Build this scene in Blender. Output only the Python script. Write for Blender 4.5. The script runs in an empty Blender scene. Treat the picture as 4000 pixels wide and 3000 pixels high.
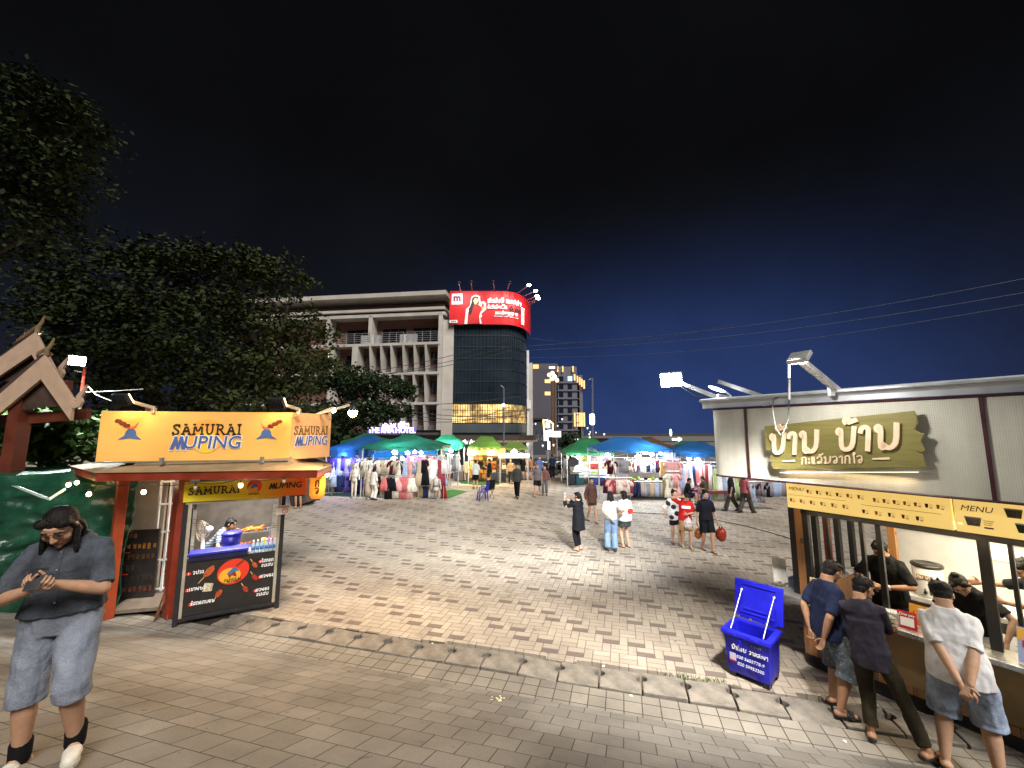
import bpy, bmesh, math, random
from mathutils import Vector, Matrix, noise
from mathutils.bvhtree import BVHTree
import numpy as np
R = math.radians
S = bpy.context.scene
rng = random.Random(7)
# ---------------------------------------------------------------- camera, sky, exposure
HC = 3.3; FPX = 1560.0; TH = math.atan(190/1560)
cd = bpy.data.cameras.new('camera'); cam = bpy.data.objects.new('camera', cd); S.collection.objects.link(cam)
cam.location = (0, 0, HC); cam.rotation_euler = (math.pi/2+TH, 0, 0)
cd.sensor_width = 36; cd.lens = FPX/4000*36; cd.clip_end = 3000; cd.clip_start = .05
S.camera = cam
S.view_settings.view_transform = 'Standard'; S.view_settings.look = 'None'
S.view_settings.exposure = 1.2; EX = .55   # lamps below are set for exposure .35
S.view_settings.gamma = 1
S.cycles.use_denoising = True; S.cycles.max_bounces = 6; S.cycles.diffuse_bounces = 3
S.cycles.transparent_max_bounces = 12; S.cycles.sample_clamp_indirect = 4; S.cycles.caustics_reflective = False; S.cycles.caustics_refractive = False
w = bpy.data.worlds.new('World'); S.world = w; w.use_nodes = True
def build_world():
    N = w.node_tree.nodes; L = w.node_tree.links; N.clear()
    out = N.new('ShaderNodeOutputWorld'); bg = N.new('ShaderNodeBackground'); L.new(bg.outputs[0], out.inputs[0])
    tc = N.new('ShaderNodeTexCoord'); sep = N.new('ShaderNodeSeparateXYZ'); L.new(tc.outputs['Generated'], sep.inputs[0])
    # night sky: nearly black overhead, town glow (deep blue) low down over the street to the north-east
    r1 = N.new('ShaderNodeValToRGB'); L.new(sep.outputs['Z'], r1.inputs[0])
    r1.color_ramp.elements[0].position = 0; r1.color_ramp.elements[0].color = (.0062, .0070, .0115, 1)
    r1.color_ramp.elements[1].position = .55; r1.color_ramp.elements[1].color = (.0014, .00145, .0017, 1)
    e = r1.color_ramp.elements.new(.2); e.color = (.0036, .0042, .0072, 1)
    dot = N.new('ShaderNodeVectorMath'); dot.operation = 'DOT_PRODUCT'; L.new(tc.outputs['Generated'], dot.inputs[0])
    dot.inputs[1].default_value = Vector((.33, .94, .02)).normalized()
    r2 = N.new('ShaderNodeValToRGB'); L.new(dot.outputs['Value'], r2.inputs[0]); r2.color_ramp.interpolation = 'EASE'
    r2.color_ramp.elements[0].position = .74; r2.color_ramp.elements[0].color = (0, 0, 0, 1)
    r2.color_ramp.elements[1].position = 1; r2.color_ramp.elements[1].color = (.0058, .0155, .060, 1)
    r3 = N.new('ShaderNodeMapRange'); r3.interpolation_type = 'SMOOTHSTEP'; L.new(sep.outputs['Z'], r3.inputs[0])
    for i, q in enumerate((.03, .52, 1, 0)): r3.inputs[i+1].default_value = q
    sc_ = N.new('ShaderNodeVectorMath'); sc_.operation = 'SCALE'; L.new(r2.outputs[0], sc_.inputs[0]); L.new(r3.outputs[0], sc_.inputs['Scale'])
    add = N.new('ShaderNodeVectorMath'); add.operation = 'ADD'; L.new(r1.outputs[0], add.inputs[0]); L.new(sc_.outputs[0], add.inputs[1])
    nz = N.new('ShaderNodeTexNoise'); nz.inputs['Scale'].default_value = 2.2; nz.inputs['Detail'].default_value = 7; nz.inputs['Roughness'].default_value = .6; L.new(tc.outputs['Generated'], nz.inputs[0])
    mr = N.new('ShaderNodeMapRange'); L.new(nz.outputs[0], mr.inputs[0])     # thin uneven cloud lit by the town
    for i, q in enumerate((.3, .7, .75, 1.25)): mr.inputs[i+1].default_value = q
    cl = N.new('ShaderNodeVectorMath'); cl.operation = 'SCALE'; L.new(add.outputs[0], cl.inputs[0]); L.new(mr.outputs[0], cl.inputs['Scale']); L.new(cl.outputs[0], bg.inputs[0]); bg.inputs[1].default_value = 1.0
build_world()
# the one sun: very soft fill added to even out the night scene, from behind the viewer
sd_ = bpy.data.lights.new('fill_sun', 'SUN'); sd_.energy = 2.1; sd_.angle = R(25); sd_.color = (1, .96, .91)
so_ = bpy.data.objects.new('fill_sun', sd_); S.collection.objects.link(so_); so_.rotation_euler = Vector((-.32, .62, -.72)).to_track_quat('-Z', 'Y').to_euler()
# ---------------------------------------------------------------- photo pixel -> real place
def ray(px, py):
    r = px-2000; d = py-1500
    return r, FPX*math.cos(TH)+d*math.sin(TH), d*math.cos(TH)-FPX*math.sin(TH)
def G(px, py, z=0):
    r, F, D = ray(px, py); t = (HC-z)/D
    return Vector((r*t, F*t, z))
def W(px, py, y):
    r, F, D = ray(px, py); t = y/F
    return Vector((r*t, y, HC-D*t))
# ---------------------------------------------------------------- materials
MATS = {}
def lin(c):
    if isinstance(c, str):
        c = c.lstrip('#'); c = [int(c[i:i+2], 16)/255 for i in (0, 2, 4)]
        return tuple(((v+.055)/1.055)**2.4 if v > .04045 else v/12.92 for v in c)
    return tuple(c)
def mat(name, col, rough=.6, metal=0, emit=0, ecol=None, var=.25, vscale=6, bump=0, bscale=60, alpha=1, spec=.4, trans=0, sub=0, twosided=False, attr=None, coord='Object'):
    key = name
    if key in MATS: return MATS[key]
    m = bpy.data.materials.new(name); m.use_nodes = True; N = m.node_tree.nodes; L = m.node_tree.links
    b = N['Principled BSDF']; c = lin(col)
    b.inputs['Base Color'].default_value = (*c, 1); b.inputs['Roughness'].default_value = rough; b.inputs['Metallic'].default_value = metal
    b.inputs['Specular IOR Level'].default_value = spec
    if trans: b.inputs['Transmission Weight'].default_value = trans
    if alpha < 1: b.inputs['Alpha'].default_value = alpha
    if emit:
        b.inputs['Emission Color'].default_value = (*(lin(ecol) if ecol else c), 1); b.inputs['Emission Strength'].default_value = emit*EX
    tc = N.new('ShaderNodeTexCoord')
    src = None
    if attr:
        a = N.new('ShaderNodeVertexColor'); a.layer_name = attr; src = a.outputs['Color']
    if var:
        n = N.new('ShaderNodeTexNoise'); n.inputs['Scale'].default_value = vscale; n.inputs['Detail'].default_value = 5; L.new(tc.outputs[coord], n.inputs[0])
        mr = N.new('ShaderNodeMapRange'); mr.inputs[1].default_value = .3; mr.inputs[2].default_value = .7; mr.inputs[3].default_value = 1-var; mr.inputs[4].default_value = 1+var*.6
        L.new(n.outputs[0], mr.inputs[0])
        mx = N.new('ShaderNodeMix'); mx.data_type = 'RGBA'; mx.blend_type = 'MULTIPLY'; mx.inputs[0].default_value = 1
        mx.inputs[6].default_value = (*c, 1); L.new(mr.outputs[0], mx.inputs[7])
        if src: L.new(src, mx.inputs[6])
        src = mx.outputs[2]
        rr = N.new('ShaderNodeMapRange'); rr.inputs[1].default_value = .3; rr.inputs[2].default_value = .7; rr.inputs[3].default_value = max(0, rough-.12); rr.inputs[4].default_value = min(1, rough+.12)
        L.new(n.outputs[0], rr.inputs[0]); L.new(rr.outputs[0], b.inputs['Roughness'])
    if src: L.new(src, b.inputs['Base Color'])
    if bump:
        n2 = N.new('ShaderNodeTexNoise'); n2.inputs['Scale'].default_value = bscale; n2.inputs['Detail'].default_value = 4; L.new(tc.outputs[coord], n2.inputs[0])
        bp = N.new('ShaderNodeBump'); bp.inputs['Strength'].default_value = bump; bp.inputs['Distance'].default_value = .02
        L.new(n2.outputs[0], bp.inputs['Height']); L.new(bp.outputs[0], b.inputs['Normal'])
    MATS[key] = m; return m
def cloth(name, col, **k):
    k.setdefault('rough', .85); k.setdefault('var', .22); k.setdefault('bump', .5); k.setdefault('bscale', 14); k.setdefault('spec', .15); k.setdefault('vscale', 9)
    return mat('cloth_'+name, col, **k)
def lampmat(name, col, strength):
    return mat('glow_'+name, (0.8, .8, .8), emit=strength, ecol=col, var=0)
# ---------------------------------------------------------------- mesh builder
class MB:
    def __init__(s): s.v = []; s.f = []; s.smooth = False
    def add(s, vs, fs):
        o = len(s.v); s.v += [Vector(v) for v in vs]; s.f += [tuple(i+o for i in f) for f in fs]; return s
    def box(s, c, d, rz=0, M=None):
        x, y, z = d[0]/2, d[1]/2, d[2]/2
        P = [Vector((a*x, b*y, e*z)) for e in (-1, 1) for b in (-1, 1) for a in (-1, 1)]
        Rm = M if M is not None else Matrix.Rotation(rz, 3, 'Z')
        P = [Rm @ p + Vector(c) for p in P]
        return s.add(P, [(0, 2, 3, 1), (4, 5, 7, 6), (0, 1, 5, 4), (2, 6, 7, 3), (0, 4, 6, 2), (1, 3, 7, 5)])
    def beam(s, a, b, w, h=None, up=(0, 0, 1)):
        a = Vector(a); b = Vector(b); d = (b-a); l = d.length; d.normalize(); h = h or w
        u = Vector(up); x = d.cross(u)
        if x.length < 1e-4: x = d.cross(Vector((0, 1, 0)))
        x.normalize(); u = x.cross(d)
        M = Matrix((x, d, u)).transposed()
        return s.box((a+b)/2, (w, l, h), M=M)
    def quad(s, a, b, c, d): return s.add([a, b, c, d], [(0, 1, 2, 3)])
    def poly(s, pts): return s.add(pts, [tuple(range(len(pts)))])
    def prism(s, pts, vec):
        n = len(pts); v = Vector(vec); P = [Vector(p) for p in pts]; P2 = [p+v for p in P]
        return s.add(P+P2, [tuple(range(n-1, -1, -1)), tuple(range(n, 2*n))]+[(i, (i+1) % n, n+(i+1) % n, n+i) for i in range(n)])
    def loft(s, secs, cap=True):
        """secs: list of rings (equal length lists of points)"""
        n = len(secs[0]); o = []
        for r in secs: o += r
        fs = []
        for k in range(len(secs)-1):
            for i in range(n): fs.append((k*n+i, k*n+(i+1) % n, (k+1)*n+(i+1) % n, (k+1)*n+i))
        if cap: fs += [tuple(range(n-1, -1, -1)), tuple(range((len(secs)-1)*n, len(secs)*n))]
        return s.add(o, fs)
    def tube(s, pts, r, n=8, cap=True):
        P = [Vector(p) for p in pts]; secs = []; up = Vector((0, 0, 1))
        rr = r if isinstance(r, (list, tuple)) else [r]*len(P)
        px = None
        for i, p in enumerate(P):
            d = (P[min(i+1, len(P)-1)]-P[max(i-1, 0)]).normalized()
            if px is None:
                x = d.cross(up)
                if x.length < .05: x = d.cross(Vector((0, 1, 0)))
            else: x = px-d*px.dot(d)
            x.normalize(); px = x; y = d.cross(x)
            secs.append([p+(x*math.cos(2*math.pi*k/n)+y*math.sin(2*math.pi*k/n))*rr[i] for k in range(n)])
        return s.loft(secs, cap)
    def lathe(s, prof, c=(0, 0, 0), n=16, M=None):
        c = Vector(c); M = M or Matrix.Identity(3)
        return s.loft([[M @ Vector((r*math.cos(2*math.pi*k/n), r*math.sin(2*math.pi*k/n), z))+c for k in range(n)] for r, z in prof])
    def ball(s, c, r, n=12, m=8, M=None):
        if not isinstance(r, (tuple, list)): r = (r, r, r)
        M = M or Matrix.Identity(3); c = Vector(c); secs = []
        for j in range(m+1):
            a = -math.pi/2+math.pi*(j+.02 if j == 0 else j-.02 if j == m else j)/m
            secs.append([M @ Vector((r[0]*math.cos(a)*math.cos(2*math.pi*k/n), r[1]*math.cos(a)*math.sin(2*math.pi*k/n), r[2]*math.sin(a)))+c for k in range(n)])
        return s.loft(secs)
    def cap(s, a, b, ra, rb, n=12, sx=1.0, side=None):
        """rounded cone from a to b; sx flattens across side"""
        a = Vector(a); b = Vector(b); d = b-a; L = d.length
        d = d/L if L > 1e-6 else Vector((0, 0, 1))
        x = Vector(side) if side is not None else d.cross(Vector((0, 0, 1)))
        x = x-d*x.dot(d)
        if x.length < .05: x = d.cross(Vector((0, 1, 0)))
        x.normalize(); y = d.cross(x); secs = []
        def ring(p, r): return [p+x*(r*sx*math.cos(2*math.pi*k/n))+y*(r*math.sin(2*math.pi*k/n)) for k in range(n)]
        for t in (88, 60, 30): secs.append(ring(a-d*(ra*math.sin(R(t))), ra*math.cos(R(t))))
        secs += [ring(a, ra), ring(b, rb)]
        for t in (30, 60, 88): secs.append(ring(b+d*(rb*math.sin(R(t))), rb*math.cos(R(t))))
        return s.loft(secs)
    def merge(s, o, M=None): return s.add([M @ v for v in o.v] if M is not None else o.v, o.f)
    def xform(s, M): s.v = [M @ v for v in s.v]; return s
    def mesh(s, name, smooth=None):
        me = bpy.data.meshes.new(name); me.from_pydata([tuple(v) for v in s.v], [], s.f); me.update()
        if smooth if smooth is not None else s.smooth:
            me.polygons.foreach_set('use_smooth', [True]*len(me.polygons))
        return me
    def build(s, name, m, parent=None, world=False, smooth=None, bevel=0, fixn=True):
        if world and parent is not None:
            inv = mw(parent).inverted(); s.v = [inv @ v for v in s.v]
        me = s.mesh(name, smooth)
        if fixn or bevel:
            bm = bmesh.new(); bm.from_mesh(me)
            if fixn: bmesh.ops.recalc_face_normals(bm, faces=bm.faces)
            if bevel:
                es = [e for e in bm.edges if len(e.link_faces) == 2 and e.calc_face_angle(0) > .6]
                bmesh.ops.bevel(bm, geom=es, offset=bevel, segments=2, affect='EDGES', profile=.6)
            bm.to_mesh(me); bm.free()
        if m: me.materials.append(m)
        return link(name, me, parent)
def link(name, me, parent=None):
    o = bpy.data.objects.new(name, me); S.collection.objects.link(o)
    if parent is not None: o.parent = parent
    return o
def mw(o):
    M = o.matrix_basis.copy() if False else Matrix.LocRotScale(o.location, o.rotation_euler, o.scale)
    return mw(o.parent) @ M if o.parent else M
def tag(o, label=None, cat=None, group=None, kind=None):
    if label: o['label'] = label
    if cat: o['category'] = cat
    if group: o['group'] = group
    if kind: o['kind'] = kind
    return o
def thing(name, label, cat, loc=(0, 0, 0), rz=0, group=None):
    o = bpy.data.objects.new(name, None); S.collection.objects.link(o); o.empty_display_size = .2
    o.location = loc; o.rotation_euler = (0, 0, rz); return tag(o, label, cat, group)
def copy_tree(o, parent=None):
    c = o.copy(); S.collection.objects.link(c); c.parent = parent
    for ch in o.children: copy_tree(ch, c)
    return c
def setmat(o, m):
    o.material_slots[0].link = 'OBJECT'; o.material_slots[0].material = m; return o
def light(name, kind, loc, power, col=(1, 1, 1), size=.2, target=None, spot=120, blend=.5, parent=None, sizey=None, spread=None):
    ld = bpy.data.lights.new(name, kind); ld.energy = power*EX; ld.color = col
    if kind == 'AREA':
        ld.size = size
        if sizey: ld.shape = 'RECTANGLE'; ld.size_y = sizey
        if spread: ld.spread = R(spread)
    else: ld.shadow_soft_size = size
    if kind == 'SPOT': ld.spot_size = R(spot); ld.spot_blend = blend
    o = bpy.data.objects.new(name, ld); S.collection.objects.link(o); o.location = loc
    if target is not None: o.rotation_euler = (Vector(target)-Vector(loc)).to_track_quat('-Z', 'Y').to_euler()
    if parent is not None:
        o.parent = parent; o.matrix_parent_inverse = mw(parent).inverted()
    return o
# ---------------------------------------------------------------- writing
def text_mesh(txt, size=1, weight=0, depth=.004, shear=0, spacing=1, align='CENTER'):
    cu = bpy.data.curves.new('t', 'FONT'); cu.body = txt; cu.size = size; cu.offset = weight; cu.extrude = depth; cu.shear = shear; cu.space_character = spacing
    cu.align_x = align; cu.align_y = 'CENTER'; cu.resolution_u = 3
    ob = bpy.data.objects.new('t', cu); TMP.collection.objects.link(ob); TMP.view_layers[0].update()
    me = bpy.data.meshes.new_from_object(ob.evaluated_get(TMP.view_layers[0].depsgraph))
    b = MB(); b.v = [v.co.copy() for v in me.vertices]; b.f = [tuple(p.vertices) for p in me.polygons]
    bpy.data.objects.remove(ob); bpy.data.curves.remove(cu); bpy.data.meshes.remove(me); return b
TMP = bpy.data.scenes.new('workbench')
def frame(o, x, up):
    """matrix whose x runs along x, y along up, z out of the face"""
    x = Vector(x).normalized(); up = Vector(up); up = (up-x*up.dot(x)).normalized(); z = x.cross(up)
    M = Matrix((x, up, z)).transposed().to_4x4(); M.translation = Vector(o); return M
LAO = {  # hand-drawn letter strokes, unit height
 'ບ': (.8, [[(.16, .72), (.05, .8), (.1, .95), (.22, .92), (.22, .3), (.3, .06), (.55, .06), (.7, .25), (.74, .97)]]),
 'ນ': (.85, [[(.14, .74), (.04, .82), (.1, .96), (.22, .9), (.22, .1), (.3, .02), (.38, .14), (.28, .2)], [(.36, .14), (.5, .02), (.68, .1), (.78, .3), (.78, .97)]]),
 'າ': (.45, [[(.05, .75), (.08, .9), (.2, .97), (.34, .9), (.36, .7), (.34, .0)]]),
 'ມ': (.85, [[(.14, .74), (.04, .82), (.1, .96), (.22, .9), (.22, .25), (.12, .08), (.22, 0), (.32, .1), (.6, .1), (.76, .3), (.78, .97)]]),
 'ກ': (.7, [[(.1, 0), (.1, .4), (.22, .55), (.08, .7), (.16, .92), (.4, .98), (.6, .85), (.6, 0)]]),
 'ລ': (.75, [[(.08, .75), (.2, .95), (.5, .95), (.62, .75), (.6, 0), (.45, .3), (.2, .3), (.12, .12), (.22, 0), (.35, .1), (.3, .28)]]),
 'ວ': (.65, [[(.06, .8), (.22, .97), (.45, .92), (.55, .7), (.52, .2), (.36, .02), (.2, .08), (.22, .24), (.36, .2)]]),
 'ຈ': (.68, [[(.06, .82), (.25, .97), (.5, .88), (.58, .5), (.5, .1), (.3, 0), (.2, .2), (.3, .45), (.45, .4)]]),
 'ໃ': (.4, [[(.3, 0), (.25, .9), (.15, 1.2), (.28, 1.4), (.4, 1.25), (.3, 1.12)]]),
 'ແ': (.5, [[(.1, .95), (.1, .1), (.2, 0)], [(.32, .95), (.32, .1), (.42, 0)]]),
 'ະ': (.35, [[(.1, .65), (.2, .75), (.25, .6), (.14, .55)], [(.1, .2), (.2, .3), (.25, .15), (.14, .1)]]),
 'ດ': (.7, [[(.12, 0), (.08, .6), (.2, .92), (.45, .95), (.6, .7), (.6, 0)], [(.28, .3), (.4, .4), (.45, .2), (.3, .2)]]),
 'ອ': (.68, [[(.5, .9), (.25, .97), (.08, .7), (.08, .25), (.3, .02), (.55, .2), (.56, .5), (.4, .6), (.28, .45)]]),
 'ຂ': (.7, [[(.1, .8), (.2, .95), (.3, .8), (.2, .7), (.15, .2), (.35, .02), (.58, .2), (.6, .95)]]),
 'ສ': (.75, [[(.08, .7), (.25, .9), (.5, .88), (.62, .6), (.6, 0), (.45, .3), (.2, .35), (.1, .15), (.3, .05)], [(.55, .85), (.75, 1.05)]]),
 'ງ': (.55, [[(.1, .85), (.25, .97), (.42, .85), (.4, .2), (.28, .02), (.05, .4)]]),
 'ຫ': (.9, [[(.1, .95), (.12, .1), (.3, .6), (.45, .65), (.5, .1), (.62, .0), (.72, .3), (.78, .9), (.66, .95)]]),
 'ທ': (.85, [[(.06, .85), (.16, .95), (.24, .85), (.22, 0), (.4, .7), (.6, .9), (.7, .6), (.7, 0)]]),
 'ປ': (.8, [[(.16, .72), (.05, .8), (.1, .95), (.22, .92), (.22, .3), (.3, .06), (.55, .06), (.7, .25), (.74, 1.25)]]),
 'ເ': (.28, [[(.1, .95), (.1, .1), (.2, 0)]]), 'ໂ': (.35, [[(.2, 0), (.2, 1.1), (.05, 1.3), (.3, 1.35)]]),
 'ຕ': (.7, [[(.12, 0), (.08, .6), (.2, .92), (.33, .8), (.45, .95), (.6, .7), (.6, 0)], [(.28, .3), (.4, .4), (.45, .2), (.3, .2)]]),
 'ຍ': (.8, [[(.16, .72), (.05, .8), (.1, .95), (.22, .92), (.22, .3), (.3, .06), (.55, .06), (.7, .25), (.72, .6), (.55, .7), (.5, .55)]]),
 '້': (0, [[(-.55, 1.2), (-.62, 1.3), (-.5, 1.42), (-.42, 1.3), (-.55, 1.18), (-.15, 1.28)]]), '່': (0, [[(-.35, 1.2), (-.35, 1.4)]]),
 'ິ': (0, [[(-.6, 1.12), (-.4, 1.35), (-.15, 1.3), (-.1, 1.12), (-.6, 1.12)]]), 'ັ': (0, [[(-.5, 1.15), (-.55, 1.3), (-.35, 1.15), (-.1, 1.35)]]), 'ຸ': (0, [[(-.3, -.15), (-.2, -.2), (-.2, -.45)]]),
 'ໍ': (0, [[(-.4, 1.2), (-.3, 1.3), (-.2, 1.2), (-.3, 1.1), (-.4, 1.2)]]), ' ': (.5, []), '-': (.5, [[(.05, .5), (.45, .5)]]), '~': (.6, [[(.05, .45), (.2, .58), (.38, .45), (.52, .56)]]),
 'S': (.72, [[(.58, .78), (.52, .93), (.3, .97), (.12, .85), (.14, .66), (.5, .4), (.58, .2), (.42, .02), (.2, .02), (.08, .2)], [(.58, .97), (.58, .76)], [(.08, .02), (.08, .22)]]),
 'A': (.85, [[(.1, .02), (.4, .98), (.72, .02)], [(.2, .36), (.58, .36)], [(0, .02), (.24, .02)], [(.58, .02), (.84, .02)], [(.22, .98), (.4, .98)]]),
 'M': (1.0, [[(.12, .02), (.16, .98), (.46, .15), (.78, .98), (.84, .02)], [(.02, .02), (.25, .02)], [(.72, .02), (.96, .02)], [(.05, .98), (.2, .98)], [(.75, .98), (.9, .98)]]),
 'U': (.85, [[(.15, .98), (.15, .3), (.28, .05), (.5, .05), (.65, .3), (.65, .98)], [(.02, .98), (.28, .98)], [(.54, .98), (.78, .98)]]),
 'R': (.85, [[(.15, .02), (.15, .98), (.5, .95), (.62, .75), (.5, .52), (.15, .5)], [(.38, .5), (.72, .02)], [(.02, .02), (.28, .02)], [(.02, .98), (.16, .98)], [(.68, .02), (.84, .02)]]),
 'I': (.42, [[(.18, .02), (.18, .98)], [(.05, .02), (.31, .02)], [(.05, .98), (.31, .98)]]),
}
def strokes(txt, h=1, wd=.12, depth=.01, slant=0, gap=.12, M=None, wob=0):
    """letters drawn with a flat brush, centred on the origin of M's xy plane"""
    b = MB(); x = 0; lines = []
    for ch in txt:
        a, st = LAO.get(ch, LAO['ວ'])
        for l in st: lines.append([(x+p[0], p[1]) for p in l])
        x += a+(gap if a else 0)
    W2 = x/2
    for l in lines:
        pts = [Vector(((p[0]-W2+slant*(p[1]-.5))*h, (p[1]-.5)*h, 0)) for p in l]
        # round the corners once (Chaikin)
        if len(pts) > 2 and pts[0] != pts[-1]:
            q = [pts[0]]
            for i in range(len(pts)-1): q += [pts[i]*.75+pts[i+1]*.25, pts[i]*.25+pts[i+1]*.75]
            pts = q+[pts[-1]]
        n = len(pts); le = []; ri = []
        for i, p in enumerate(pts):
            d = (pts[min(i+1, n-1)]-pts[max(i-1, 0)])
            d = d.normalized() if d.length > 1e-6 else Vector((1, 0, 0)); nn = Vector((-d.y, d.x, 0))*(wd*h/2)
            if i == 0: p = p-d*wd*h*.3
            if i == n-1: p = p+d*wd*h*.3
            le.append(p+nn); ri.append(p-nn)
        z = Vector((0, 0, depth)); o = Vector((0, 0, -depth))
        V = []
        for i in range(n): V += [le[i]+z, ri[i]+z, le[i]+o, ri[i]+o]
        F = []
        for i in range(n-1):
            k = 4*i; F += [(k, k+1, k+5, k+4), (k+2, k+6, k+7, k+3), (k, k+4, k+6, k+2), (k+1, k+3, k+7, k+5)]
        F += [(0, 2, 3, 1), (4*n-4, 4*n-3, 4*n-1, 4*n-2)]
        b.add(V, F)
    if M is not None: b.xform(M)
    return b
def disc(c, r, M=None, n=24, ry=None, depth=.004):
    ry = ry or r
    b = MB(); b.prism([Vector((c[0]+r*math.cos(2*math.pi*k/n), c[1]+ry*math.sin(2*math.pi*k/n), 0)) for k in range(n)], (0, 0, depth))
    return b.xform(M) if M is not None else b
def flat(pts, M, depth=.004):
    b = MB(); b.prism([Vector((p[0], p[1], 0)) for p in pts], (0, 0, depth)); return b.xform(M)
# ---------------------------------------------------------------- people
def remesh(b, vox, sm=3, fac=.5, mesh_name='body'):
    me = b.mesh('t'); bm = bmesh.new(); bm.from_mesh(me); bmesh.ops.recalc_face_normals(bm, faces=bm.faces); bm.to_mesh(me); bm.free()
    ob = bpy.data.objects.new('t', me); TMP.collection.objects.link(ob)
    m = ob.modifiers.new('r', 'REMESH'); m.mode = 'VOXEL'; m.voxel_size = vox; m.adaptivity = 0
    if sm: s = ob.modifiers.new('s', 'SMOOTH'); s.factor = fac; s.iterations = sm
    TMP.view_layers[0].update()
    out = bpy.data.meshes.new_from_object(ob.evaluated_get(TMP.view_layers[0].depsgraph)); out.name = mesh_name
    bpy.data.objects.remove(ob); bpy.data.meshes.remove(me)
    out.polygons.foreach_set('use_smooth', [True]*len(out.polygons)); return out
def arr(me):
    a = np.empty(len(me.vertices)*3, np.float32); me.vertices.foreach_get('co', a); a = a.reshape(-1, 3)
    f = [tuple(p.vertices) for p in me.polygons]; return a, f
def wrinkle(me, amp, sc, seed=0, amp2=0, sc2=1):
    nv = [v.normal.copy() for v in me.vertices]
    for v, n in zip(me.vertices, nv):
        p = v.co
        d = noise.noise(Vector((p.x*sc+seed, p.y*sc, p.z*sc*.55)))*amp
        d += noise.noise(Vector((p.x*sc*2.6+seed, p.y*sc*2.6, p.z*sc*1.3+5)))*amp*.45
        v.co = p+n*d
    me.update()
    return me
# --- head template: faces +Y, centre of the skull at the origin, chin at -.108, crown at .112
def head_template(vox):
    b = MB()
    b.ball((0, -.012, .026), (.076, .094, .088), 20, 14)
    for z0, r0, z1, r1 in (((0, .018, .0), (.068, .074), (0, .026, -.052), (.058, .062)),):
        pass
    def ring(z, rx, ry, cy): return [Vector((rx*math.cos(2*math.pi*k/20), cy+ry*math.sin(2*math.pi*k/20), z)) for k in range(20)]
    b.loft([ring(.06, .064, .07, .012), ring(.03, .071, .078, .013), ring(-.01, .070, .074, .018), ring(-.045, .064, .066, .024), ring(-.075, .052, .054, .034), ring(-.098, .034, .036, .046), ring(-.108, .016, .018, .054)])
    b.cap((0, .088, .012), (0, .106, -.024), .008, .0125, 10)
    for s in (-1, 1):
        b.ball((s*.011, .095, -.029), .0095, 8, 6)
        b.cap((s*.05, .07, .031), (s*.016, .086, .026), .0085, .0075, 8)
        b.ball((s*.031, .077, .008), (.015, .011, .009), 10, 8)
        b.ball((s*.044, .058, -.026), .027, 10, 8)
        b.ball((s*.077, -.006, -.004), (.010, .020, .031), 10, 8)
    b.cap((-.018, .084, -.058), (.018, .084, -.058), .0065, .0065, 8)
    b.cap((-.015, .083, -.068), (.015, .083, -.068), .0075, .0075, 8)
    b.ball((0, .078, -.094), .018, 8, 6)
    b.cap((0, -.022, -.05), (0, -.04, -.17), .054, .058, 14)
    me = remesh(b, vox, 2 if vox < .006 else 1)
    return arr(me)
# --- hand templates: wrist at origin, fingers along +Y, palm faces -Z, thumb on +X (a right hand seen from its back, fingers up)
def hand_template(curl, spread=1.0, thumb=0.5, vox=.0042):
    b = MB()
    def ring(y, rx, rz, cx=0, cz=0): return [Vector((cx+rx*math.cos(2*math.pi*k/14), y, cz+rz*math.sin(2*math.pi*k/14))) for k in range(14)]
    b.loft([ring(-.035, .024, .019), ring(0, .025, .018), ring(.03, .034, .016), ring(.065, .040, .0145), ring(.088, .039, .012)])
    for i, (x, l, r) in enumerate(((.029, .066, .0088), (.0095, .074, .009), (-.0105, .069, .0087), (-.029, .053, .0075))):
        p = Vector((x, .08, 0)); a = 0; sp = (x*1.6)*spread
        for s, frac in enumerate((.45, .31, .24)):
            a += R(curl[s]*(1+.08*i)); d = Vector((math.sin(sp), math.cos(sp)*math.cos(a), -math.sin(a))).normalized(); q = p+d*l*frac
            b.cap(p, q, r*(1-.1*s), r*(.92-.1*s), 8); p = q
    p = Vector((.022, .018, -.004)); t = thumb
    for l, r, d in ((.042, .0125, Vector((.75, .62, -.35*t))), (.032, .0105, Vector((.45, .8, -.6*t))), (.026, .009, Vector((.1, .9, -.75*t)))):
        q = p+d.normalized()*l; b.cap(p, q, r, r*.92, 8); p = q
    return arr(remesh(b, vox, 2, .4))
HEADS = {'fine': head_template(.0045), 'mid': head_template(.0075), 'far': head_template(.011)}
HANDS = {'relaxed': hand_template((18, 22, 16)), 'grip': hand_template((55, 62, 40), .4, 1.1), 'flat': hand_template((4, 8, 6), .6, .3), 'hold': hand_template((32, 48, 34), .5, .9)}
HANDS_LO = {k: hand_template(c, s, t, .0075) for k, (c, s, t) in dict(relaxed=((18, 22, 16), 1, .5), grip=((55, 62, 40), .4, 1.1), flat=((4, 8, 6), .6, .3), hold=((32, 48, 34), .5, .9)).items()}
def skinmat():
    m = mat('skin', (.4, .22, .14), rough=.52, var=.10, vscale=25, attr='tone', spec=.35, bump=.12, bscale=90)
    b = m.node_tree.nodes['Principled BSDF']
    b.inputs['Subsurface Weight'].default_value = .06; b.inputs['Subsurface Radius'].default_value = (.012, .005, .003)
    return m
def ik(a, t, l1, l2, hint):
    a = Vector(a); t = Vector(t); d = t-a; L = min(d.length, (l1+l2)*.999); u = d.normalized()
    x = (l1*l1-l2*l2+L*L)/(2*L); h = math.sqrt(max(0, l1*l1-x*x))
    hv = Vector(hint); hv = hv-u*hv.dot(u)
    if hv.length < 1e-4: hv = Vector((1, 0, 0))
    return a+u*x+hv.normalized()*h, a+u*L
HAIRM = None
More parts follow.
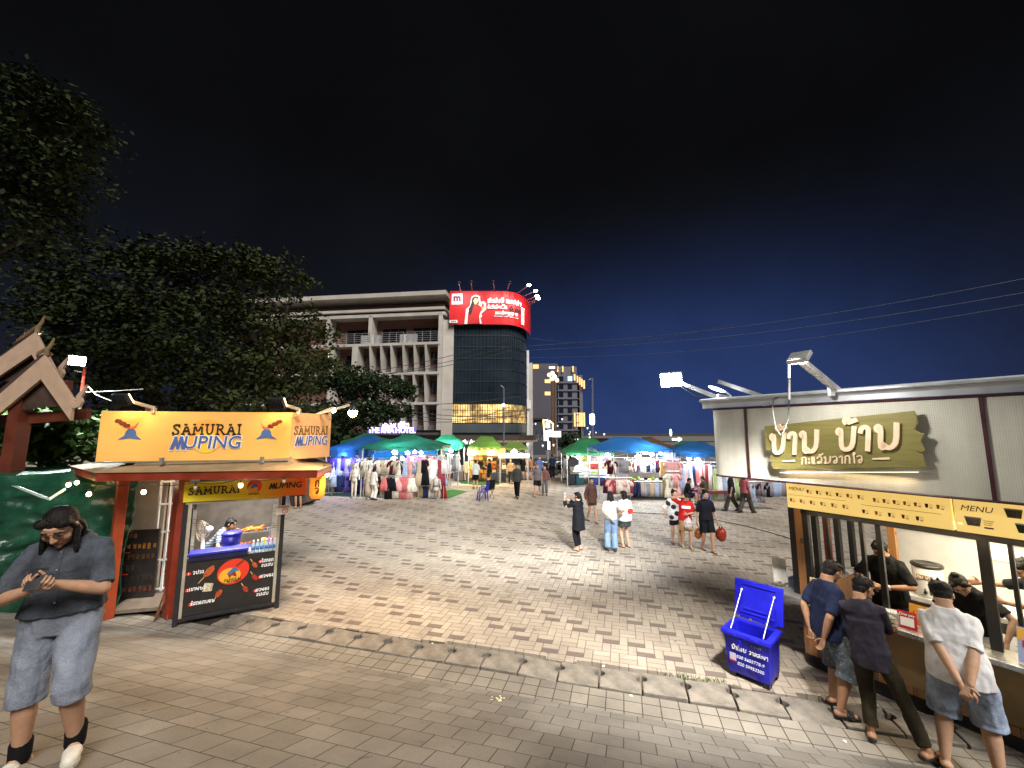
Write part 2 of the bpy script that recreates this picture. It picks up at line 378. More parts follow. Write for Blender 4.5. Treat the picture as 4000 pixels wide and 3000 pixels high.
def person(label, loc, rz=0, H=1.65, fat=1.0, lod='mid', tone=(.38, .21, .13), lean=0, side=0, twist=0, head=(0, 0, 0), hands=None, feet=None, hip=None, elbow=None,
           hdir=None, hpose=('relaxed', 'relaxed'), top=None, bottom=None, hair=('short', '#14100e'), shoes=None, seat=None, group=None, sleeve=.5, palms=None, extra=None, knees=None, wr=None):
    """stands at loc, looking along +Y turned by rz. All lengths are for a body 1.65 tall; x>0 is the person's right."""
    k = H/1.65
    T = thing('person', label, 'person', loc, rz, group)
    vox = {'fine': .0085, 'mid': .013, 'far': .021}[lod]
    hz = .87 if not seat else seat
    ph = Vector((0, 0, hz+.03))
    def sp(p):   # bend of the spine
        p = Vector(p); t = max(0, min(1, (p.z-.90)/.25)); t = t*t*(3-2*t); q = p-Vector((0, 0, .90))
        q = Matrix.Rotation(R(-lean*t), 3, 'X') @ Matrix.Rotation(R(side*t), 3, 'Y') @ Matrix.Rotation(R(twist*t), 3, 'Z') @ q
        return q+Vector((0, 0, .90))+Vector((0, 0, hz-.87))
    secs = [(.82, .10, .08, 0), (.87, .152, .112, -.008), (.94, .164, .120, -.010), (1.03, .138, .104, 0), (1.12, .138, .105, .004), (1.23, .156, .112, .004), (1.29, .160, .104, -.004), (1.335, .140, .084, -.012), (1.37, .102, .068, -.018), (1.40, .072, .060, -.018), (1.43, .056, .056, -.014), (1.49, .052, .054, -.004)]
    def ring(z, rx, ry, cy, n=22, e=2.5, g=0):
        f = fat if z < 1.25 else 1+(fat-1)*.35
        o = []
        for q in range(n):
            a = 2*math.pi*q/n; ca, sa = math.cos(a), math.sin(a)
            o.append(sp((math.copysign(abs(ca)**(2/e), ca)*(rx*f+g), cy+math.copysign(abs(sa)**(2/e), sa)*(ry*f+g), z)))
        return o
    body = MB(); body.loft([ring(*s) for s in secs])
    # arms
    sh = [sp((s*.155, -.012, 1.312)) for s in (-1, 1)]
    hands = hands or [(-.26, .06, .80), (.26, .06, .80)]
    elbow = elbow or [(-.35, -1, -.1), (.35, -1, -.1)]
    af = 1+(fat-1)*.8; el = []; wrist = []
    for i in (0, 1):
        e_, w_ = ik(sh[i], Vector(hands[i]), .285, .245, elbow[i]); el.append(e_); wrist.append(w_)
        body.cap(sh[i], e_, .048*af, .038*af, 14); body.cap(e_, e_.lerp(w_, .35), .038*af, .037*af, 14); body.cap(e_.lerp(w_, .35), w_, .037*af, .025*(.4+.6*af), 14)
    # legs
    feet = feet or [(-.10, 0, 0, 8), (.10, 0, 0, -8)]     # x, y, lift, toe-out
    hipj = [Vector((s*.088*(.6+.4*fat), 0, hz)) for s in (-1, 1)]; kn = []; an = []; lf = 1+(fat-1)*.8
    for i in (0, 1):
        fx, fy, fl, yaw = feet[i]; a_ = Vector((fx, fy, .085+fl))
        k_, a_ = ik(hipj[i], a_, .412, .400, knees[i] if knees else (Vector((math.sin(R(-yaw))*.4, 1, 0))))
        kn.append(k_); an.append(a_)
        body.cap(hipj[i]+Vector((0, 0, .01)), k_, .088*lf, .055*lf, 16); body.cap(k_, k_.lerp(a_, .32), .053*lf, .056*lf, 16); body.cap(k_.lerp(a_, .32), a_, .056*lf, .034*(.5+.5*lf), 16)
        fd = Vector((math.sin(R(-yaw)), math.cos(R(-yaw)), 0))
        toe = a_+fd*.135+Vector((0, 0, -.062)); heel = a_-fd*.035+Vector((0, 0, -.050))
        body.cap(heel, toe, .034, .023, 10, sx=1.35, side=fd.cross(Vector((0, 0, 1)))); body.cap(a_, a_+fd*.07+Vector((0, 0, -.05)), .034, .03, 10)
    me = remesh(body, vox, 4)
    V, F = arr(me); bpy.data.meshes.remove(me)
    cols = np.tile(np.array(tone, np.float32), (len(V), 1)); VV = [V]; FF = [F]; CC = [cols]; n0 = len(V)
    # head
    hc = sp((0, .0, 1.40)); tw = Matrix.Rotation(R(-lean), 3, 'X') @ Matrix.Rotation(R(side), 3, 'Y') @ Matrix.Rotation(R(twist), 3, 'Z')
    hm = tw @ Matrix.Rotation(R(head[0]), 3, 'Z') @ Matrix.Rotation(R(-head[1]), 3, 'X') @ Matrix.Rotation(R(head[2]), 3, 'Y')
    hs = 1.0
    hp = hc+hm @ Vector((0, .022, .138))
    HV, HF = HEADS[lod]; P = HV*hs
    hmn = np.array(hm, np.float32); PV = P @ hmn.T+np.array(hp, np.float32)
    c = np.tile(np.array(tone, np.float32), (len(P), 1)); x, y, z = np.abs(HV[:, 0]), HV[:, 1], HV[:, 2]
    front = y > .05
    c[front & (((x-.031)/.016)**2+((z-.008)/.0075)**2 < 1)] = (.30, .26, .24)
    c[front & (((x-.031)/.009)**2+((z-.009)/.0085)**2 < 1)] = (.012, .009, .008)
    c[front & (x > .014) & (x < .052) & (np.abs(z-.033+.06*(x-.03)**1) < .0055)] = (.02, .013, .010)
    c[front & (x < .025) & (np.abs(z+.063) < .0105)] = np.array(tone)*np.array((.95, .62, .60))
    c[front & (np.abs(z+.063) < .0022) & (x < .022)] = np.array(tone)*.25
    VV.append(PV); FF.append([tuple(i+n0 for i in f) for f in HF]); CC.append(c); n0 += len(P)
    # hands
    hfr = []
    for i in (0, 1):
        pose = hpose[i]; TV, TF = (HANDS if lod == 'fine' else HANDS_LO)[pose]; s = -1 if i == 0 else 1
        d = Vector(hdir[i]).normalized() if hdir and hdir[i] is not None else (wrist[i]-el[i]).normalized()
        pn = Vector(palms[i]) if palms and palms[i] is not None else Vector((-s, .1, 0))
        pn = (pn-d*pn.dot(d)).normalized(); xa = d.cross(-pn)      # template: y=d, z=-palm
        if s < 0: pass
        M = Matrix((xa*1.0, d, -pn)).transposed()
        Q = TV.copy()
        if s > 0: Q = Q*np.array((-1, 1, 1), np.float32)
        # thumb must be on the inner/forward side: right hand template mirrored
        PV = Q @ np.array(M, np.float32).T+np.array(wrist[i]+d*.03, np.float32)
        f2 = [tuple(j+n0 for j in f) for f in TF]
        if s > 0: f2 = [f[::-1] for f in f2]
        VV.append(PV); FF.append(f2); CC.append(np.tile(np.array(tone, np.float32)*.97, (len(Q), 1))); n0 += len(Q)
        hfr.append((wrist[i]+d*.03, M))
    V = np.concatenate(VV)*k; F = [f for q in FF for f in q]; C = np.concatenate(CC)
    me = bpy.data.meshes.new('body'); me.from_pydata(V.tolist(), [], F); me.update(); me.polygons.foreach_set('use_smooth', [True]*len(F))
    ca = me.color_attributes.new('tone', 'FLOAT_COLOR', 'POINT'); ca.data.foreach_set('color', np.concatenate([C, np.ones((len(C), 1), np.float32)], 1).ravel())
    me.materials.append(skinmat()); link('body', me, T)
    K = Matrix.Scale(k, 4)
    def put(name, b, m, vx=vox, sm=3, wrk=None, part_label=None):
        q = remesh(b, vx, sm, .5, name)
        if wrk: wrinkle(q, *wrk)
        q.transform(K); q.materials.append(m); o = link(name, q, T)
        if part_label: o['label'] = part_label
        return o
    wrk = {'fine': (.0125, 11, rng.random()*9), 'mid': (.009, 9, rng.random()*9), 'far': None}[lod]
    # trousers / shorts / skirt
    if bottom:
        kind, bm_, zend = bottom[:3]; g = bottom[3] if len(bottom) > 3 else .016
        b = MB(); zt = 1.0
        if kind in ('trousers', 'shorts'):
            b.loft([ring(z, rx, ry, cy, g=.010) for z, rx, ry, cy in ((.80, .13, .10, 0), (.87, .158, .116, -.008), (.94, .166, .122, -.010), (zt, .146, .110, -.003))])
            for i in (0, 1):
                a, m_, e_ = hipj[i], kn[i], an[i]; L1 = (m_-a).length; L2 = (e_-m_).length
                tot = max(.05, min((hz-zend), L1+L2)); pts = []
                for t in range(9):
                    s_ = tot*t/8
                    p = a.lerp(m_, s_/L1) if s_ < L1 else m_.lerp(e_, (s_-L1)/L2)
                    base = (.092-.034*min(1, s_/L1)) if s_ < L1 else (.058-.012*(s_-L1)/L2)
                    pts.append((p, base*lf+g*(.5+.9*t/8)))
                secs_ = []
                for j, (p, r) in enumerate(pts):
                    d = (pts[min(j+1, 8)][0]-pts[max(j-1, 0)][0]).normalized(); xx = Vector((0, 1, 0)).cross(d).normalized() if abs(d.y) < .95 else Vector((1, 0, 0)); yy = d.cross(xx)
                    secs_.append([p+(xx*math.cos(2*math.pi*q/16)+yy*math.sin(2*math.pi*q/16))*r for q in range(16)])
                b.loft(secs_)
        else:
            kc = (kn[0]+kn[1])/2; s_ = []
            for t in range(8):
                z = zt+(zend-zt)*t/7; f = t/7
                rx = .148+.03*min(1, f*3)+g*f*2; ry = .112+.022*min(1, f*3)+g*f*1.6
                q = ring(max(z, .86), rx, ry, -.005, g=0); dz = min(0, z-.86)
                s_.append([p+Vector((kc.x*.5*f if dz else 0, kc.y*.6*f if dz else 0, dz)) for p in q])
            b.loft(s_)
        put({'trousers': 'trousers', 'shorts': 'shorts', 'skirt': 'skirt'}[kind], b, bm_, min(vox, .012), 3, wrk)
    if top:
        kind, tm_, zh = top[:3]; g = top[3] if len(top) > 3 else .016
        b = MB(); pr = [(1.23, .157, .112, .004), (1.29, .161, .104, -.004), (1.335, .142, .086, -.012), (1.37, .104, .072, -.016), (1.398, .078, .066, -.016), (1.415, .068, .062, -.014)]
        low = []
        for t in range(6):
            z = zh+(1.2-zh)*t/5
            base = np.interp(z, [.6, .82, .87, .94, 1.03, 1.12, 1.23], [.18, .165, .168, .166, .145, .146, .158]); by = np.interp(z, [.6, .82, .87, .94, 1.03, 1.12, 1.23], [.135, .124, .124, .122, .108, .108, .112])
            zz = max(z, .9); fl = g*(1.15-.25*t/5)
            low.append([p+Vector((0, 0, min(0, z-.9))) for p in ring(zz, base, by, -.003, g=fl)])
        b.loft(low+[ring(*q, g=g*.6+(.004 if q[0] > 1.3 else 0)) for q in pr])
        if sleeve:
            for i in (0, 1):
                s_ = sh[i]; e_ = el[i]; w_ = wrist[i]; L1 = .285; L2 = (w_-e_).length; tot = sleeve*(L1+L2)*.98; pts = [(s_.lerp(Vector((0, s_.y, s_.z)), .25), .052*af+g*.65)]
                for t in range(7):
                    q = tot*t/6; p = s_.lerp(e_, q/L1) if q < L1 else e_.lerp(w_, (q-L1)/L2)
                    pts.append((p, (.052*af-.012*min(1, q/L1)-.008*max(0, (q-L1)/L2))+g*(.55+.35*t/6)))
                secs_ = []
                for j, (p, r) in enumerate(pts):
                    d = (pts[min(j+1, len(pts)-1)][0]-pts[max(j-1, 0)][0]).normalized(); xx = d.cross(Vector((0, 1, .01))).normalized(); yy = d.cross(xx)
                    secs_.append([p+(xx*math.cos(2*math.pi*q/14)+yy*math.sin(2*math.pi*q/14))*r for q in range(14)])
                b.loft(secs_)
        o = put(kind, b, tm_, min(vox, .012), 3, wr or wrk)
        if len(top) > 4 and top[4] == 'collar':
            tr_ = BVHTree.FromPolygons([v.co for v in o.data.vertices], [tuple(p.vertices) for p in o.data.polygons]); pl = []
            for t in range(13):
                s0 = sp((0, 0, 1.36-(1.36-max(zh, .9)-.02)*t/12))*k; h_ = tr_.ray_cast(s0+Vector((0, .6, 0)), Vector((0, -1, 0)))[0]
                if h_: pl.append(h_+Vector((0, .003, 0)))
            b = MB(); bt = MB()
            for a_, c_ in zip(pl, pl[1:]): b.beam(a_, c_, .024, .004, up=(0, 1, 0))
            for h_ in pl[1::3]: bt.ball(h_+Vector((0, .004, 0)), (.007, .003, .007), 8, 4)
            if pl: q = b.build('placket', tm_, o); bt.build('buttons', MATS['steel'], q)
            b = MB()
            for s_ in (-1, 1):
                a0 = sp((0, -.085, 1.425)); a1 = sp((s_*.075, -.02, 1.42)); a2 = sp((s_*.05, .07, 1.385)); a3 = sp((s_*.008, .085, 1.36))
                o0 = sp((0, -.105, 1.385)); o1 = sp((s_*.105, -.02, 1.385)); o2 = sp((s_*.085, .085, 1.345)); 
                b.add([a0, a1, a2, a3, o0, o1, o2], [(0, 1, 5, 4), (1, 2, 6, 5), (2, 3, 6)])
            c_ = b.build('collar', tm_, o, smooth=True); c_.data.transform(K)
            sd = c_.modifiers.new('thick', 'SOLIDIFY'); sd.thickness = .008
    # hair
    def hq(p): return hp+hm @ Vector(p)
    style, hcol = hair[:2]; HM = mat('hair_'+str(hcol), hcol, rough=.6, var=.5, vscale=40, bump=.5, bscale=90, spec=.22)
    if style != 'none':
        b = MB(); hd = MB()
        hd.ball((0, -.022, .036), (.084, .099, .088), 20, 14)
        if style == 'short':
            for a in range(26):
                t = rng.uniform(-1.3, 1.3); u = rng.uniform(.0, 1); hd.ball((.07*math.sin(t), .055*math.cos(t)+.012-.05*u, .075+.035*math.cos(t)*u), (.02, .022, .018), 8, 6)
            for a in range(30):
                t = rng.uniform(0, 6.28); u = rng.uniform(-.2, 1); q_ = Vector((.08*math.sin(t)*(1-.4*u), .09*math.cos(t)*(1-.4*u)-.02, .05+.075*u)); hd.cap(q_, q_*1.09+Vector((0, .008, .006)), .013, .003, 6)
            hd.ball((0, -.058, -.02), (.070, .054, .058), 14, 10); hd.ball((0, -.068, -.06), (.055, .036, .04), 12, 8)
            for s_ in (-1, 1): hd.ball((s_*.072, .012, .02), (.012, .02, .03), 8, 6)
        else:
            for s_ in (-1, 1):
                hd.ball((s_*.05, .035, .075), (.036, .042, .030), 12, 8); hd.cap((s_*.072, .02, .045), (s_*.078, -.01, -.05), .014, .016, 10)
            hd.ball((0, -.05, -.02), (.075, .06, .07), 14, 10)
        b.merge(hd, Matrix.Translation(hp) @ hm.to_4x4())
        down = Vector((0, 0, -1))
        if style in ('long', 'medium'):
            ln = hair[2] if len(hair) > 2 else .45
            st = [hq((0, -.055, .0))]; 
            bk = tw @ Vector((0, -1, 0))
            for t in range(1, 6): st.append(st[0]+bk*(.035*min(1, t/2))+down*ln*t/5+Vector((hair[3]*t/5 if len(hair) > 3 else 0, 0, 0)))
            secs_ = []
            for t, p in enumerate(st):
                wx = (.082, .098, .105, .100, .085, .05)[t]; wy = (.07, .055, .045, .04, .034, .02)[t]
                xx = tw @ Vector((1, 0, 0)); yy = tw @ Vector((0, 1, 0))
                secs_.append([p+xx*wx*math.cos(2*math.pi*q/18)*(1+.06*math.sin(q*2.5))+yy*wy*math.sin(2*math.pi*q/18) for q in range(18)])
            b.loft(secs_)
            if style == 'medium':
                for s_ in (-1, 1): b.cap(hq((s_*.075, .0, -.02)), hq((s_*.085, .0, -.02))+down*ln*.85, .023, .012, 10)
        if style == 'pony':
            p0 = hq((0, -.105, .03)); b.ball(p0, .03, 10, 8); b.cap(p0, p0+Vector((0, 0, -.12))+tw @ Vector((0, -.05, 0)), .032, .03, 10); b.cap(p0+Vector((0, 0, -.12))+tw @ Vector((0, -.05, 0)), p0+Vector((0, 0, -.3))+tw @ Vector((0, -.03, 0)), .03, .008, 10)
        if style == 'bun': b.ball(hq((0, -.06, .115)), (.04, .04, .036), 10, 8)
        q = remesh(b, {'fine': .006, 'mid': .009, 'far': .014}[lod], 2, .5, 'hair')
        wrinkle(q, {'fine': .0035, 'mid': .003, 'far': .002}[lod], 34, 3)
        q.transform(K); q.materials.append(HM); link('hair', q, T)
    if shoes:
        kind, sm_ = shoes[:2]
        for i in (0, 1):
            fx, fy, fl, yaw = feet[i]; a_ = an[i]; fd = Vector((math.sin(R(-yaw)), math.cos(R(-yaw)), 0)); sd_ = fd.cross(Vector((0, 0, 1)))
            b = MB(); pr = ((-.078, .0), (-.065, .032), (-.02, .037), (.05, .040), (.11, .045), (.15, .040), (.178, .022), (.186, .0))
            outl = [a_+fd*y+sd_*x for y, x in pr]+[a_+fd*y-sd_*x for y, x in pr[-2:0:-1]]
            zb = a_.z-.085
            for p in outl: p.z = zb
            b.prism(outl, (0, 0, .022))
            up = MB()
            if kind == 'shoe': up.cap(a_-fd*.03+Vector((0, 0, -.048)), a_+fd*.13+Vector((0, 0, -.055)), .042, .034, 12, sx=1.15, side=sd_); up.cap(a_+Vector((0, 0, -.03)), a_+fd*.05+Vector((0, 0, -.045)), .043, .04, 12)
            elif kind == 'slide':
                for t in range(2):
                    y0, y1 = .045+t*.0, .115
                secs_ = []
                for y in (.04, .075, .115):
                    c0 = a_+fd*y; c0.z = zb
                    secs_.append([c0+sd_*(math.cos(math.pi*q/10)*.05)+Vector((0, 0, .008+math.sin(math.pi*q/10)*(.075-.22*(y-.04)))) for q in range(11)])
                n = 11
                for j in range(2):
                    for q in range(10): up.add([secs_[j][q], secs_[j][q+1], secs_[j+1][q+1], secs_[j+1][q]], [(0, 1, 2, 3)])
            elif kind == 'clog':
                up.cap(a_+fd*.06+Vector((0, 0, -.05)), a_+fd*.135+Vector((0, 0, -.056)), .044, .036, 12, sx=1.12, side=sd_)
            else:
                c0 = a_+fd*.12; c0.z = zb+.05
                for s_ in (-1, 1):
                    e0 = a_+fd*.03+sd_*s_*.038; e0.z = zb+.02; up.tube([c0-Vector((0, 0, .02)), c0.lerp(e0, .4)+Vector((0, 0, .022)), e0], .006, 6)
            o = b.build('shoe', sm_[1] if isinstance(sm_, tuple) and not isinstance(sm_[0], float) else sm_, T); o.data.transform(K)
            if kind in ('shoe', 'clog'):
                q = remesh(up, .006 if lod == 'fine' else .012, 2, .5, 'upper')
                q.transform(K); q.materials.append(sm_[0] if isinstance(sm_, tuple) and not isinstance(sm_[0], float) else sm_); link('upper', q, o)
            else:
                u_ = up.build('strap', sm_[0] if isinstance(sm_, tuple) and not isinstance(sm_[0], float) else sm_, o, smooth=True); u_.data.transform(K)
                if kind == 'slide': s2 = u_.modifiers.new('thick', 'SOLIDIFY'); s2.thickness = .006
            if len(shoes) > 2 and shoes[2]:
                q = MB(); q.cap(a_+Vector((0, 0, -.02)), a_+Vector((0, 0, .07)), .050*(.5+.5*lf), .052*(.5+.5*lf), 14); s3 = q.build('sock', shoes[2], T, smooth=True); s3.data.transform(K)
    info = dict(root=T, k=k, head=(hp*k, hm), hands=[(p*k, M) for p, M in hfr], wrist=[p*k for p in wrist], elbow=[p*k for p in el], sh=[p*k for p in sh], sp=lambda p: sp(p)*k)
    return info
# ---------------------------------------------------------------- the ground
DO = Vector((0, 5.923, 0)); DE = Vector((.9653, -.2612, 0)); DF = Vector((.2612, .9653, 0)); DANG = math.atan2(-.2612, .9653)
def D(s, d, z=0): return DO+DE*s+DF*d+Vector((0, 0, z))
def slope_z(d): return min(2.05, max(0, (-d-.40)*.345))
def ground_z(x, y):
    return slope_z((Vector((x, y, 0))-DO).dot(DF))
class NG:
    def __init__(s, name):
        s.m = bpy.data.materials.new(name); s.m.use_nodes = True; s.N = s.m.node_tree.nodes; s.L = s.m.node_tree.links; s.b = s.N['Principled BSDF']
    def new(s, t, **k):
        n = s.N.new(t)
        for a, v in k.items(): setattr(n, a, v)
        return n
    def ma(s, op, a, b=None, c=None):
        n = s.new('ShaderNodeMath', operation=op)
        for i, v in enumerate((a, b, c)):
            if v is None: continue
            if isinstance(v, (int, float)): n.inputs[i].default_value = v
            else: s.L.new(v, n.inputs[i])
        return n.outputs[0]
    def noise(s, vec, scale, detail=4, rough=.6):
        n = s.new('ShaderNodeTexNoise'); n.inputs['Scale'].default_value = scale; n.inputs['Detail'].default_value = detail; n.inputs['Roughness'].default_value = rough
        s.L.new(vec, n.inputs[0]); return n.outputs[0]
    def rng(s, v, a, b, c, d):
        n = s.new('ShaderNodeMapRange'); s.L.new(v, n.inputs[0])
        for i, q in enumerate((a, b, c, d)): n.inputs[i+1].default_value = q
        return n.outputs[0]
    def mix(s, f, a, b, bt='MIX'):
        n = s.new('ShaderNodeMix', data_type='RGBA', blend_type=bt)
        if isinstance(f, (int, float)): n.inputs[0].default_value = f
        else: s.L.new(f, n.inputs[0])
        for i, q in ((6, a), (7, b)):
            if isinstance(q, tuple): n.inputs[i].default_value = (*q[:3], 1)
            else: s.L.new(q, n.inputs[i])
        return n.outputs[2]
    def coords(s, rot=0, loc=(0, 0, 0)):
        tc = s.new('ShaderNodeTexCoord'); mp = s.new('ShaderNodeMapping'); s.L.new(tc.outputs['Object'], mp.inputs[0])
        mp.inputs['Rotation'].default_value = (0, 0, rot); mp.inputs['Location'].default_value = loc
        return mp.outputs[0]
    def bump(s, h, st=.5, dist=.01):
        n = s.new('ShaderNodeBump'); n.inputs['Strength'].default_value = st; n.inputs['Distance'].default_value = dist; s.L.new(h, n.inputs['Height']); s.L.new(n.outputs[0], s.b.inputs['Normal'])
def paver_mat():
    g = NG('plaza_pavers'); v = g.coords(-DANG); sx = g.new('ShaderNodeSeparateXYZ'); g.L.new(v, sx.inputs[0])
    U = .128
    u = g.ma('DIVIDE', sx.outputs[0], U); vv = g.ma('DIVIDE', sx.outputs[1], U)
    row = g.ma('FLOOR', g.ma('DIVIDE', vv, 2)); uu = g.ma('ADD', u, row)       # shift one unit each two rows
    col = g.ma('FLOOR', g.ma('DIVIDE', uu, 3)); cell = g.ma('SUBTRACT', uu, g.ma('MULTIPLY', col, 3))
    lv = g.ma('SUBTRACT', vv, g.ma('MULTIPLY', row, 2))
    isV = g.ma('GREATER_THAN', cell, 2); isR = g.ma('MULTIPLY', g.ma('LESS_THAN', lv, .93), g.ma('SUBTRACT', 1, isV))
    # distance to the nearest joint
    dH = g.ma('MINIMUM', g.ma('MINIMUM', cell, g.ma('SUBTRACT', 2, cell)), g.ma('ABSOLUTE', g.ma('SUBTRACT', lv, .93)))
    dV = g.ma('MINIMUM', g.ma('SUBTRACT', cell, 2), g.ma('SUBTRACT', 3, cell))
    dd = g.ma('ADD', g.ma('MULTIPLY', dV, isV), g.ma('MULTIPLY', dH, g.ma('SUBTRACT', 1, isV)))
    dd = g.ma('MINIMUM', dd, g.ma('MINIMUM', lv, g.ma('SUBTRACT', 2, lv)))
    wob = g.rng(g.noise(v, 9), .3, .7, .6, 1.5)
    joint = g.ma('LESS_THAN', dd, g.ma('MULTIPLY', wob, .045))
    st = g.ma('FLOORED_MODULO', g.ma('ADD', col, row), 5); dark = g.ma('MULTIPLY', g.ma('LESS_THAN', st, 1.5), isR)
    idv = g.new('ShaderNodeCombineXYZ'); g.L.new(g.ma('ADD', g.ma('MULTIPLY', col, 3), isV), idv.inputs[0]); g.L.new(g.ma('ADD', g.ma('MULTIPLY', row, 2), isR), idv.inputs[1])
    wn = g.new('ShaderNodeTexWhiteNoise'); g.L.new(idv.outputs[0], wn.inputs[0])
    c = g.mix(wn.outputs[0], (.37, .325, .265), (.44, .39, .32))
    # the odd missing dark brick was replaced by a pale one
    dk = g.ma('MULTIPLY', dark, g.ma('GREATER_THAN', wn.outputs[0], .1))
    c = g.mix(g.ma('MULTIPLY', dk, .93), c, (.165, .128, .112))
    n1 = g.noise(v, .35, 6); c = g.mix(1, c, g.mix(g.rng(n1, .35, .65, 0, 1), (.66, .63, .62), (1.1, 1.08, 1.04)), 'MULTIPLY')
    n2 = g.noise(v, 60, 3); c = g.mix(1, c, g.mix(g.rng(n2, .3, .7, 0, 1), (.86, .86, .86), (1.08, 1.08, 1.08)), 'MULTIPLY')
    dirt = g.rng(g.noise(v, 1.6, 6, .7), .56, .72, 0, .6); c = g.mix(dirt, c, (.12, .094, .072)); gum = g.rng(g.noise(v, 9, 1), .735, .76, 0, .6); c = g.mix(gum, c, (.05, .045, .04))
    c = g.mix(g.ma('MULTIPLY', joint, .7), c, (.085, .068, .055))
    g.L.new(c, g.b.inputs['Base Color']); g.L.new(g.rng(n2, .3, .7, .55, .8), g.b.inputs['Roughness']); g.b.inputs['Specular IOR Level'].default_value = .35
    h = g.ma('ADD', g.ma('MULTIPLY', g.ma('MINIMUM', dd, .09), 8), g.ma('ADD', g.ma('MULTIPLY', n2, .12), g.ma('MULTIPLY', wn.outputs[0], .22)))
    g.bump(h, .6, .012); return g.m
def tile_mat(name, bw, bh, off, c1, c2, mortar, ms=.006, rowdark=.6):
    g = NG(name); v = g.coords(-DANG, (.07, .03, 0))
    br = g.new('ShaderNodeTexBrick', offset=off, offset_frequency=2); g.L.new(v, br.inputs[0]); br.inputs['Scale'].default_value = 1
    br.inputs['Brick Width'].default_value = bw; br.inputs['Row Height'].default_value = bh; br.inputs['Mortar Size'].default_value = ms; br.inputs['Mortar Smooth'].default_value = .3
    br.inputs['Color1'].default_value = (*c1, 1); br.inputs['Color2'].default_value = (*c2, 1); br.inputs['Mortar'].default_value = (*mortar, 1)
    n1 = g.noise(v, .8, 6); c = g.mix(1, br.outputs[0], g.mix(g.rng(n1, .35, .65, 0, 1), (.66, .65, .64), (1.14, 1.13, 1.11)), 'MULTIPLY')
    n2 = g.noise(v, 170, 2); c = g.mix(1, c, g.mix(g.rng(n2, .3, .7, 0, 1), (.62, .62, .62), (1.3, 1.3, 1.3)), 'MULTIPLY')
    dirt = g.rng(g.noise(v, 2.2, 6, .7), .62, .74, 0, .5); c = g.mix(dirt, c, (.09, .068, .05))
    spot = g.rng(g.noise(v, 7, 2), .70, .735, 0, .55); c = g.mix(spot, c, (.05, .042, .036))
    g.L.new(c, g.b.inputs['Base Color']); g.L.new(g.rng(n2, .3, .7, .6, .85), g.b.inputs['Roughness']); g.b.inputs['Specular IOR Level'].default_value = .3
    g.bump(g.ma('SUBTRACT', g.ma('MULTIPLY', n2, .25), g.ma('MULTIPLY', br.outputs['Fac'], 1.0)), .6, .01); return g.m
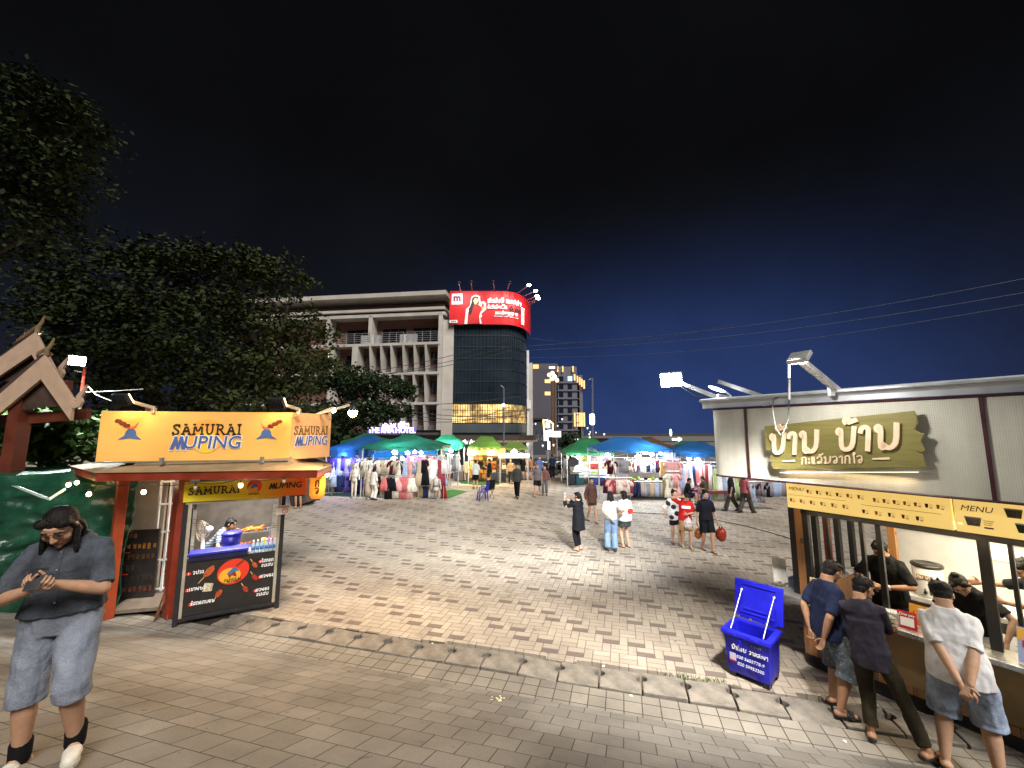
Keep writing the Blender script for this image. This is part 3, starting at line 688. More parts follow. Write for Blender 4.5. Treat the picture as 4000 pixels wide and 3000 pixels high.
def ground():
    b = MB(); b.quad((-900, -300, -.32), (900, -300, -.32), (900, 1500, -.32), (-900, 1500, -.32))
    tag(b.build('ground', mat('earth', (.05, .042, .034), rough=.9, var=.4, vscale=.8, bump=.6)), kind='structure')
    r = random.Random(3); edge = []; s = -80
    while s < 90:
        near = -8 < s < 8
        if near:
            dd = .51+r.choice((0, 0, .0, .02, .03, .08)) if not (-1.3 < s < -.3 or .9 < s < 2.0) else .60
            L = r.uniform(.12, .5); edge += [D(s, dd), D(s+L, dd+r.uniform(-.01, .012))]; s += L
        else: edge += [D(s, .51)]; s += 6
    top = edge+[D(90, 34), D(-80, 34)]
    b = MB(); b.poly(top); n = len(edge)
    for i in range(n-1): b.quad(edge[i], edge[i+1], edge[i+1]-Vector((0, 0, .3)), edge[i]-Vector((0, 0, .3)))
    tag(b.build('plaza', paver_mat()), kind='structure')
    b = MB(); b.quad(D(-300, 34, .004), D(300, 34, .004), D(300, 45, .004), D(-300, 45, .004))
    tag(b.build('road', mat('asphalt', (.045, .045, .047), rough=.75, var=.3, vscale=3, bump=.4)), kind='structure')
    b = MB(); b.quad(D(-300, 45, .02), D(300, 45, .02), D(300, 400, .02), D(-300, 400, .02)); b.quad(D(-300, 45, .02), D(300, 45, .02), D(300, 45, -.1), D(-300, 45, -.1))
    tag(b.build('far_pavement', mat('far_paving', (.16, .15, .14), rough=.8, var=.3, vscale=2)), kind='structure')
    b = MB(); ss = [-40+.5*i for i in range(161)]
    b.quad(D(-40, .75, -.27), D(40, .75, -.27), D(40, -.03, -.27), D(-40, -.03, -.27)); b.quad(D(-40, .55, -.012), D(-5.42, .55, -.012), D(-5.42, -.01, -.012), D(-40, -.01, -.012))
    tag(b.build('drain_channel', mat('drain_mud', (.022, .018, .013), rough=.85, var=.5, vscale=9, bump=1.0, bscale=22)), kind='structure')
    b = MB(); b.quad(D(-40, 0), D(40, 0), D(40, -.40), D(-40, -.40)); b.quad(D(-40, 0), D(-40, 0, -.3), D(40, 0, -.3), D(40, 0))
    tag(b.build('kerb_tiles', tile_mat('kerb_tile', .215, .2, 0, (.20, .182, .154), (.25, .228, .193), (.055, .045, .036), .007)), kind='structure')
    b = MB(); ds = [-.40, -1, -2, -3, -4, -5, -6, -6.4, -12]
    for i in range(len(ds)-1): b.quad(D(-40, ds[i], slope_z(ds[i])), D(40, ds[i], slope_z(ds[i])), D(40, ds[i+1], slope_z(ds[i+1])), D(-40, ds[i+1], slope_z(ds[i+1])))
    tag(b.build('sloping_pavement', tile_mat('slope_tile', .30, .285, .5, (.165, .150, .130), (.218, .201, .175), (.034, .036, .030), .0055)), kind='structure')
    # concrete covers with half-round lifting holes at their ends
    cm = mat('slab_concrete', (.20, .176, .145), rough=.85, var=.5, vscale=5, bump=.7, bscale=35)
    s = -5.14; i = 0; proto = []
    for v in range(5):
        b = MB(); L = .524; w_ = .435; rr = random.Random(v)
        pts = [(-L/2, 0), (L/2, 0)]; nr = .058
        for sx in (1, -1):
            arc = [(sx*L/2-sx*nr*math.sin(math.pi*t/6), .29+(-1 if sx > 0 else 1)*nr*math.cos(math.pi*t/6)) for t in range(7)]
            pts += arc if sx > 0 else []
            if sx > 0: pts += [(L/2, w_+rr.uniform(-.02, .005)), (0, w_+rr.uniform(-.015, .01)), (-L/2, w_+rr.uniform(-.02, .005))]
            else: pts += arc
        b.prism([Vector((p[0]+rr.uniform(-.004, .004), p[1], 0)) for p in pts], (0, 0, -.10)); proto.append(b)
    adj = ['chipped', 'smooth', 'stained', 'cracked', 'worn']
    while s < 6.3:
        b = proto[i % 5]; q = MB(); q.v = [v.copy() for v in b.v]; q.f = list(b.f)
        o = q.build('drain_cover', cm, None, bevel=.012)
        tilt = rng.uniform(-.03, .03) if not -1.6 < s < .4 else rng.uniform(-.07, .07)
        o.location = D(s, .03+rng.uniform(-.015, .02), .004+rng.uniform(-.012, .022)); o.rotation_euler = (rng.uniform(-.02, .05), tilt, DANG+rng.uniform(-.015, .015))
        near = 'beside the blue ice box' if 2.4 < s < 3.6 else 'at the feet of the queueing men' if s >= 3.6 else 'below the black skewer counter' if s < -3.5 else 'in the broken middle of the gutter' if -1.7 < s < 1.2 else 'in the even run of the gutter'
        tag(o, f'grey concrete drain cover with lifting holes, {near}', 'drain cover', 'concrete covers along the gutter'); s += .548; i += 1
    # dead leaves, paper scraps and a tuft of weed along the gutter
    lm = mat('paper_scrap', (.75, .73, .68), var=.1)
    for px, py in ((1397, 2525), (1690, 2518), (2358, 2605), (2466, 2720), (2436, 2263), (2690, 2212), (3300+0, 2900)):
        p = G(px, py); b = MB(); r = random.Random(px)
        a = [Vector((r.uniform(.012, .03)*math.cos(t), r.uniform(.012, .03)*math.sin(t), r.uniform(.002, .012))) for t in (0, 1.2, 2.5, 3.6, 5)]
        b.poly(a); o = b.build('paper_scrap', lm); o.location = (p.x, p.y, max(.006, ground_z(p.x, p.y)+.004)); sdm = o.modifiers.new('t', 'SOLIDIFY'); sdm.thickness = .002
        tag(o, 'small white scrap of paper lying on the pavement by the gutter' if px != 2690 else 'small white scrap of paper on the pavers in front of the red shirt group', 'litter', 'paper scraps on the paving')
    b = MB(); r = random.Random(5)
    for k in range(260):
        s0 = r.choice((r.gauss(2.25, .13), r.gauss(2.62, .12))); p = D(s0, .53+r.uniform(-.05, .06), 0); h = r.uniform(.02, .075); a = r.uniform(0, 6.28); t = Vector((math.cos(a), math.sin(a), 0))*.004
        b.add([p-t, p+t, p+Vector((r.uniform(-.04, .04), r.uniform(-.04, .04), h))], [(0, 1, 2)])
    tag(b.build('grass', mat('weed', (.075, .13, .025), var=.3), fixn=False), 'green weed tufts growing from the gutter edge', 'grass', kind='stuff')
    b = MB(); r = random.Random(8)
    c = G(1940, 2735)
    for k in range(16):
        x = c.x+r.gauss(0, .05); y = c.y+.55+r.gauss(0, .035); b.ball((x, y, 0), (.012, .007, .006), 6, 4)
    cc = ray(1940, 2735)
    # drop it on the slope along the line of sight
    for t in np.linspace(2, 7, 2000):
        x, y, z = cc[0]*t/1600, cc[1]*t/1600, HC-cc[2]*t/1600
        if z < ground_z(x, y): break
    b = MB()
    for k in range(18): b.ball((x+r.gauss(0, .045), y+r.gauss(0, .03), z+.006), (.013, .007, .006), 6, 4)
    tag(b.build('spilled_rice', mat('rice', (.75, .68, .38)), smooth=True), 'small spill of pale yellow food on the sloping paving', 'litter')
ground()
# ---------------------------------------------------------------- shared materials
STEEL = mat('steel', (.45, .46, .48), rough=.38, metal=.8, var=.2)
BLACKM = mat('black_metal', (.02, .02, .022), rough=.45, var=.2)
BLACKP = mat('black_plastic', (.018, .018, .02), rough=.4, var=.15)
WHITEP = mat('white_plastic', (.75, .75, .73), rough=.4, var=.12)
ALU = mat('aluminium', (.6, .6, .6), rough=.35, metal=.6, var=.15)
WHITE_T = mat('print_white', (.85, .85, .83), var=0, rough=.5); BLACK_T = mat('print_black', (.015, .013, .012), var=0, rough=.5)
RED_T = mat('print_red', (.62, .035, .02), var=0, rough=.5); BROWN_T = mat('print_brown', (.11, .055, .02), var=0, rough=.6)
def plane_at(p0, u):
    p0 = Vector(p0); u = Vector(u).normalized(); nn = Vector((u.y, -u.x, 0))
    def f(px, py, d=0):
        r, F, Dn = ray(px, py); o = p0+nn*d; t = (o.x*nn.x+o.y*nn.y)/(r*nn.x+F*nn.y)
        q = Vector((r*t, F*t, HC-Dn*t)); return (q-p0).dot(u), q.z
    return f, u, nn
# ---------------------------------------------------------------- left kiosk: skewer stand
def muping(h, grow=0):
    p = [(0, 0), (.30, 1), (.46, 1), (.56, .5), (.68, 1), (.84, 1), (1.1, 0), (.84, 0), (.76, .42), (.64, .0), (.48, 0), (.40, .42), (.24, 0)]; c_ = .5; b = MB()
    b.prism([Vector(((x-.55)*h*(1+grow/h)-1.9*h, (y-.5)*h*(1+2*grow/h), -.003)) for x, y in p], (0, 0, .006)); t = text_mesh('UPING', h*1.36, .003+grow*.55, .003, .1); k = 3.1*h/(max(v.x for v in t.v)-min(v.x for v in t.v)) if not grow else 1; t.xform(Matrix.Translation((.45*h, 0, 0)))
    return b.merge(t)
def left_kiosk():
    T = thing('food_kiosk', 'red and orange skewer kiosk with orange signboard and swooping tan roof', 'kiosk', (-5.6, 8.4, 0))
    RED = mat('kiosk_red', '#7c2c16', rough=.5, var=.25, vscale=4, bump=.15); ORG = mat('kiosk_orange', '#8e3a1c', rough=.5, var=.2, vscale=4)
    TAN = mat('kiosk_roof', (.23, .165, .095), rough=.75, var=.3, vscale=3, bump=.4, bscale=80)
    # eaves outline
    L = W(374, 1880, 6.75); Rr = W(1238, 1865, 7.28); RB = W(1296, 1840, 8.3); LB = W(258, 1842, 7.75)
    z0 = 2.50; z1 = 2.635
    ring = [Vector((L.x, L.y, 0)), Vector((Rr.x, Rr.y, 0)), Vector((RB.x, RB.y, 0)), Vector((-4.9, 10.4, 0)), Vector((-8.2, 10.6, 0)), Vector((LB.x-.35, LB.y+.4, 0))]
    c = sum(ring, Vector())/6
    def rg(f, z): return [c+(p-c)*f+Vector((0, 0, z)) for p in ring]
    b = MB(); b.loft([rg(1, z0), rg(1, z1), rg(.985, z1), rg(.985, z0)], cap=False); b.loft([rg(.985, z0+.05), rg(.985, z0+.06)])
    b.build('fascia', RED, T, world=True)
    b = MB(); b.loft([rg(1.012, z1+.003), rg(.90, z1+.05), rg(.77, z1+.09), rg(.66, z1+.42), rg(.60, z1+.95)])
    b.build('roof', TAN, T, world=True)
    # columns
    for p, m, nm in ((W(412, 2300, 7.5), ORG, 'column'), (W(652, 2300, 7.55), RED, 'column')):
        b = MB(); b.box((p.x, p.y+.1, 1.25), (.15 if m is ORG else .24, .15, 2.5), -.6); b.build(nm, m, T, world=True, bevel=.01)
    b = MB(); b.box((-6.1, 10.15, 1.25), (.2, .2, 2.5), .3); b.build('column', RED, T, world=True)
    b = MB(); b.box((-8.2, 9.8, 1.25), (.2, .2, 2.5), .3); b.build('column', ORG, T, world=True)
    # floor and walls
    fm = mat('kiosk_floor', (.16, .13, .10), rough=.7); b = MB(); b.prism([Vector((-7.25, 7.6, .06)), Vector((-6.2, 7.85, .06)), Vector((-5.3, 8.5, .06)), Vector((-5.8, 10, .06)), Vector((-8, 10, .06))], (0, 0, .06)); b.build('floor', fm, T, world=True)
    wm = mat('kiosk_wall', (.42, .36, .29), rough=.7, var=.2, vscale=5); b = MB(); a0 = W(425, 2300, 8.55); a1 = W(610, 2300, 8.75)
    b.prism([Vector((a0.x-.5, a0.y, .12)), Vector((a1.x, a1.y, .12)), Vector((a1.x, a1.y+.05, .12)), Vector((a0.x-.5, a0.y+.05, .12))], (0, 0, 2.38)); b.build('wall', wm, T, world=True)
    gm = mat('kiosk_backwall', (.12, .108, .10), rough=.8, var=.3); b = MB(); b.prism([Vector((-7.0, 9.15, .12)), Vector((-5.68, 9.75, .12)), Vector((-5.71, 9.81, .12)), Vector((-7.03, 9.21, .12))], (0, 0, 2.38)); b.build('wall', gm, T, world=True)['label'] = 'dark grey rear wall behind the cook'
    # white framed side door beside the cream wall
    dm = mat('door_white', (.6, .6, .58), rough=.5); b = MB(); d0 = W(640, 2200, 8.45)
    for dx in (-.16, .0, .16): b.box((d0.x+dx, d0.y+dx*.4, 1.25), (.035, .035, 2.2))
    for z in (.2, .75, 1.3, 1.85, 2.3): b.box((d0.x, d0.y, z), (.34, .03, .035), .38)
    b.build('door', dm, T, world=True)
    # orange signboard with three lettered faces
    A0, A1, B1 = W(396, 1612, 7.05), W(1141, 1622, 7.62), W(1294, 1631, 8.45)
    zb, zt = 2.80, 3.68
    sm_ = mat('sign_orange', '#ecb55e', rough=.55, var=.10, vscale=1.2); sm2 = mat('sign_orange_side', '#e2ab74', rough=.55, var=.08)
    P = [Vector((A0.x, A0.y, 0)), Vector((A1.x, A1.y, 0)), Vector((B1.x, B1.y, 0)), Vector((-4.6, 9.6, 0)), Vector((-7.3, 9.4, 0))]
    b = MB(); b.prism([p+Vector((0, 0, zb)) for p in P], (0, 0, zt-zb)); S0 = b.build('signboard', sm_, T, world=True)
    u = (P[1]-P[0]).normalized(); M = frame(P[0]+Vector((0, 0, zb)), u, (0, 0, 1)); Ln = (P[1]-P[0]).length; hh = zt-zb
    inv = None
    def art(mb, m, nm='lettering', par=S0, lab=None):
        o = mb.build(nm, m, par, world=True)
        if lab: o['label'] = lab
        return o
    def Mo(x, y, off=.004): return M @ Matrix.Translation((x*Ln, y*hh, off))
    art(disc((0, 0), .30, Mo(.545, .50, .003)), mat('sun_orange', '#f0a64a', var=0), 'sun_disc'); art(disc((0, -.04), .20, Mo(.545, .42, .0042), depth=.003), mat('sun_yellow', '#f7c23c', var=0), 'sun_disc')
    art(strokes('SAMURAI', .185, .15, .003, 0, .10, Mo(.55, .635, .012)), mat('sign_ink', '#2d2210', var=0))
    art(muping(.235, .02).xform(Mo(.545, .36, .010)), WHITE_T); art(muping(.235).xform(Mo(.545, .36, .016)), mat('sign_blue', '#4b5f96', var=0))
    HB_ = mat('hat_blue', '#4a6a9c', var=.15, vscale=30); MEAT = mat('print_meat', '#7d3a1c', var=.5, vscale=40)
    for x0, sg in ((.155, 1), (.865, -1)):
        Mx = Mo(x0, .53, .004) @ Matrix.Diagonal((sg, 1, 1, 1))
        art(flat([(-.18, -.09), (-.09, -.02), (-.07, .06), (-.02, .11), (.03, .11), (.08, .06), (.10, -.02), (.18, -.09), (.09, -.075), (0, -.06), (-.09, -.075)], Mx), HB_, 'hat_print')
        art(flat([(-.08, .21), (-.05, .12), (.01, .09), (.07, .12), (.11, .22), (.06, .155), (.01, .135), (-.04, .155)], Mx, .006), mat('print_flame', '#d06a4a', var=0), 'hat_print')
        bb = MB()
        for k in range(6): bb.prism([Vector((-.22+.034*k+.04*math.cos(t), .24-.02*k+.036*math.sin(t)+.015*(k % 2), 0)) for t in np.linspace(0, 5.5, 8)], (0, 0, .003+.0006*k))
        art(bb.xform(Mx), MEAT, 'skewer_print')
    u2 = (P[2]-P[1]).normalized(); M2 = frame(P[1]+Vector((0, 0, zb)), u2, (0, 0, 1)); L2 = (P[2]-P[1]).length
    art(MB().quad((0.01, .01, .003), (L2, .01, .003), (L2, hh-.01, .003), (.01, hh-.01, .003)).xform(M2), sm2, 'panel')
    k2 = M2 @ Matrix.Translation((L2*.5, hh*.62, .008)) @ Matrix.Diagonal((.8, 1, 1, 1)); art(strokes('SAMURAI', .16, .14, .003, 0, .10, k2), mat('sign_ink2', '#7a5a2a', var=0))
    k2 = M2 @ Matrix.Translation((L2*.5, hh*.38, .008)) @ Matrix.Diagonal((.8, 1, 1, 1)); art(muping(.19, .016).xform(k2), WHITE_T); art(muping(.19).xform(k2 @ Matrix.Translation((0, 0, .004))), MATS['sign_blue'])
    b = MB()
    for t in (.34, .86):
        q = P[0].lerp(P[1], t)+Vector((u.y, -u.x, 0))*.08; b.box((q.x, q.y, 2.80), (.05, .05, .12))
    q0 = P[0]+Vector((u.y, -u.x, 0))*.05+Vector((0, 0, 2.785)); q1 = P[1]+Vector((u.y, -u.x, 0))*.05+Vector((0, 0, 2.785)); b.tube([q0, q1], .012, 6)
    b.build('sign_rail', mat('rail_grey', (.2, .19, .17)), T, world=True)
    # floodlights leaning out over the sign, seen from their black backs
    for px, py, yy in ((478, 1560, 6.75), (1085, 1575, 7.15)):
        h = W(px, py, yy); root = Vector((h.x+.15, h.y+.55, 3.66)); f_ = thing('floodlight', 'black floodlight on short bracket above the orange sign, ' + ('over its striped left end' if px < 900 else 'nearer the warm lit lamp arm'), 'floodlight', h, 0, 'floodlights on the skewer kiosk')
        b = MB(); Mr = Matrix.Rotation(.65, 3, 'X'); b.box(h, (.24, .06, .21), M=Mr)
        for i in range(6): b.box(h+Mr @ Vector((-.12+.048*i, -.045, 0)), (.008, .04, .19), M=Mr)
        b.build('housing', BLACKM, f_, world=True, bevel=.008)
        b = MB(); b.beam(h+Vector((.0, .03, 0)), root+Vector((0, -.1, .08)), .05); b.beam(root+Vector((0, -.1, .08)), root+Vector((0, -.1, -.02)), .06); b.build('bracket', mat('bracket_white', (.5, .42, .3)), f_, world=True)
        b = MB(); b.box(h+Mr @ Vector((0, .036, 0)), (.26, .01, .17), M=Mr); b.build('lens', lampmat('warm_lens', (1, .55, .2), 8), f_, world=True)
        light('flood_light', 'SPOT', h+Mr @ Vector((0, .06, -.02)), 62, (1, .70, .40), .1, target=h+Vector((.1, .9, -.9)), spot=150, blend=.9, parent=f_)
    # black framed counter front
    fA, uA, nA = plane_at((-5.78, 7.29, 0), (1.31, .75, 0)); Lw = Vector((1.31, .75, 0)).length
    Mf = frame((-5.78, 7.29, 0), uA, (0, 0, 1))
    C = thing('food_counter', 'black framed skewer counter with printed menu front under a yellow sign', 'counter', (-5.1, 7.7, 0))
    b = MB()
    for s_ in (0, Lw):
        b.box(Mf @ Vector((s_, 1.06, 0)), (.07, .07, 2.12), .52)
    b.box(Mf @ Vector((Lw/2, .10, 0)), (Lw, .06, .06), .52); 
    for s_ in (.0, Lw): b.box(Mf @ Vector((s_, .95, -.62)), (.05, .05, 1.9), .52)
    b.build('frame', BLACKM, C, world=True, bevel=.006)
    b = MB()
    for s_ in (.065, Lw-.065): b.box(Mf @ Vector((s_, 1.1, .02)), (.045, .03, 1.95), .52)
    b.box(Mf @ Vector((Lw/2, 2.06, .02)), (Lw, .03, .05), .52); b.build('trim', mat('trim_beige', (.36, .32, .24), rough=.5), C, world=True)
    pt = fA(723, 2195)[1]; pbm = .14; pm = mat('menu_black', (.022, .019, .018), rough=.4, var=.2, vscale=8)
    b = MB(); b.box(Mf @ Vector((Lw/2, (pt+pbm)/2, -.01)), (Lw-.17, .03, pt-pbm), .52); Pn = b.build('menu_panel', pm, C, world=True)
    b = MB(); b.box(Mf @ Vector((Lw/2, pt-.04, -.34)), (Lw-.1, .62, .05), .52); b.build('worktop', mat('worktop_grey', (.35, .36, .40), rough=.35, metal=.3), C, world=True)
    def at(px, py, off=.012):
        s_, z_ = fA(px, py); return Mf @ Matrix.Translation((s_, z_, off))
    def part(mb, m, nm): return mb.build(nm, m, Pn, world=True)
    cx = at(600+545/1.747, 1550+1190/1.747)
    part(disc((0, 0), .245, cx @ Matrix.Rotation(.35, 4, 'Z'), 32, .215), mat('logo_red', '#d8361f', var=0), 'logo_disc')
    part(disc((-.05, -.06), .165, cx @ Matrix.Translation((0, 0, .004)), 28, .13), mat('logo_yellow', '#e0a52c', var=0), 'logo_disc')
    cq = cx @ Matrix.Translation((0, 0, .008)); part(flat([(-.09, -.02), (0, .08), (.03, .07), (.09, .0), (.0, .0), (-.04, -.05)], cq), MATS['hat_blue'], 'hat_print'); part(flat([(-.09, -.02), (.03, -.0), (.06, -.10), (-.02, -.06), (-.05, -.11)], cq, .003), mat('logo_darkred', '#8d2a18', var=0), 'hat_print')
    bb = MB()
    for k in range(5): bb.prism([Vector((.05+.022*k+.02*math.cos(t), .10+.018*k+.018*math.sin(t), 0)) for t in np.linspace(0, 5.5, 8)], (0, 0, .003))
    part(bb.xform(cq), MATS['print_meat'], 'skewer_print')
    part(strokes('SAMURAI', .042, .2, .002, 0, .1, cq @ Matrix.Translation((0, -.135, 0))), BLACK_T, 'lettering'); part(text_mesh('MUPING', .045, .001, .001, .1).xform(cq @ Matrix.Translation((0, -.172, 0))), BLACK_T, 'lettering')
    for n_, px, py, tx in (('1', 240, 1208, 'ໝູປິ້ງ'), ('2', 233, 1320, 'ເຂົ້າໜຽວ'), ('3', 255, 1416, 'ໄສ້ກອກນ້ອຍ'), ('4', 730, 1123, 'ໄສ້ກອກ'), ('5', 726, 1228, 'ຂົ້ວຊີ້ນ'), ('6', 696, 1322, 'ຂົ້ວຊີ້ນ')):
        q = at(600+px/1.747, 1550+py/1.747); part(disc((0, 0), .036, q, 16, .03), RED_T, 'number_badge'); part(text_mesh(n_, .05, .001, .001).xform(q @ Matrix.Translation((0, 0, .006))), WHITE_T, 'lettering')
        part(strokes({'1': 'ໝປີງ', '2': 'ເຂາຫຍວ', '3': 'ໃສກອກນອຍ', '4': 'ໃສກອກ', '5': 'ຂວຫອງ', '6': 'ຂວຫອງ'}[n_], .052, .2, .002, 0, .12, q @ Matrix.Translation((.14 if n_ in '12' else .17 if n_ == '3' else .115, .008, .004))), WHITE_T, 'lettering')
        if n_ in '46': part(strokes('ງນເສນ', .05, .2, .002, 0, .12, q @ Matrix.Translation((.115, -.075, .004))), WHITE_T, 'lettering')
    r = random.Random(2)
    for px, py, sx, an, cl in ((380, 1190, .10, .9, '#b5562a'), (370, 1297, .085, 0, '#c8bb9a'), (445, 1340, .07, 1.0, '#b84a22'), (690, 1145, .06, -1.0, '#b5562a'), (690, 1230, .06, -1.0, '#a8321f'), (628, 1310, .06, -1.0, '#a8321f')):
        q = at(600+px/1.747, 1550+py/1.747) @ Matrix.Rotation(an, 4, 'Z'); m_ = mat('food_'+cl, cl, var=.5, vscale=40)
        if an == 0: part(flat([(-.075, -.065), (.06, -.075), (.08, .05), (-.05, .08)], q), m_, 'food_print')
        else:
            part(flat([(.1*math.cos(t)*(.9+.2*r.random())*sx/.07*.72, .045*math.sin(t)*sx/.07*.9, 0) for t in np.linspace(0, 6, 12)], q), m_, 'food_print'); part(flat([(-.20*sx/.07*.8, -.006), (-.07, -.006), (-.07, .006), (-.20*sx/.07*.8, .006)], q), mat('stick', '#c8a860', var=0), 'food_print')
    # yellow sign above the counter
    Y0 = W(718, 1926, 7.22); Y1 = W(1198, 1893, 8.12); uy = Vector((Y1.x-Y0.x, Y1.y-Y0.y, 0)); Ly = uy.length; uy.normalize(); zc = 2.25
    My = frame((Y0.x, Y0.y, 0), uy, (0, 0, 1)); b = MB(); b.box(My @ Vector((Ly/2, zc, -.02)), (Ly, .035, .34), math.atan2(uy.y, uy.x))
    g = NG('sign_yellow_red'); v = g.coords(); sx = g.new('ShaderNodeSeparateXYZ'); g.L.new(v, sx.inputs[0]); f_ = g.rng(sx.outputs[0], .02, .95, 0, 1)
    g.L.new(g.mix(f_, lin('#e2cf22'), lin('#e8641c')), g.b.inputs['Base Color']); g.b.inputs['Roughness'].default_value = .5
    YS = b.build('yellow_sign', g.m, C, world=True)
    def yp(mb, m, nm='lettering'): return mb.build(nm, m, YS, world=True)
    yp(strokes('SAMURAI', .125, .16, .003, 0, .1, My @ Matrix.Translation((Ly*.235, zc+.015, .004))), BLACK_T)
    yp(muping(.115).xform(My @ Matrix.Translation((Ly*.81, zc+.03, .004))), BLACK_T)
    q = My @ Matrix.Translation((Ly*.545, zc+.03, .002)); yp(disc((0, .02), .12, q), MATS['logo_red'], 'logo_disc'); yp(disc((-.02, -.03), .08, q @ Matrix.Translation((0, 0, .004))), MATS['logo_yellow'], 'logo_disc'); yp(flat([(-.07, -.01), (0, .07), (.03, .06), (.07, .0), (.0, .0), (-.03, -.03)], q @ Matrix.Translation((0, 0, .009))), MATS['hat_blue'], 'hat_print')
    yp(strokes('SAMURAI', .028, .2, .002, 0, .1, q @ Matrix.Translation((0, -.12, .002))), BLACK_T)
    # things on the worktop
    def top(px, py, d): # place on worktop plane, d behind the front
        s_, _ = fA(px, py, -d); return Mf @ Vector((s_, 0, -d))
    wt = pt-.015
    bl = mat('lid_blue', '#2c2f9c', rough=.45, var=.15); p = top(845, 2170, .12)
    t = thing('cool_box', 'flat blue lidded cool box lying along the skewer counter top', 'cool box', (p.x, p.y, wt), .52); b = MB(); b.box((.05, 0, .05), (.86, .3, .10)); b.build('body', mat('lid_navy', '#17183c', rough=.5), t, bevel=.01); b = MB(); b.box((.05, 0, .12), (.9, .34, .045)); b.build('lid', bl, t, bevel=.012)
    p = top(903, 2110, .50); t = thing('bucket', 'blue plastic bucket with lid standing on the skewer counter', 'bucket', (p.x, p.y, wt)); b = MB(); b.lathe([(.125, 0), (.16, .30), (.155, .30), (.12, .01)], n=24); b.build('body', mat('bucket_blue', '#2b2f9a', rough=.4), t, smooth=True); b = MB(); b.lathe([(.168, .295), (.172, .325), (.16, .345), (.0, .35)], n=24); b.build('lid', bl, t, smooth=True); b = MB(); b.tube([Vector((.17*math.cos(a), -.17*abs(math.sin(a)), .27-.12*math.sin(a))) for a in np.linspace(0, math.pi, 10)], .006, 6); b.build('handle', bl, t)
    wat = mat('bottle_water', (.55, .68, .78), rough=.12, alpha=.75, var=.1); wl = mat('bottle_label', '#4f86c8', var=.2); wcap = mat('bottle_cap', (.85, .87, .88), var=0)
    first = None
    for k in range(6):
        p = top(988+17.2*k, 2150-3*k, .09); 
        if first is None:
            t = thing('water_bottle', 'x', 'bottle', (p.x, p.y, wt)); b = MB(); b.lathe([(.030, 0), (.033, .02), (.033, .14), (.030, .165), (.013, .20), (.013, .215)], n=14); b.build('body', wat, t, smooth=True); b = MB(); b.lathe([(.0338, .06), (.0338, .125)], n=14); b.build('label_band', wl, t, smooth=True); b = MB(); b.lathe([(.016, .21), (.016, .235), (.001, .236)], n=12); b.build('cap', wcap, t, smooth=True); first = t
        else: t = copy_tree(first); t.location = (p.x, p.y, wt)
        t['label'] = 'clear water bottle with white cap in the row of six on the skewer counter'; t['group'] = 'water bottles on the skewer counter'
    p = top(1045, 2085, .30); cps = [('#cbd23a', -.05), ('#d7569c', .05)]
    for cl, dx in cps:
        t = MB(); t.lathe([(.032, 0), (.045, .15), (.04, .15), (.03, .01)], n=14); o = t.build('cup', mat('cup'+cl, cl), smooth=True); o.location = (p.x+dx, p.y+dx*.5, wt+.06); tag(o, ('lime green' if 'cb' in cl else 'pink')+' plastic cup behind the water bottles on the skewer counter', 'cup')
    # grill with skewers and trays
    p = top(985, 2050, .75); t = thing('grill', 'steel charcoal grill loaded with meat skewers beside the cook', 'grill', (p.x, p.y, 0), .52); b = MB(); b.box((0, 0, .98), (.62, .30, .14)); 
    for sx in (-.25, .25):
        for sy in (-.1, .1): b.box((sx, sy, .46), (.03, .03, .92))
    b.build('firebox', mat('grill_steel', (.16, .16, .17), rough=.45, metal=.6), t); b = MB()
    for k in range(9): b.tube([(-.28+.07*k, -.17, 1.07), (-.28+.07*k, .16, 1.07)], .006, 5)
    b.build('grate', STEEL, t); b = MB()
    for k in range(7): b.ball((-.24+.075*k, -.02+.03*(k % 2), 1.09), (.026, .085, .018), 8, 6)
    b.build('skewers', mat('grilled_meat', '#a5482a', var=.5, vscale=20), t, smooth=True)
    p = top(1000, 2010, .95); t = thing('food_rack', 'wire rack holding orange fried sticks above the grill', 'rack', (p.x, p.y, 0), .52); b = MB()
    for k in range(8): b.box((-.26+.07*k, 0, 1.28), (.012, .34, .012))
    b.box((0, -.17, 1.28), (.58, .015, .02)); b.box((0, .17, 1.28), (.58, .015, .02))
    for sx in (-.27, .27): b.box((sx, 0, .64), (.025, .025, 1.28))
    b.build('frame', STEEL, t); b = MB(); r = random.Random(4)
    for k in range(12): b.beam((-.25+r.uniform(0, .4), -.12, 1.30+.012*(k % 3)), (-.2+r.uniform(0, .4), .13, 1.31+.012*(k % 3)), .03)
    b.build('sticks', mat('fried', '#d07a30', var=.4, vscale=25), t)
    # fan
    p = top(796, 2080, .55); t = thing('desk_fan', 'white electric fan with round cage at the left of the skewer counter', 'fan', (p.x, p.y, wt)); Mr = Matrix.Rotation(-.5, 3, 'Z') @ Matrix.Rotation(math.pi/2, 3, 'X')
    b = MB(); b.lathe([(.11, 0), (.12, .02), (.05, .05), (.03, .06), (.03, .36)], n=18); b.build('stand', WHITEP, t, smooth=True); hd = Vector((0, 0, .42)); b = MB(); b.ball(hd+Mr @ Vector((0, 0, -.08)), (.06, .09, .06), 12, 8); b.build('motor', WHITEP, t, smooth=True)
    b = MB()
    for rr in (.06, .11, .16, .19): b.tube([hd+Mr @ Vector((rr*math.cos(a), rr*math.sin(a), .05)) for a in np.linspace(0, 2*math.pi, 28)], .0035, 5)
    for k in range(22):
        a = 2*math.pi*k/22; b.tube([hd+Mr @ Vector((.02*math.cos(a), .02*math.sin(a), .06)), hd+Mr @ Vector((.19*math.cos(a), .19*math.sin(a), .05)), hd+Mr @ Vector((.12*math.cos(a), .12*math.sin(a), -.05))], .0025, 4)
    b.build('cage', mat('fan_cage', (.45, .40, .33)), t); b = MB()
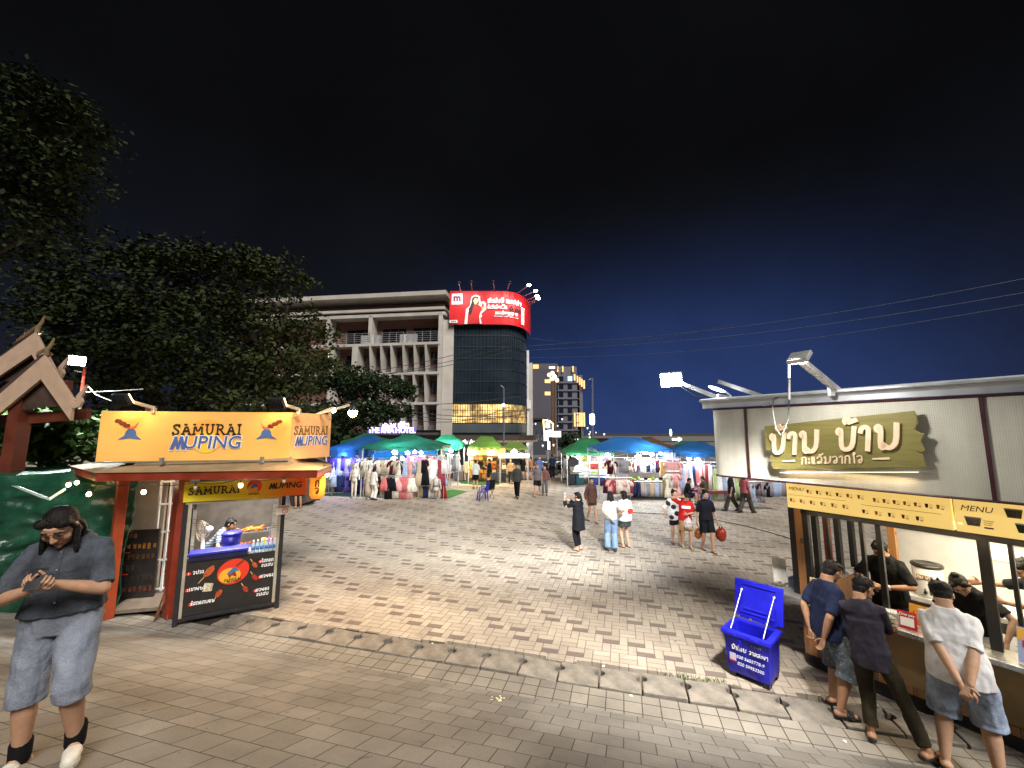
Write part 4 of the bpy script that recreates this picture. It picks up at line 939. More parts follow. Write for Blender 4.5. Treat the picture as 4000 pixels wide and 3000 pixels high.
    for k in range(3):
        a = 2*math.pi*k/3; q = [hd+Mr @ Vector((r_*math.cos(a+t_), r_*math.sin(a+t_), .01+.03*t_)) for r_, t_ in ((.03, -.2), (.17, -.1), (.17, .9), (.03, .5))]; b.quad(*q)
    b.build('blades', mat('fan_blade', (.45, .42, .38), rough=.3, alpha=.7), t)
    # no-smoking notice on the counter's corner post
    q = at(600+885/1.747, 1550+768/1.747, .06); t = thing('no_smoking_notice', 'white no smoking notice hung on the counter corner post', 'notice', q.translation); b = MB(); b.box((0, 0, 0), (.24, .17, .004)); b.xform(q); o = b.build('sheet', WHITE_T, t, world=True)
    o2 = text_mesh('NO SMOKING', .028, .001, .001).xform(q @ Matrix.Translation((0, .055, .004))).build('lettering', BLACK_T, o, world=True)
    b = MB(); b.tube([Vector((.045*math.cos(a)+.03, .045*math.sin(a)-.02, .005)) for a in np.linspace(0, 2*math.pi, 24)], .006, 5); b.tube([Vector((.0, .01, .006)), Vector((.06, -.05, .006))], .005, 5); b.xform(q).build('symbol', RED_T, o, world=True)
    # bulbs on a cord under the eaves
    bm_ = lampmat('bulb_warm', (1, .62, .25), 45); so = mat('bulb_socket', (.03, .025, .02)); first = None
    spots = [(268, 1893, 7.2), (300, 1885, 7.6), (347, 1930, 6.95), (561, 1922, 6.85), (940, 1896, 7.05), (1266, 1833, 7.9), (1278, 1855, 8.1), (1246, 1873, 7.75)]
    for k, (px, py, yy) in enumerate(spots):
        p = W(px, py, yy)
        if first is None:
            first = t = thing('light_bulb', 'x', 'light bulb', p); b = MB(); b.ball((0, 0, 0), (.032, .032, .038), 12, 8); b.build('globe', bm_, t, smooth=True); b = MB(); b.lathe([(.016, .03), (.018, .08), (.004, .085)], n=10); b.build('socket', so, t)
            light('bulb_light', 'POINT', p+Vector((0, 0, -.05)), 2.6, (1, .62, .27), .04, parent=t)
        else: t = copy_tree(first); t.location = p
        lb = ['hanging at the left end of the eaves by the green tarp', 'just behind the leftmost bulb of the eaves', 'hanging above the head of the woman with the phone', 'hanging before the cream kiosk wall', 'hanging over the round logo of the yellow sign', 'uppermost beside the orange paper lantern', 'in the middle beside the orange paper lantern', 'lowest, in front of the orange paper lantern'][k]
        t['label'] = 'glowing warm light bulb '+lb; t['group'] = 'light bulbs under the kiosk eaves'
    for k, (px, py, yy) in enumerate(((763, 1905, 7.0), (1109, 1880, 7.2))):
        p = W(px, py, yy); t = thing('unlit_bulb', 'unlit bulb hanging in front of the '+('word at the left' if k == 0 else 'last word')+' of the yellow sign', 'light bulb', p); b = MB(); b.ball((0, 0, 0), (.03, .03, .036), 12, 8); b.build('globe', mat('bulb_glass', (.55, .5, .4), rough=.1, alpha=.6), t, smooth=True); b = MB(); b.lathe([(.016, .03), (.018, .08), (.004, .085)], n=10); b.build('socket', so, t)
    b = MB(); pts = []
    cp = [(268, 1872, 7.2), (347, 1888, 6.95), (561, 1885, 6.85), (763, 1885, 7.0), (940, 1870, 7.05), (1109, 1862, 7.2), (1246, 1850, 7.75)]
    for k in range(len(cp)-1):
        a, c_ = W(*cp[k]), W(*cp[k+1])
        for t_ in range(5): q = a.lerp(c_, t_/5); q.z -= .05*math.sin(math.pi*t_/5); pts.append(q)
    b.tube(pts+[W(*cp[-1])], .006, 5); tag(b.build('bulb_cable', so), 'black cord of the bulb string under the kiosk eaves', 'cord')
    # paper lantern
    p = W(1240, 1900, 7.75); t = thing('paper_lantern', 'glowing orange paper lantern hanging at the kiosk corner', 'lantern', p); b = MB()
    b.lathe([(.055, -.23), (.10, -.215), (.135, -.15), (.14, 0), (.135, .15), (.10, .21), (.06, .225)], n=20); b.build('shade', mat('lantern_paper', '#e8a038', emit=.55, ecol='#f0922c', var=.2, vscale=12), t, smooth=True)
    b = MB(); b.lathe([(.065, .22), (.065, .26), (.01, .262)], n=14); b.lathe([(.06, -.25), (.06, -.225), (.01, -.224)], n=14); b.build('rim', BLACKP, t); qd = (Vector((0, 0, 0))-Vector((p.x, p.y, 0))).normalized(); ql = Vector((-qd.y, qd.x, 0))
    Mq = frame(qd*.143, ql, (0, 0, 1)); q = strokes('ກ', .11, .2, .004, 0, .1, Mq @ Matrix.Translation((0, .07, 0))); q.merge(strokes('ຈ', .11, .2, .004, 0, .1, Mq @ Matrix.Translation((0, -.06, 0)))); q.build('characters', BLACK_T, t)
    light('lantern_glow', 'POINT', p+Vector((0, -.25, 0)), .8, (1, .55, .2), .1, parent=t)
    # warm lamp arm at the right end of the roof
    t = thing('roof_lamp', 'bright warm lamps on angled arm at the right roof end of the skewer kiosk', 'lamp', W(1260, 1625, 8.3)); b = MB(); a = W(1210, 1628, 8.4); h1 = W(1363, 1583, 7.6); h0 = W(1305, 1585, 8.0); b.beam(a, h1, .04); b.beam(W(1290, 1640, 8.2), W(1287, 1608, 8.1), .04); b.beam(W(1180, 1640, 8.5), W(1300, 1592, 8.2), .03); b.build('arm', mat('arm_steel', (.5, .42, .3), rough=.5), t, world=True)
    hw = W(1378, 1612, 7.5); b = MB(); b.ball(hw, (.085, .06, .085), 14, 10); b.build('lamp_head', lampmat('warm_flood', (1, .66, .28), 60), t, world=True, smooth=True); b = MB(); b.lathe([(.03, .16), (.05, .1), (.09, .05), (.07, .0)], hw+Vector((0, .03, 0)), 14); b.build('hood', BLACKM, t, world=True, smooth=True)
    light('warm_flood', 'SPOT', hw+Vector((0, -.08, -.05)), 620, (1, .66, .32), .08, target=(-3, 6, 0), spot=150, blend=.9, parent=t)
    hw2 = W(1305, 1603, 7.9); b = MB(); b.ball(hw2, (.04, .04, .06), 10, 8, Matrix.Rotation(.6, 3, 'Y')); b.build('lamp_head', lampmat('warm_small', (1, .75, .45), 12), t, world=True, smooth=True)
    # light inside the stand
    t = thing('tube_lamp', 'white tube lamp fixed under the kiosk ceiling above the cook', 'lamp', (-5.6, 8.3, 2.42)); b = MB(); b.box((0, 0, 0), (.6, .05, .05), .52); b.build('tube', lampmat('tube_white', (1, .95, .85), 6), t); light('counter_light', 'AREA', (-5.6, 8.3, 2.38), 100, (1, .93, .82), .6, target=(-5.2, 8.5, 0), parent=t)
    t = thing('ceiling_lamp', 'warm ceiling lamp above the display boards of the skewer kiosk', 'lamp', (-6.9, 8.1, 2.45)); b = MB(); b.lathe([(.06, -.03), (.06, 0), (.01, .01)], n=14); b.build('shade', lampmat('ceil_warm', (1, .8, .5), 6), t); light('side_light', 'POINT', (-6.9, 8.0, 2.3), 8, (1, .78, .5), .1, parent=t)
    # boards of products leaning under the side wall
    for k, (px, py, yy, hgt) in enumerate(((455, 2390, 7.9, 1.28),)):
        p = G(500, 2372); t = thing('display_board', 'tall black board with rows of bottles and price photos beside the red column', 'display board', (p.x, p.y+.12, .12), .24)
        b = MB(); b.box((0, 0, .64), (.62, .05, 1.28)); B = b.build('board', mat('board_black', (.02, .017, .016), rough=.45), t, bevel=.006); r = random.Random(1)
        for row in range(6):
            z = 1.17-.20*row; bb = MB()
            for c_ in range(7 if row % 3 else 3):
                x = -.25+.083*c_; bb.box((x+r.uniform(-.01, .01), -.028, z), (.045, .006, .09+r.uniform(-.02, .02)))
            bb.build('product_photo', mat(['row_tan', 'row_amber', 'row_brown', 'row_grey', 'row_dark', 'row_red'][row], ['#6a4a26', '#8a5a1c', '#4a3018', '#3c3a36', '#2a2622', '#5a2a18'][row], var=.6, vscale=22), B)
            if row % 2 == 0: bb = MB(); bb.box((-.2, -.029, z+.085), (.12, .004, .018)); bb.build('price_tag', RED_T, B)
    # folded red chair leaning on the red column
    p = G(625, 2420); t = thing('folding_chair', 'folded reddish brown chair leaning against the red column', 'chair', (p.x, p.y, 0), .3); b = MB(); b.tube([(-.08, 0, .0), (.02, .1, .55), (.08, .14, .9)], .014, 6); b.tube([(.12, 0, 0), (.10, .12, .55), (.12, .16, .9)], .014, 6); b.tube([(-.06, -.06, 0), (.1, .1, .5)], .014, 6); b.tube([(.14, -.08, 0), (.1, .1, .5)], .014, 6); b.build('frame', mat('chair_frame', '#6b3a22'), t); b = MB(); b.box((.08, .13, .68), (.14, .02, .4), M=Matrix.Rotation(-.2, 3, 'X')); b.box((.06, .06, .38), (.14, .03, .22), M=Matrix.Rotation(-.25, 3, 'X')); b.build('seat', mat('chair_wood', '#7a4426', var=.4), t)
left_kiosk()
# ---------------------------------------------------------------- right kiosk: juice stand
KC = Vector((4.17, 6.11, 0)); KU = Vector((.53, -.848, 0)).normalized(); KN = Vector((-KU.y*-1, 0, 0))
KN = Vector((KU.y, -KU.x, 0)); KA = math.atan2(KU.y, KU.x)
def K(s, d, z): return KC+KU*s+KN*d+Vector((0, 0, z))     # s to the right along the front, d out of it
KM = frame(KC, KU, (0, 0, 1))
def wood_mat(name, c1, c2, plank=.16, vert=True):
    g = NG(name); v = g.coords(); 
    mp = g.new('ShaderNodeMapping'); g.L.new(v, mp.inputs[0]); mp.inputs['Scale'].default_value = (1, 1, .08) if vert else (.08, 1, 1)
    sx = g.new('ShaderNodeSeparateXYZ'); g.L.new(v, sx.inputs[0]); ax = sx.outputs[0] if vert else sx.outputs[2]
    q = g.ma('DIVIDE', ax, plank); pid = g.ma('FLOOR', q); fr = g.ma('FRACT', q)
    wn = g.new('ShaderNodeTexWhiteNoise', noise_dimensions='1D'); g.L.new(pid, wn.inputs['W'])
    gr = g.noise(mp.outputs[0], 26, 6, .7); c = g.mix(g.rng(gr, .3, .7, 0, 1), c1, c2); c = g.mix(1, c, g.mix(wn.outputs[0], (.55, .55, .55), (1.25, 1.2, 1.15)), 'MULTIPLY')
    kn = g.rng(g.noise(v, 5, 2), .66, .72, 0, .7); c = g.mix(kn, c, (.04, .018, .008))
    c = g.mix(g.ma('LESS_THAN', fr, .035), c, (.015, .008, .004)); g.L.new(c, g.b.inputs['Base Color']); g.b.inputs['Roughness'].default_value = .5
    g.bump(gr, .25, .004); return g.m
def right_kiosk():
    T = thing('juice_kiosk', 'white fronted juice kiosk with dark windows, wooden base and steel counter', 'kiosk', KC, KA)
    def bl(c, d, m, nm, par=T, bev=0): # box in kiosk axes: c=(s,d,z) -> local (x=s, y=-d)
        b = MB(); b.box((c[0], -c[1], c[2]), d); return b.build(nm, m, par, bevel=bev)
    WD = wood_mat('kiosk_wood', (.14, .065, .025), (.34, .17, .07)); DK = mat('window_black', (.012, .011, .011), rough=.4, var=.2)
    TANP = mat('base_tan', (.33, .225, .11), rough=.75, var=.25, vscale=3, bump=.5, bscale=120); WOO = wood_mat('post_wood', (.20, .09, .028), (.38, .19, .065), .3)
    LW = 3.4
    bl((LW/2, -1.2, .10), (LW-.02, 2.2, .20), mat('plinth', (.018, .018, .02), rough=.6), 'plinth')
    bl((.26, -.045, .56), (.52, .06, .74), WD, 'base_panel'); bl((.03, -1.2, .56), (.05, 2.24, .74), WD, 'base_panel')
    bl((1.95, -.06, .58), (2.86, .04, .60), TANP, 'base_panel'); bl((1.95, -.05, .24), (2.86, .05, .09), WD, 'skirting')
    for s_ in (.53, 1.72, 2.9): bl((s_, -.035, .56), (.05, .05, .74), mat('base_trim', (.05, .03, .02), rough=.5), 'trim')
    ST = mat('counter_steel', (.48, .47, .45), rough=.32, metal=.75, var=.2, vscale=5, bump=.1)
    b = MB(); b.box((1.5, -.02, .955), (3.84, .40, .055)); b.box((-.2, .95, .955), (.44, 1.5, .055)); b.build('counter', ST, T, bevel=.006)
    # corner posts, window frames
    bl((-.03, -.03, 1.60), (.07, .08, 1.24), DK, 'post'); bl((.06, -.03, 1.60), (.10, .07, 1.24), WOO, 'post'); bl((.145, -.03, 1.60), (.07, .08, 1.24), DK, 'post')
    bl((1.7, -.03, 2.17), (3.2, .08, .09), DK, 'window_head')
    for s_, w_ in ((.40, .035), (.78, .04), (.955, .055), (1.84, .09), (2.03, .035), (2.62, .05)): bl((s_, -.04, 1.56), (w_, .06, 1.13), DK, 'mullion')
    gl = bpy.data.materials.new('kiosk_glass'); gl.use_nodes = True; N = gl.node_tree.nodes; L = gl.node_tree.links; N.remove(N['Principled BSDF'])
    tr = N.new('ShaderNodeBsdfTransparent'); tr.inputs[0].default_value = (.90, .92, .92, 1); go = N.new('ShaderNodeBsdfGlossy'); go.inputs['Roughness'].default_value = .02; mx = N.new('ShaderNodeMixShader'); fr = N.new('ShaderNodeFresnel'); fr.inputs[0].default_value = 1.45
    L.new(fr.outputs[0], mx.inputs[0]); L.new(tr.outputs[0], mx.inputs[1]); L.new(go.outputs[0], mx.inputs[2]); L.new(mx.outputs[0], N['Material Output'].inputs[0])
    for a, c in ((.18, .39), (.42, .76), (1.88, 2.02), (2.05, 2.6)):
        b = MB(); b.quad((a, .035, 1.0), (c, .035, 1.0), (c, .035, 2.12), (a, .035, 2.12)); b.build('window', gl, T, fixn=False)
    # left end wall: glazed with dark and red uprights seen through the front window
    for k, (y, m) in enumerate(((.35, DK), (.75, DK), (1.15, mat('end_red', '#8c2f20', rough=.5)), (1.55, DK), (2.1, DK))): bl((-.03, -y, 1.56), (.07, .11, 1.13), m, 'post')
    bl((-.03, -1.2, 2.17), (.06, 2.3, .09), DK, 'window_head')
    for a, c in ((.06, .29), (.41, .69), (.81, 1.09), (1.21, 1.49), (1.61, 2.04)):
        b = MB(); b.quad((-.03, a, 1.0), (-.03, c, 1.0), (-.03, c, 2.12), (-.03, a, 2.12)); b.build('window', gl, T, fixn=False)
    # inside
    wall = mat('inner_white', (.62, .62, .60), rough=.4, var=.08); bl((1.95, -2.3, 1.28), (3.0, .06, 2.2), wall, 'wall'); bl((3.38, -1.2, 1.28), (.05, 2.2, 2.2), wall, 'wall'); bl((1.7, -1.2, 2.36), (3.4, 2.3, .05), mat('inner_ceiling', (.62, .52, .33), rough=.6), 'ceiling')
    bl((.66, -1.55, 1.56), (.09, .09, 1.6), WOO, 'post')
    bl((1.95, -2.24, 1.93), (2.9, .03, .36), mat('inner_tan', (.42, .34, .20), rough=.6), 'wall_band')
    bl((1.9, -.55, .90), (2.9, .62, .06), mat('prep_steel', (.30, .30, .31), rough=.35, metal=.6), 'prep_counter'); bl((1.85, -1.85, .90), (2.7, .75, .06), mat('prep_white', (.6, .6, .58), rough=.35), 'back_counter')
    for x in (1.62, 1.98): bl((x, -2.26, 1.66), (.26, .01, .34), WHITE_T, 'notice_sheet')
    # lightbox menus
    def menu(s0, s1, nm, lab):
        z0, z1 = 2.215, 2.60; b = MB(); b.box(((s0+s1)/2, -.10, (z0+z1)/2), (s1-s0, .07, z1-z0)); o = b.build(nm, mat('lightbox', '#efd088', emit=.62, ecol='#f7cf74', var=.18, vscale=1.6), T); o['label'] = lab; return o
    m1 = menu(-.005, 1.665, 'menu_lightbox', 'long yellow menu lightbox with two rows of small drink pictures'); m2 = menu(1.685, 3.2, 'menu_lightbox', 'yellow menu lightbox with tub pictures at the right')
    def on(s_, z_, off=.14): return KM @ Matrix.Translation((s_, z_, off))
    LX = mat('menu_ink', '#3a2c14', var=0)
    text_mesh('MENU', .07, 0, .001, .25).xform(on(.12, 2.487)).build('lettering', LX, m1, world=True); text_mesh('MENU', .085, 0, .001, .25).xform(on(1.85, 2.475)).build('lettering', LX, m2, world=True)
    cols = ['#a8281c', '#5a2a4a', '#c9a04a', '#a83218', '#c08a52', '#b08a5a', '#c8602a', '#cc6a3a', '#c0512c', '#d8902a', '#d69a62', '#2a2018', '#d8a83a', '#b86a4a', '#c88a4a', '#c05a5a', '#a0a070', '#c86a3a', '#d8a03a', '#2c1c14', '#c8963a', '#3a1c1c', '#b8482a', '#5a3a1c']
    items = [(.27+.115*k, 2.472) for k in range(6)]+[(1.0+.094*k, 2.455) for k in range(7)]+[(.05+.125*k, 2.325) for k in range(6)]+[(.88+.125*k, 2.295) for k in range(5)]
    for k, (s_, z_) in enumerate(items):
        b = flat([(-.011, -.022), (.009, -.022), (.014, .024), (-.015, .024)], on(s_, z_)); b.build('drink_picture', mat('drink_'+cols[k], cols[k], var=.4, vscale=60), m1, world=True)
        b = MB(); 
        for j, w_ in enumerate((.04, .032, .038)): b.merge(flat([(.022, .018-.011*j), (.022+w_*.8, .018-.011*j), (.022+w_*.8, .0195-.011*j), (.022, .0195-.011*j)], on(s_, z_)))
        b.merge(flat([(.022, -.024), (.046, -.024), (.046, -.015), (.022, -.015)], on(s_, z_))); b.build('price_text', BROWN_T, m1, world=True)
    b = MB(); b.merge(flat([(0, 0), (.68, 0), (.68, .003), (0, .003)], on(.02, 2.40))); b.merge(flat([(0, 0), (.72, 0), (.72, .004), (0, .004)], on(.86, 2.375))); b.build('rule', BROWN_T, m1, world=True)
    for k, (s_, z_, cl) in enumerate(((2.11, 2.47, '#6a6250'), (1.82, 2.34, '#7a7264'), (2.32, 2.45, '#8a4a20'), (2.17, 2.33, '#2c4018'), (2.5, 2.36, '#6a5a40'), (2.7, 2.5, '#8a6a40'))):
        b = flat([(-.045, -.045), (.045, -.045), (.06, .035), (-.06, .035)], on(s_, z_)); b.build('tub_picture', mat('tub_'+cl, cl, var=.5, vscale=40), m2, world=True); b = flat([(-.064, .035), (.064, .035), (.06, .05), (-.06, .05)], on(s_, z_, .145)); b.build('tub_picture', mat('tub_lid', '#b8b4a8' if k != 3 else '#20301a', var=.1), m2, world=True)
        b = MB()
        for j in range(3): b.merge(flat([(.075, .02-.02*j), (.15-.01*j, .02-.02*j), (.15-.01*j, .025-.02*j), (.075, .025-.02*j)], on(s_, z_)))
        b.merge(flat([(.075, -.058), (.14, -.058), (.14, -.042), (.075, -.042)], on(s_, z_))); b.build('price_text', BROWN_T, m2, world=True)
    # roof and the big perforated sign panel hung from it
    RM = mat('roof_sheet', (.5, .52, .55), rough=.4, metal=.3, var=.15)
    b = MB(); pr = [(-.02, 3.665), (-.02, 3.735), (.015, 3.765), (.06, 3.77), (.06, 3.80), (.02, 3.815), (-.3, 3.83), (-2.6, 3.95), (-2.6, 3.9), (-.3, 3.70)]
    b.prism([Vector((-.72, -(1.0+p[0]), p[1])) for p in pr], (4.4, 0, 0)); b.build('roof', RM, T, bevel=.008)
    b = MB(); b.box((1.6, .35, 3.2), (4.2, .08, .9)); b.box((1.6, 1.3, 3.62), (4.1, 2.2, .05)); b.build('soffit', mat('soffit', (.3, .3, .3)), T)
    g = NG('perforated_white'); v = g.coords(); sx = g.new('ShaderNodeSeparateXYZ'); g.L.new(v, sx.inputs[0]); pp = .0165
    # holes run along the sheet: use the arc length stored as x of the flat part, the z axis and y on the rounded end
    fx = g.ma('FRACT', g.ma('DIVIDE', g.ma('ADD', sx.outputs[0], sx.outputs[1]), pp)); fz = g.ma('FRACT', g.ma('DIVIDE', sx.outputs[2], pp))
    dx = g.ma('SUBTRACT', fx, .5); dz = g.ma('SUBTRACT', fz, .5); rr = g.ma('ADD', g.ma('MULTIPLY', dx, dx), g.ma('MULTIPLY', dz, dz)); hole = g.ma('LESS_THAN', rr, .052)
    c = g.mix(g.rng(g.noise(v, 1.5, 5), .35, .65, 0, 1), (.50, .485, .42), (.60, .585, .515)); mp = g.new('ShaderNodeMapping'); g.L.new(v, mp.inputs[0]); mp.inputs['Scale'].default_value = (9, 9, .7); c = g.mix(1, c, g.mix(g.rng(g.noise(mp.outputs[0], 1, 5, .7), .42, .62, 0, 1), (.92, .91, .88), (1, 1, 1)), 'MULTIPLY'); c = g.mix(g.ma('MULTIPLY', hole, .45), c, (.12, .11, .09)); g.L.new(c, g.b.inputs['Base Color']); g.b.inputs['Roughness'].default_value = .5
    PR = mat('panel_frame', '#3f1f26', rough=.45); zb, zt, dd = 2.67, 3.645, 1.0
    curve = [(-.61+.16-.16*math.cos(a), dd-.16+.16*math.sin(a)) for a in np.linspace(-.9, math.pi/2, 9)]+[(3.6, dd)]
    def strip(off, z0, z1):
        b = MB(); P = curve
        for i in range(len(P)-1):
            a, c_ = P[i], P[i+1]; b.quad((a[0], -(a[1]+off), z0), (c_[0], -(c_[1]+off), z0), (c_[0], -(c_[1]+off), z1), (a[0], -(a[1]+off), z1))
        return b
    Pn = strip(0, zb, zt).build('sign_panel', g.m, T)
    for z in (zb, zt):
        b = MB(); b.tube([(p[0], -(p[1]+.004), z) for p in curve], .014, 6); b.build('panel_edge', PR, T)
    for s_ in (-.065, 2.125): bl((s_, dd+.006, (zb+zt)/2), (.03, .02, zt-zb-.02), PR, 'panel_divider')
    # olive plank board with cut-out lettering, standing off the panel
    BO = NG('board_olive'); v = BO.coords(); mp = BO.new('ShaderNodeMapping'); BO.L.new(v, mp.inputs[0]); mp.inputs['Scale'].default_value = (.4, 1, 7); gr = BO.noise(mp.outputs[0], 6, 5, .7)
    cc = BO.mix(BO.rng(gr, .45, .62, 0, 1), (.205, .180, .052), (.165, .142, .038)); BO.L.new(cc, BO.b.inputs['Base Color']); BO.b.inputs['Roughness'].default_value = .5
    out = [(.22, 3.385), (1.68, 3.525), (1.695, 3.40), (1.665, 3.33), (1.70, 3.30), (1.735, 3.29), (1.715, 3.25), (1.70, 3.21), (1.72, 3.12), (1.70, 3.10), (1.655, 3.115), (1.70, 3.08), (1.71, 2.955), (.29, 2.83), (.265, 2.90), (.30, 2.915), (.245, 2.925), (.27, 2.97), (.26, 3.0), (.345, 3.06), (.22, 3.07), (.215, 3.20), (.205, 3.24), (.225, 3.28)]
    b = MB(); b.prism([Vector((p[0], -(dd+.10), p[1])) for p in out], (0, .035, 0)); Bd = b.build('name_board', BO.m, T, bevel=.004)
    for s_ in (.5, 1.1, 1.5): bl((s_, dd+.04, 3.18), (.04, .08, .06), BLACKM, 'spacer', Bd)
    LT = mat('letter_cream', (.74, .56, .40), rough=.4, var=.1, emit=.10, ecol='#f4d9a8')
    bb = KM @ Matrix.Translation((.93, 3.19, dd+.118)) @ Matrix.Rotation(.095, 4, 'Z')
    strokes('ບ້ານ ບ້ານ', .26, .19, .012, .22, .14, bb @ Matrix.Translation((0, .02, 0)) @ Matrix.Diagonal((.88, 1, 1, 1))).build('lettering', LT, Bd, world=True)
    b2 = KM @ Matrix.Translation((.93, 2.985, dd+.108)) @ Matrix.Rotation(.085, 4, 'Z'); strokes('ກະແລັມຈາກໃຈ', .085, .15, .006, .15, .12, b2).build('lettering', LT, Bd, world=True)
    for sx in (-.45, .45): flat([(-.07, -.008), (.07, -.012), (.075, 0), (.07, .012), (-.07, .008)], b2 @ Matrix.Translation((sx, 0, 0)), .006).build('dash', LT, Bd, world=True)
    # warm strip light under the name board, in the ceiling and over the counter
    b = MB(); b.box((1.0, -(dd+.06), 2.845), (1.3, .012, .01), M=Matrix.Rotation(-.085, 3, 'Y')); b.build('light_strip', lampmat('strip', (1, .72, .35), .9), Bd)
    light('board_strip', 'AREA', K(1.0, dd+.055, 2.84), 1.6, (1, .72, .38), 1.2, target=K(1.0, dd+.04, 0), sizey=.03, parent=T)
    b = MB(); b.box((1.8, 1.6, 2.33), (2.6, .05, .02)); b.box((1.8, .5, 2.33), (2.6, .05, .02)); b.build('light_strip', lampmat('inside_strip', (1, .85, .6), 6), T)
    light('inside_light', 'AREA', K(1.8, -1.1, 2.31), 90, (1, .86, .64), 2.2, target=K(1.8, -1.1, 0), sizey=1.2, parent=T)
    light('counter_strip', 'AREA', K(1.5, .16, 2.20), 15, (1, .78, .45), 2.6, target=K(1.5, .3, 0), sizey=.05, parent=T)
    # ----- goods on the steel counter and inside
    def stand(s_, z0, w_, h_, d_, lab, col, title, yaw=0):
        t = thing('promotion_card', lab, 'promotion card', K(s_, d_, z0), KA+yaw, 'promotion cards on the juice counter'); b = MB(); Mr = Matrix.Rotation(-.22, 3, 'X'); b.box(Mr @ Vector((0, 0, h_/2)), (w_, .006, h_), M=Mr); S_ = b.build('card', mat('card_'+col, col, rough=.35, var=.08), t); b = MB(); b.box((0, .05, .01), (w_, .12, .02)); b.build('foot', WHITEP, t)
        Mc = Matrix.Rotation(-.22, 4, 'X') @ Matrix.Translation((0, -.0045, h_*.5)) @ Matrix.Rotation(math.pi/2, 4, 'X'); pk = mat('promo_red', '#b02a3c', var=0)
        text_mesh('1', h_*.26, .002, .001).xform(Mc @ Matrix.Translation((-w_*.33, h_*.06, 0))).build('lettering', pk, S_); text_mesh('GET', h_*.12, 0, .001).xform(Mc @ Matrix.Translation((0, h_*.04, 0))).build('lettering', pk, S_); text_mesh('1', h_*.26, .002, .001).xform(Mc @ Matrix.Translation((w_*.33, h_*.06, 0))).build('lettering', pk, S_); text_mesh('free', h_*.13, 0, .001).xform(Mc @ Matrix.Translation((0, -h_*.11, 0))).build('lettering', pk, S_)
        im = mat('promo_'+title, title, var=.5, vscale=30); flat([(.05*math.cos(t_)*w_/.25, .04*math.sin(t_)+(.008 if k % 2 else 0)) for k, t_ in enumerate(np.linspace(0, 5.8, 10))], Mc @ Matrix.Translation((0 if title == '#d87a5a' else -w_*.2, -h_*.33, 0)), .002).build('fruit_picture', im, S_)
        flat([(-w_*.49, h_*.46), (w_*.2, h_*.46), (-w_*.1, h_*.38), (-w_*.3, h_*.25), (-w_*.49, h_*.1)], Mc @ Matrix.Translation((0, 0, -.001)), .0015).build('corner_print', mat('promo_amber', '#e2ad42' if title != '#d87a5a' else '#9fb2e0', var=.1), S_)
    stand(.30, .983, .25, .30, .10, 'white and amber promotion card at the left end of the steel counter', '#d9cfc0', '#d8a040', .15)
    stand(1.27, .983, .24, .25, -.06, 'orange promotion card in the open window behind the pay sign', '#e0a040', '#c86a2a')
    stand(2.12, .983, .24, .36, .16, 'blue promotion card with watermelon cup at the right end of the counter', '#9fb0dc', '#d87a5a', -.1)
    t = thing('pay_sign', 'red and white pay sign standing before the clear cash box', 'sign', K(1.17, .10, .983), KA+.1); b = MB(); Mr = Matrix.Rotation(-.2, 3, 'X'); b.box(Mr @ Vector((0, 0, .095)), (.17, .006, .19), M=Mr); S_ = b.build('card', mat('pay_red', '#b3202e', var=.05), t); Mc = Matrix.Rotation(-.2, 4, 'X') @ Matrix.Translation((0, -.0045, .095)) @ Matrix.Rotation(math.pi/2, 4, 'X')
    flat([(-.06, -.065), (.06, -.065), (.06, .03), (-.06, .03)], Mc, .001).build('blank', WHITE_T, S_); text_mesh('One pay', .04, .001, .001).xform(Mc @ Matrix.Translation((0, .06, .001))).build('lettering', WHITE_T, S_)
    t = thing('cash_box', 'clear acrylic cash box on the counter in front of the masked seller', 'box', K(.98, .06, .983), KA); b = MB(); ac = mat('acrylic', (.8, .85, .85), rough=.1, alpha=.25, var=0)
    for c, d in (((0, -.06, .07), (.24, .005, .14)), ((0, .06, .07), (.24, .005, .14)), ((-.12, 0, .07), (.005, .12, .14)), ((.12, 0, .07), (.005, .12, .14)), ((0, 0, .14), (.25, .13, .005))): b.box(c, d)
    b.build('walls', ac, t); b = MB(); r = random.Random(6)
    for k in range(7): b.box((r.uniform(-.08, .08), r.uniform(-.03, .03), .015+.01*k), (.09, .05, .004), r.uniform(0, 3))
    b.build('banknotes', mat('note', '#b8b6a0', var=.4), t)
    # tissue box with folded lid on the outer wing
    p = G(3050, 2280, .983); t = thing('napkin_box', 'open white carton of paper bags on the outer end of the steel counter', 'carton', p, KA+.5); b = MB(); cb = mat('carton_white', (.7, .68, .62), rough=.6)
    b.prism([Vector((-.09, -.07, 0)), Vector((.09, -.07, 0)), Vector((.09, -.02, .22)), Vector((-.09, .03, .22))], (0, .004, 0)); b.box((-.09, .0, .11), (.004, .14, .22)); b.box((.09, .0, .11), (.004, .14, .22)); b.box((0, .07, .13), (.18, .004, .26)); b.box((0, .1, .29), (.18, .004, .12), M=Matrix.Rotation(-.5, 3, 'X')); b.build('carton', cb, t); b = MB()
    for k in range(6): b.ball((-.06+.025*k, -.09+.01*(k % 2), .03+.015*(k % 3)), (.03, .02, .025), 8, 6)
    b.build('paper_bags', mat('crumple', '#b8b2a4', var=.4, vscale=30, bump=.8), t, smooth=True)
    p = K(.98, -1.68, .935); t = thing('drink_dispenser', 'large white round drink dispenser with black lid rim on the back counter', 'dispenser', p, KA); b = MB(); b.lathe([(.155, 0), (.165, .03), (.165, .40), (.15, .42)], n=28); b.build('tank', mat('tank_white', (.75, .75, .72), rough=.3), t, smooth=True); b = MB(); b.lathe([(.175, .41), (.182, .43), (.17, .455), (.12, .46), (.10, .45), (.01, .452)], n=28); b.build('lid', mat('lid_black', (.03, .03, .025), rough=.3), t, smooth=True)
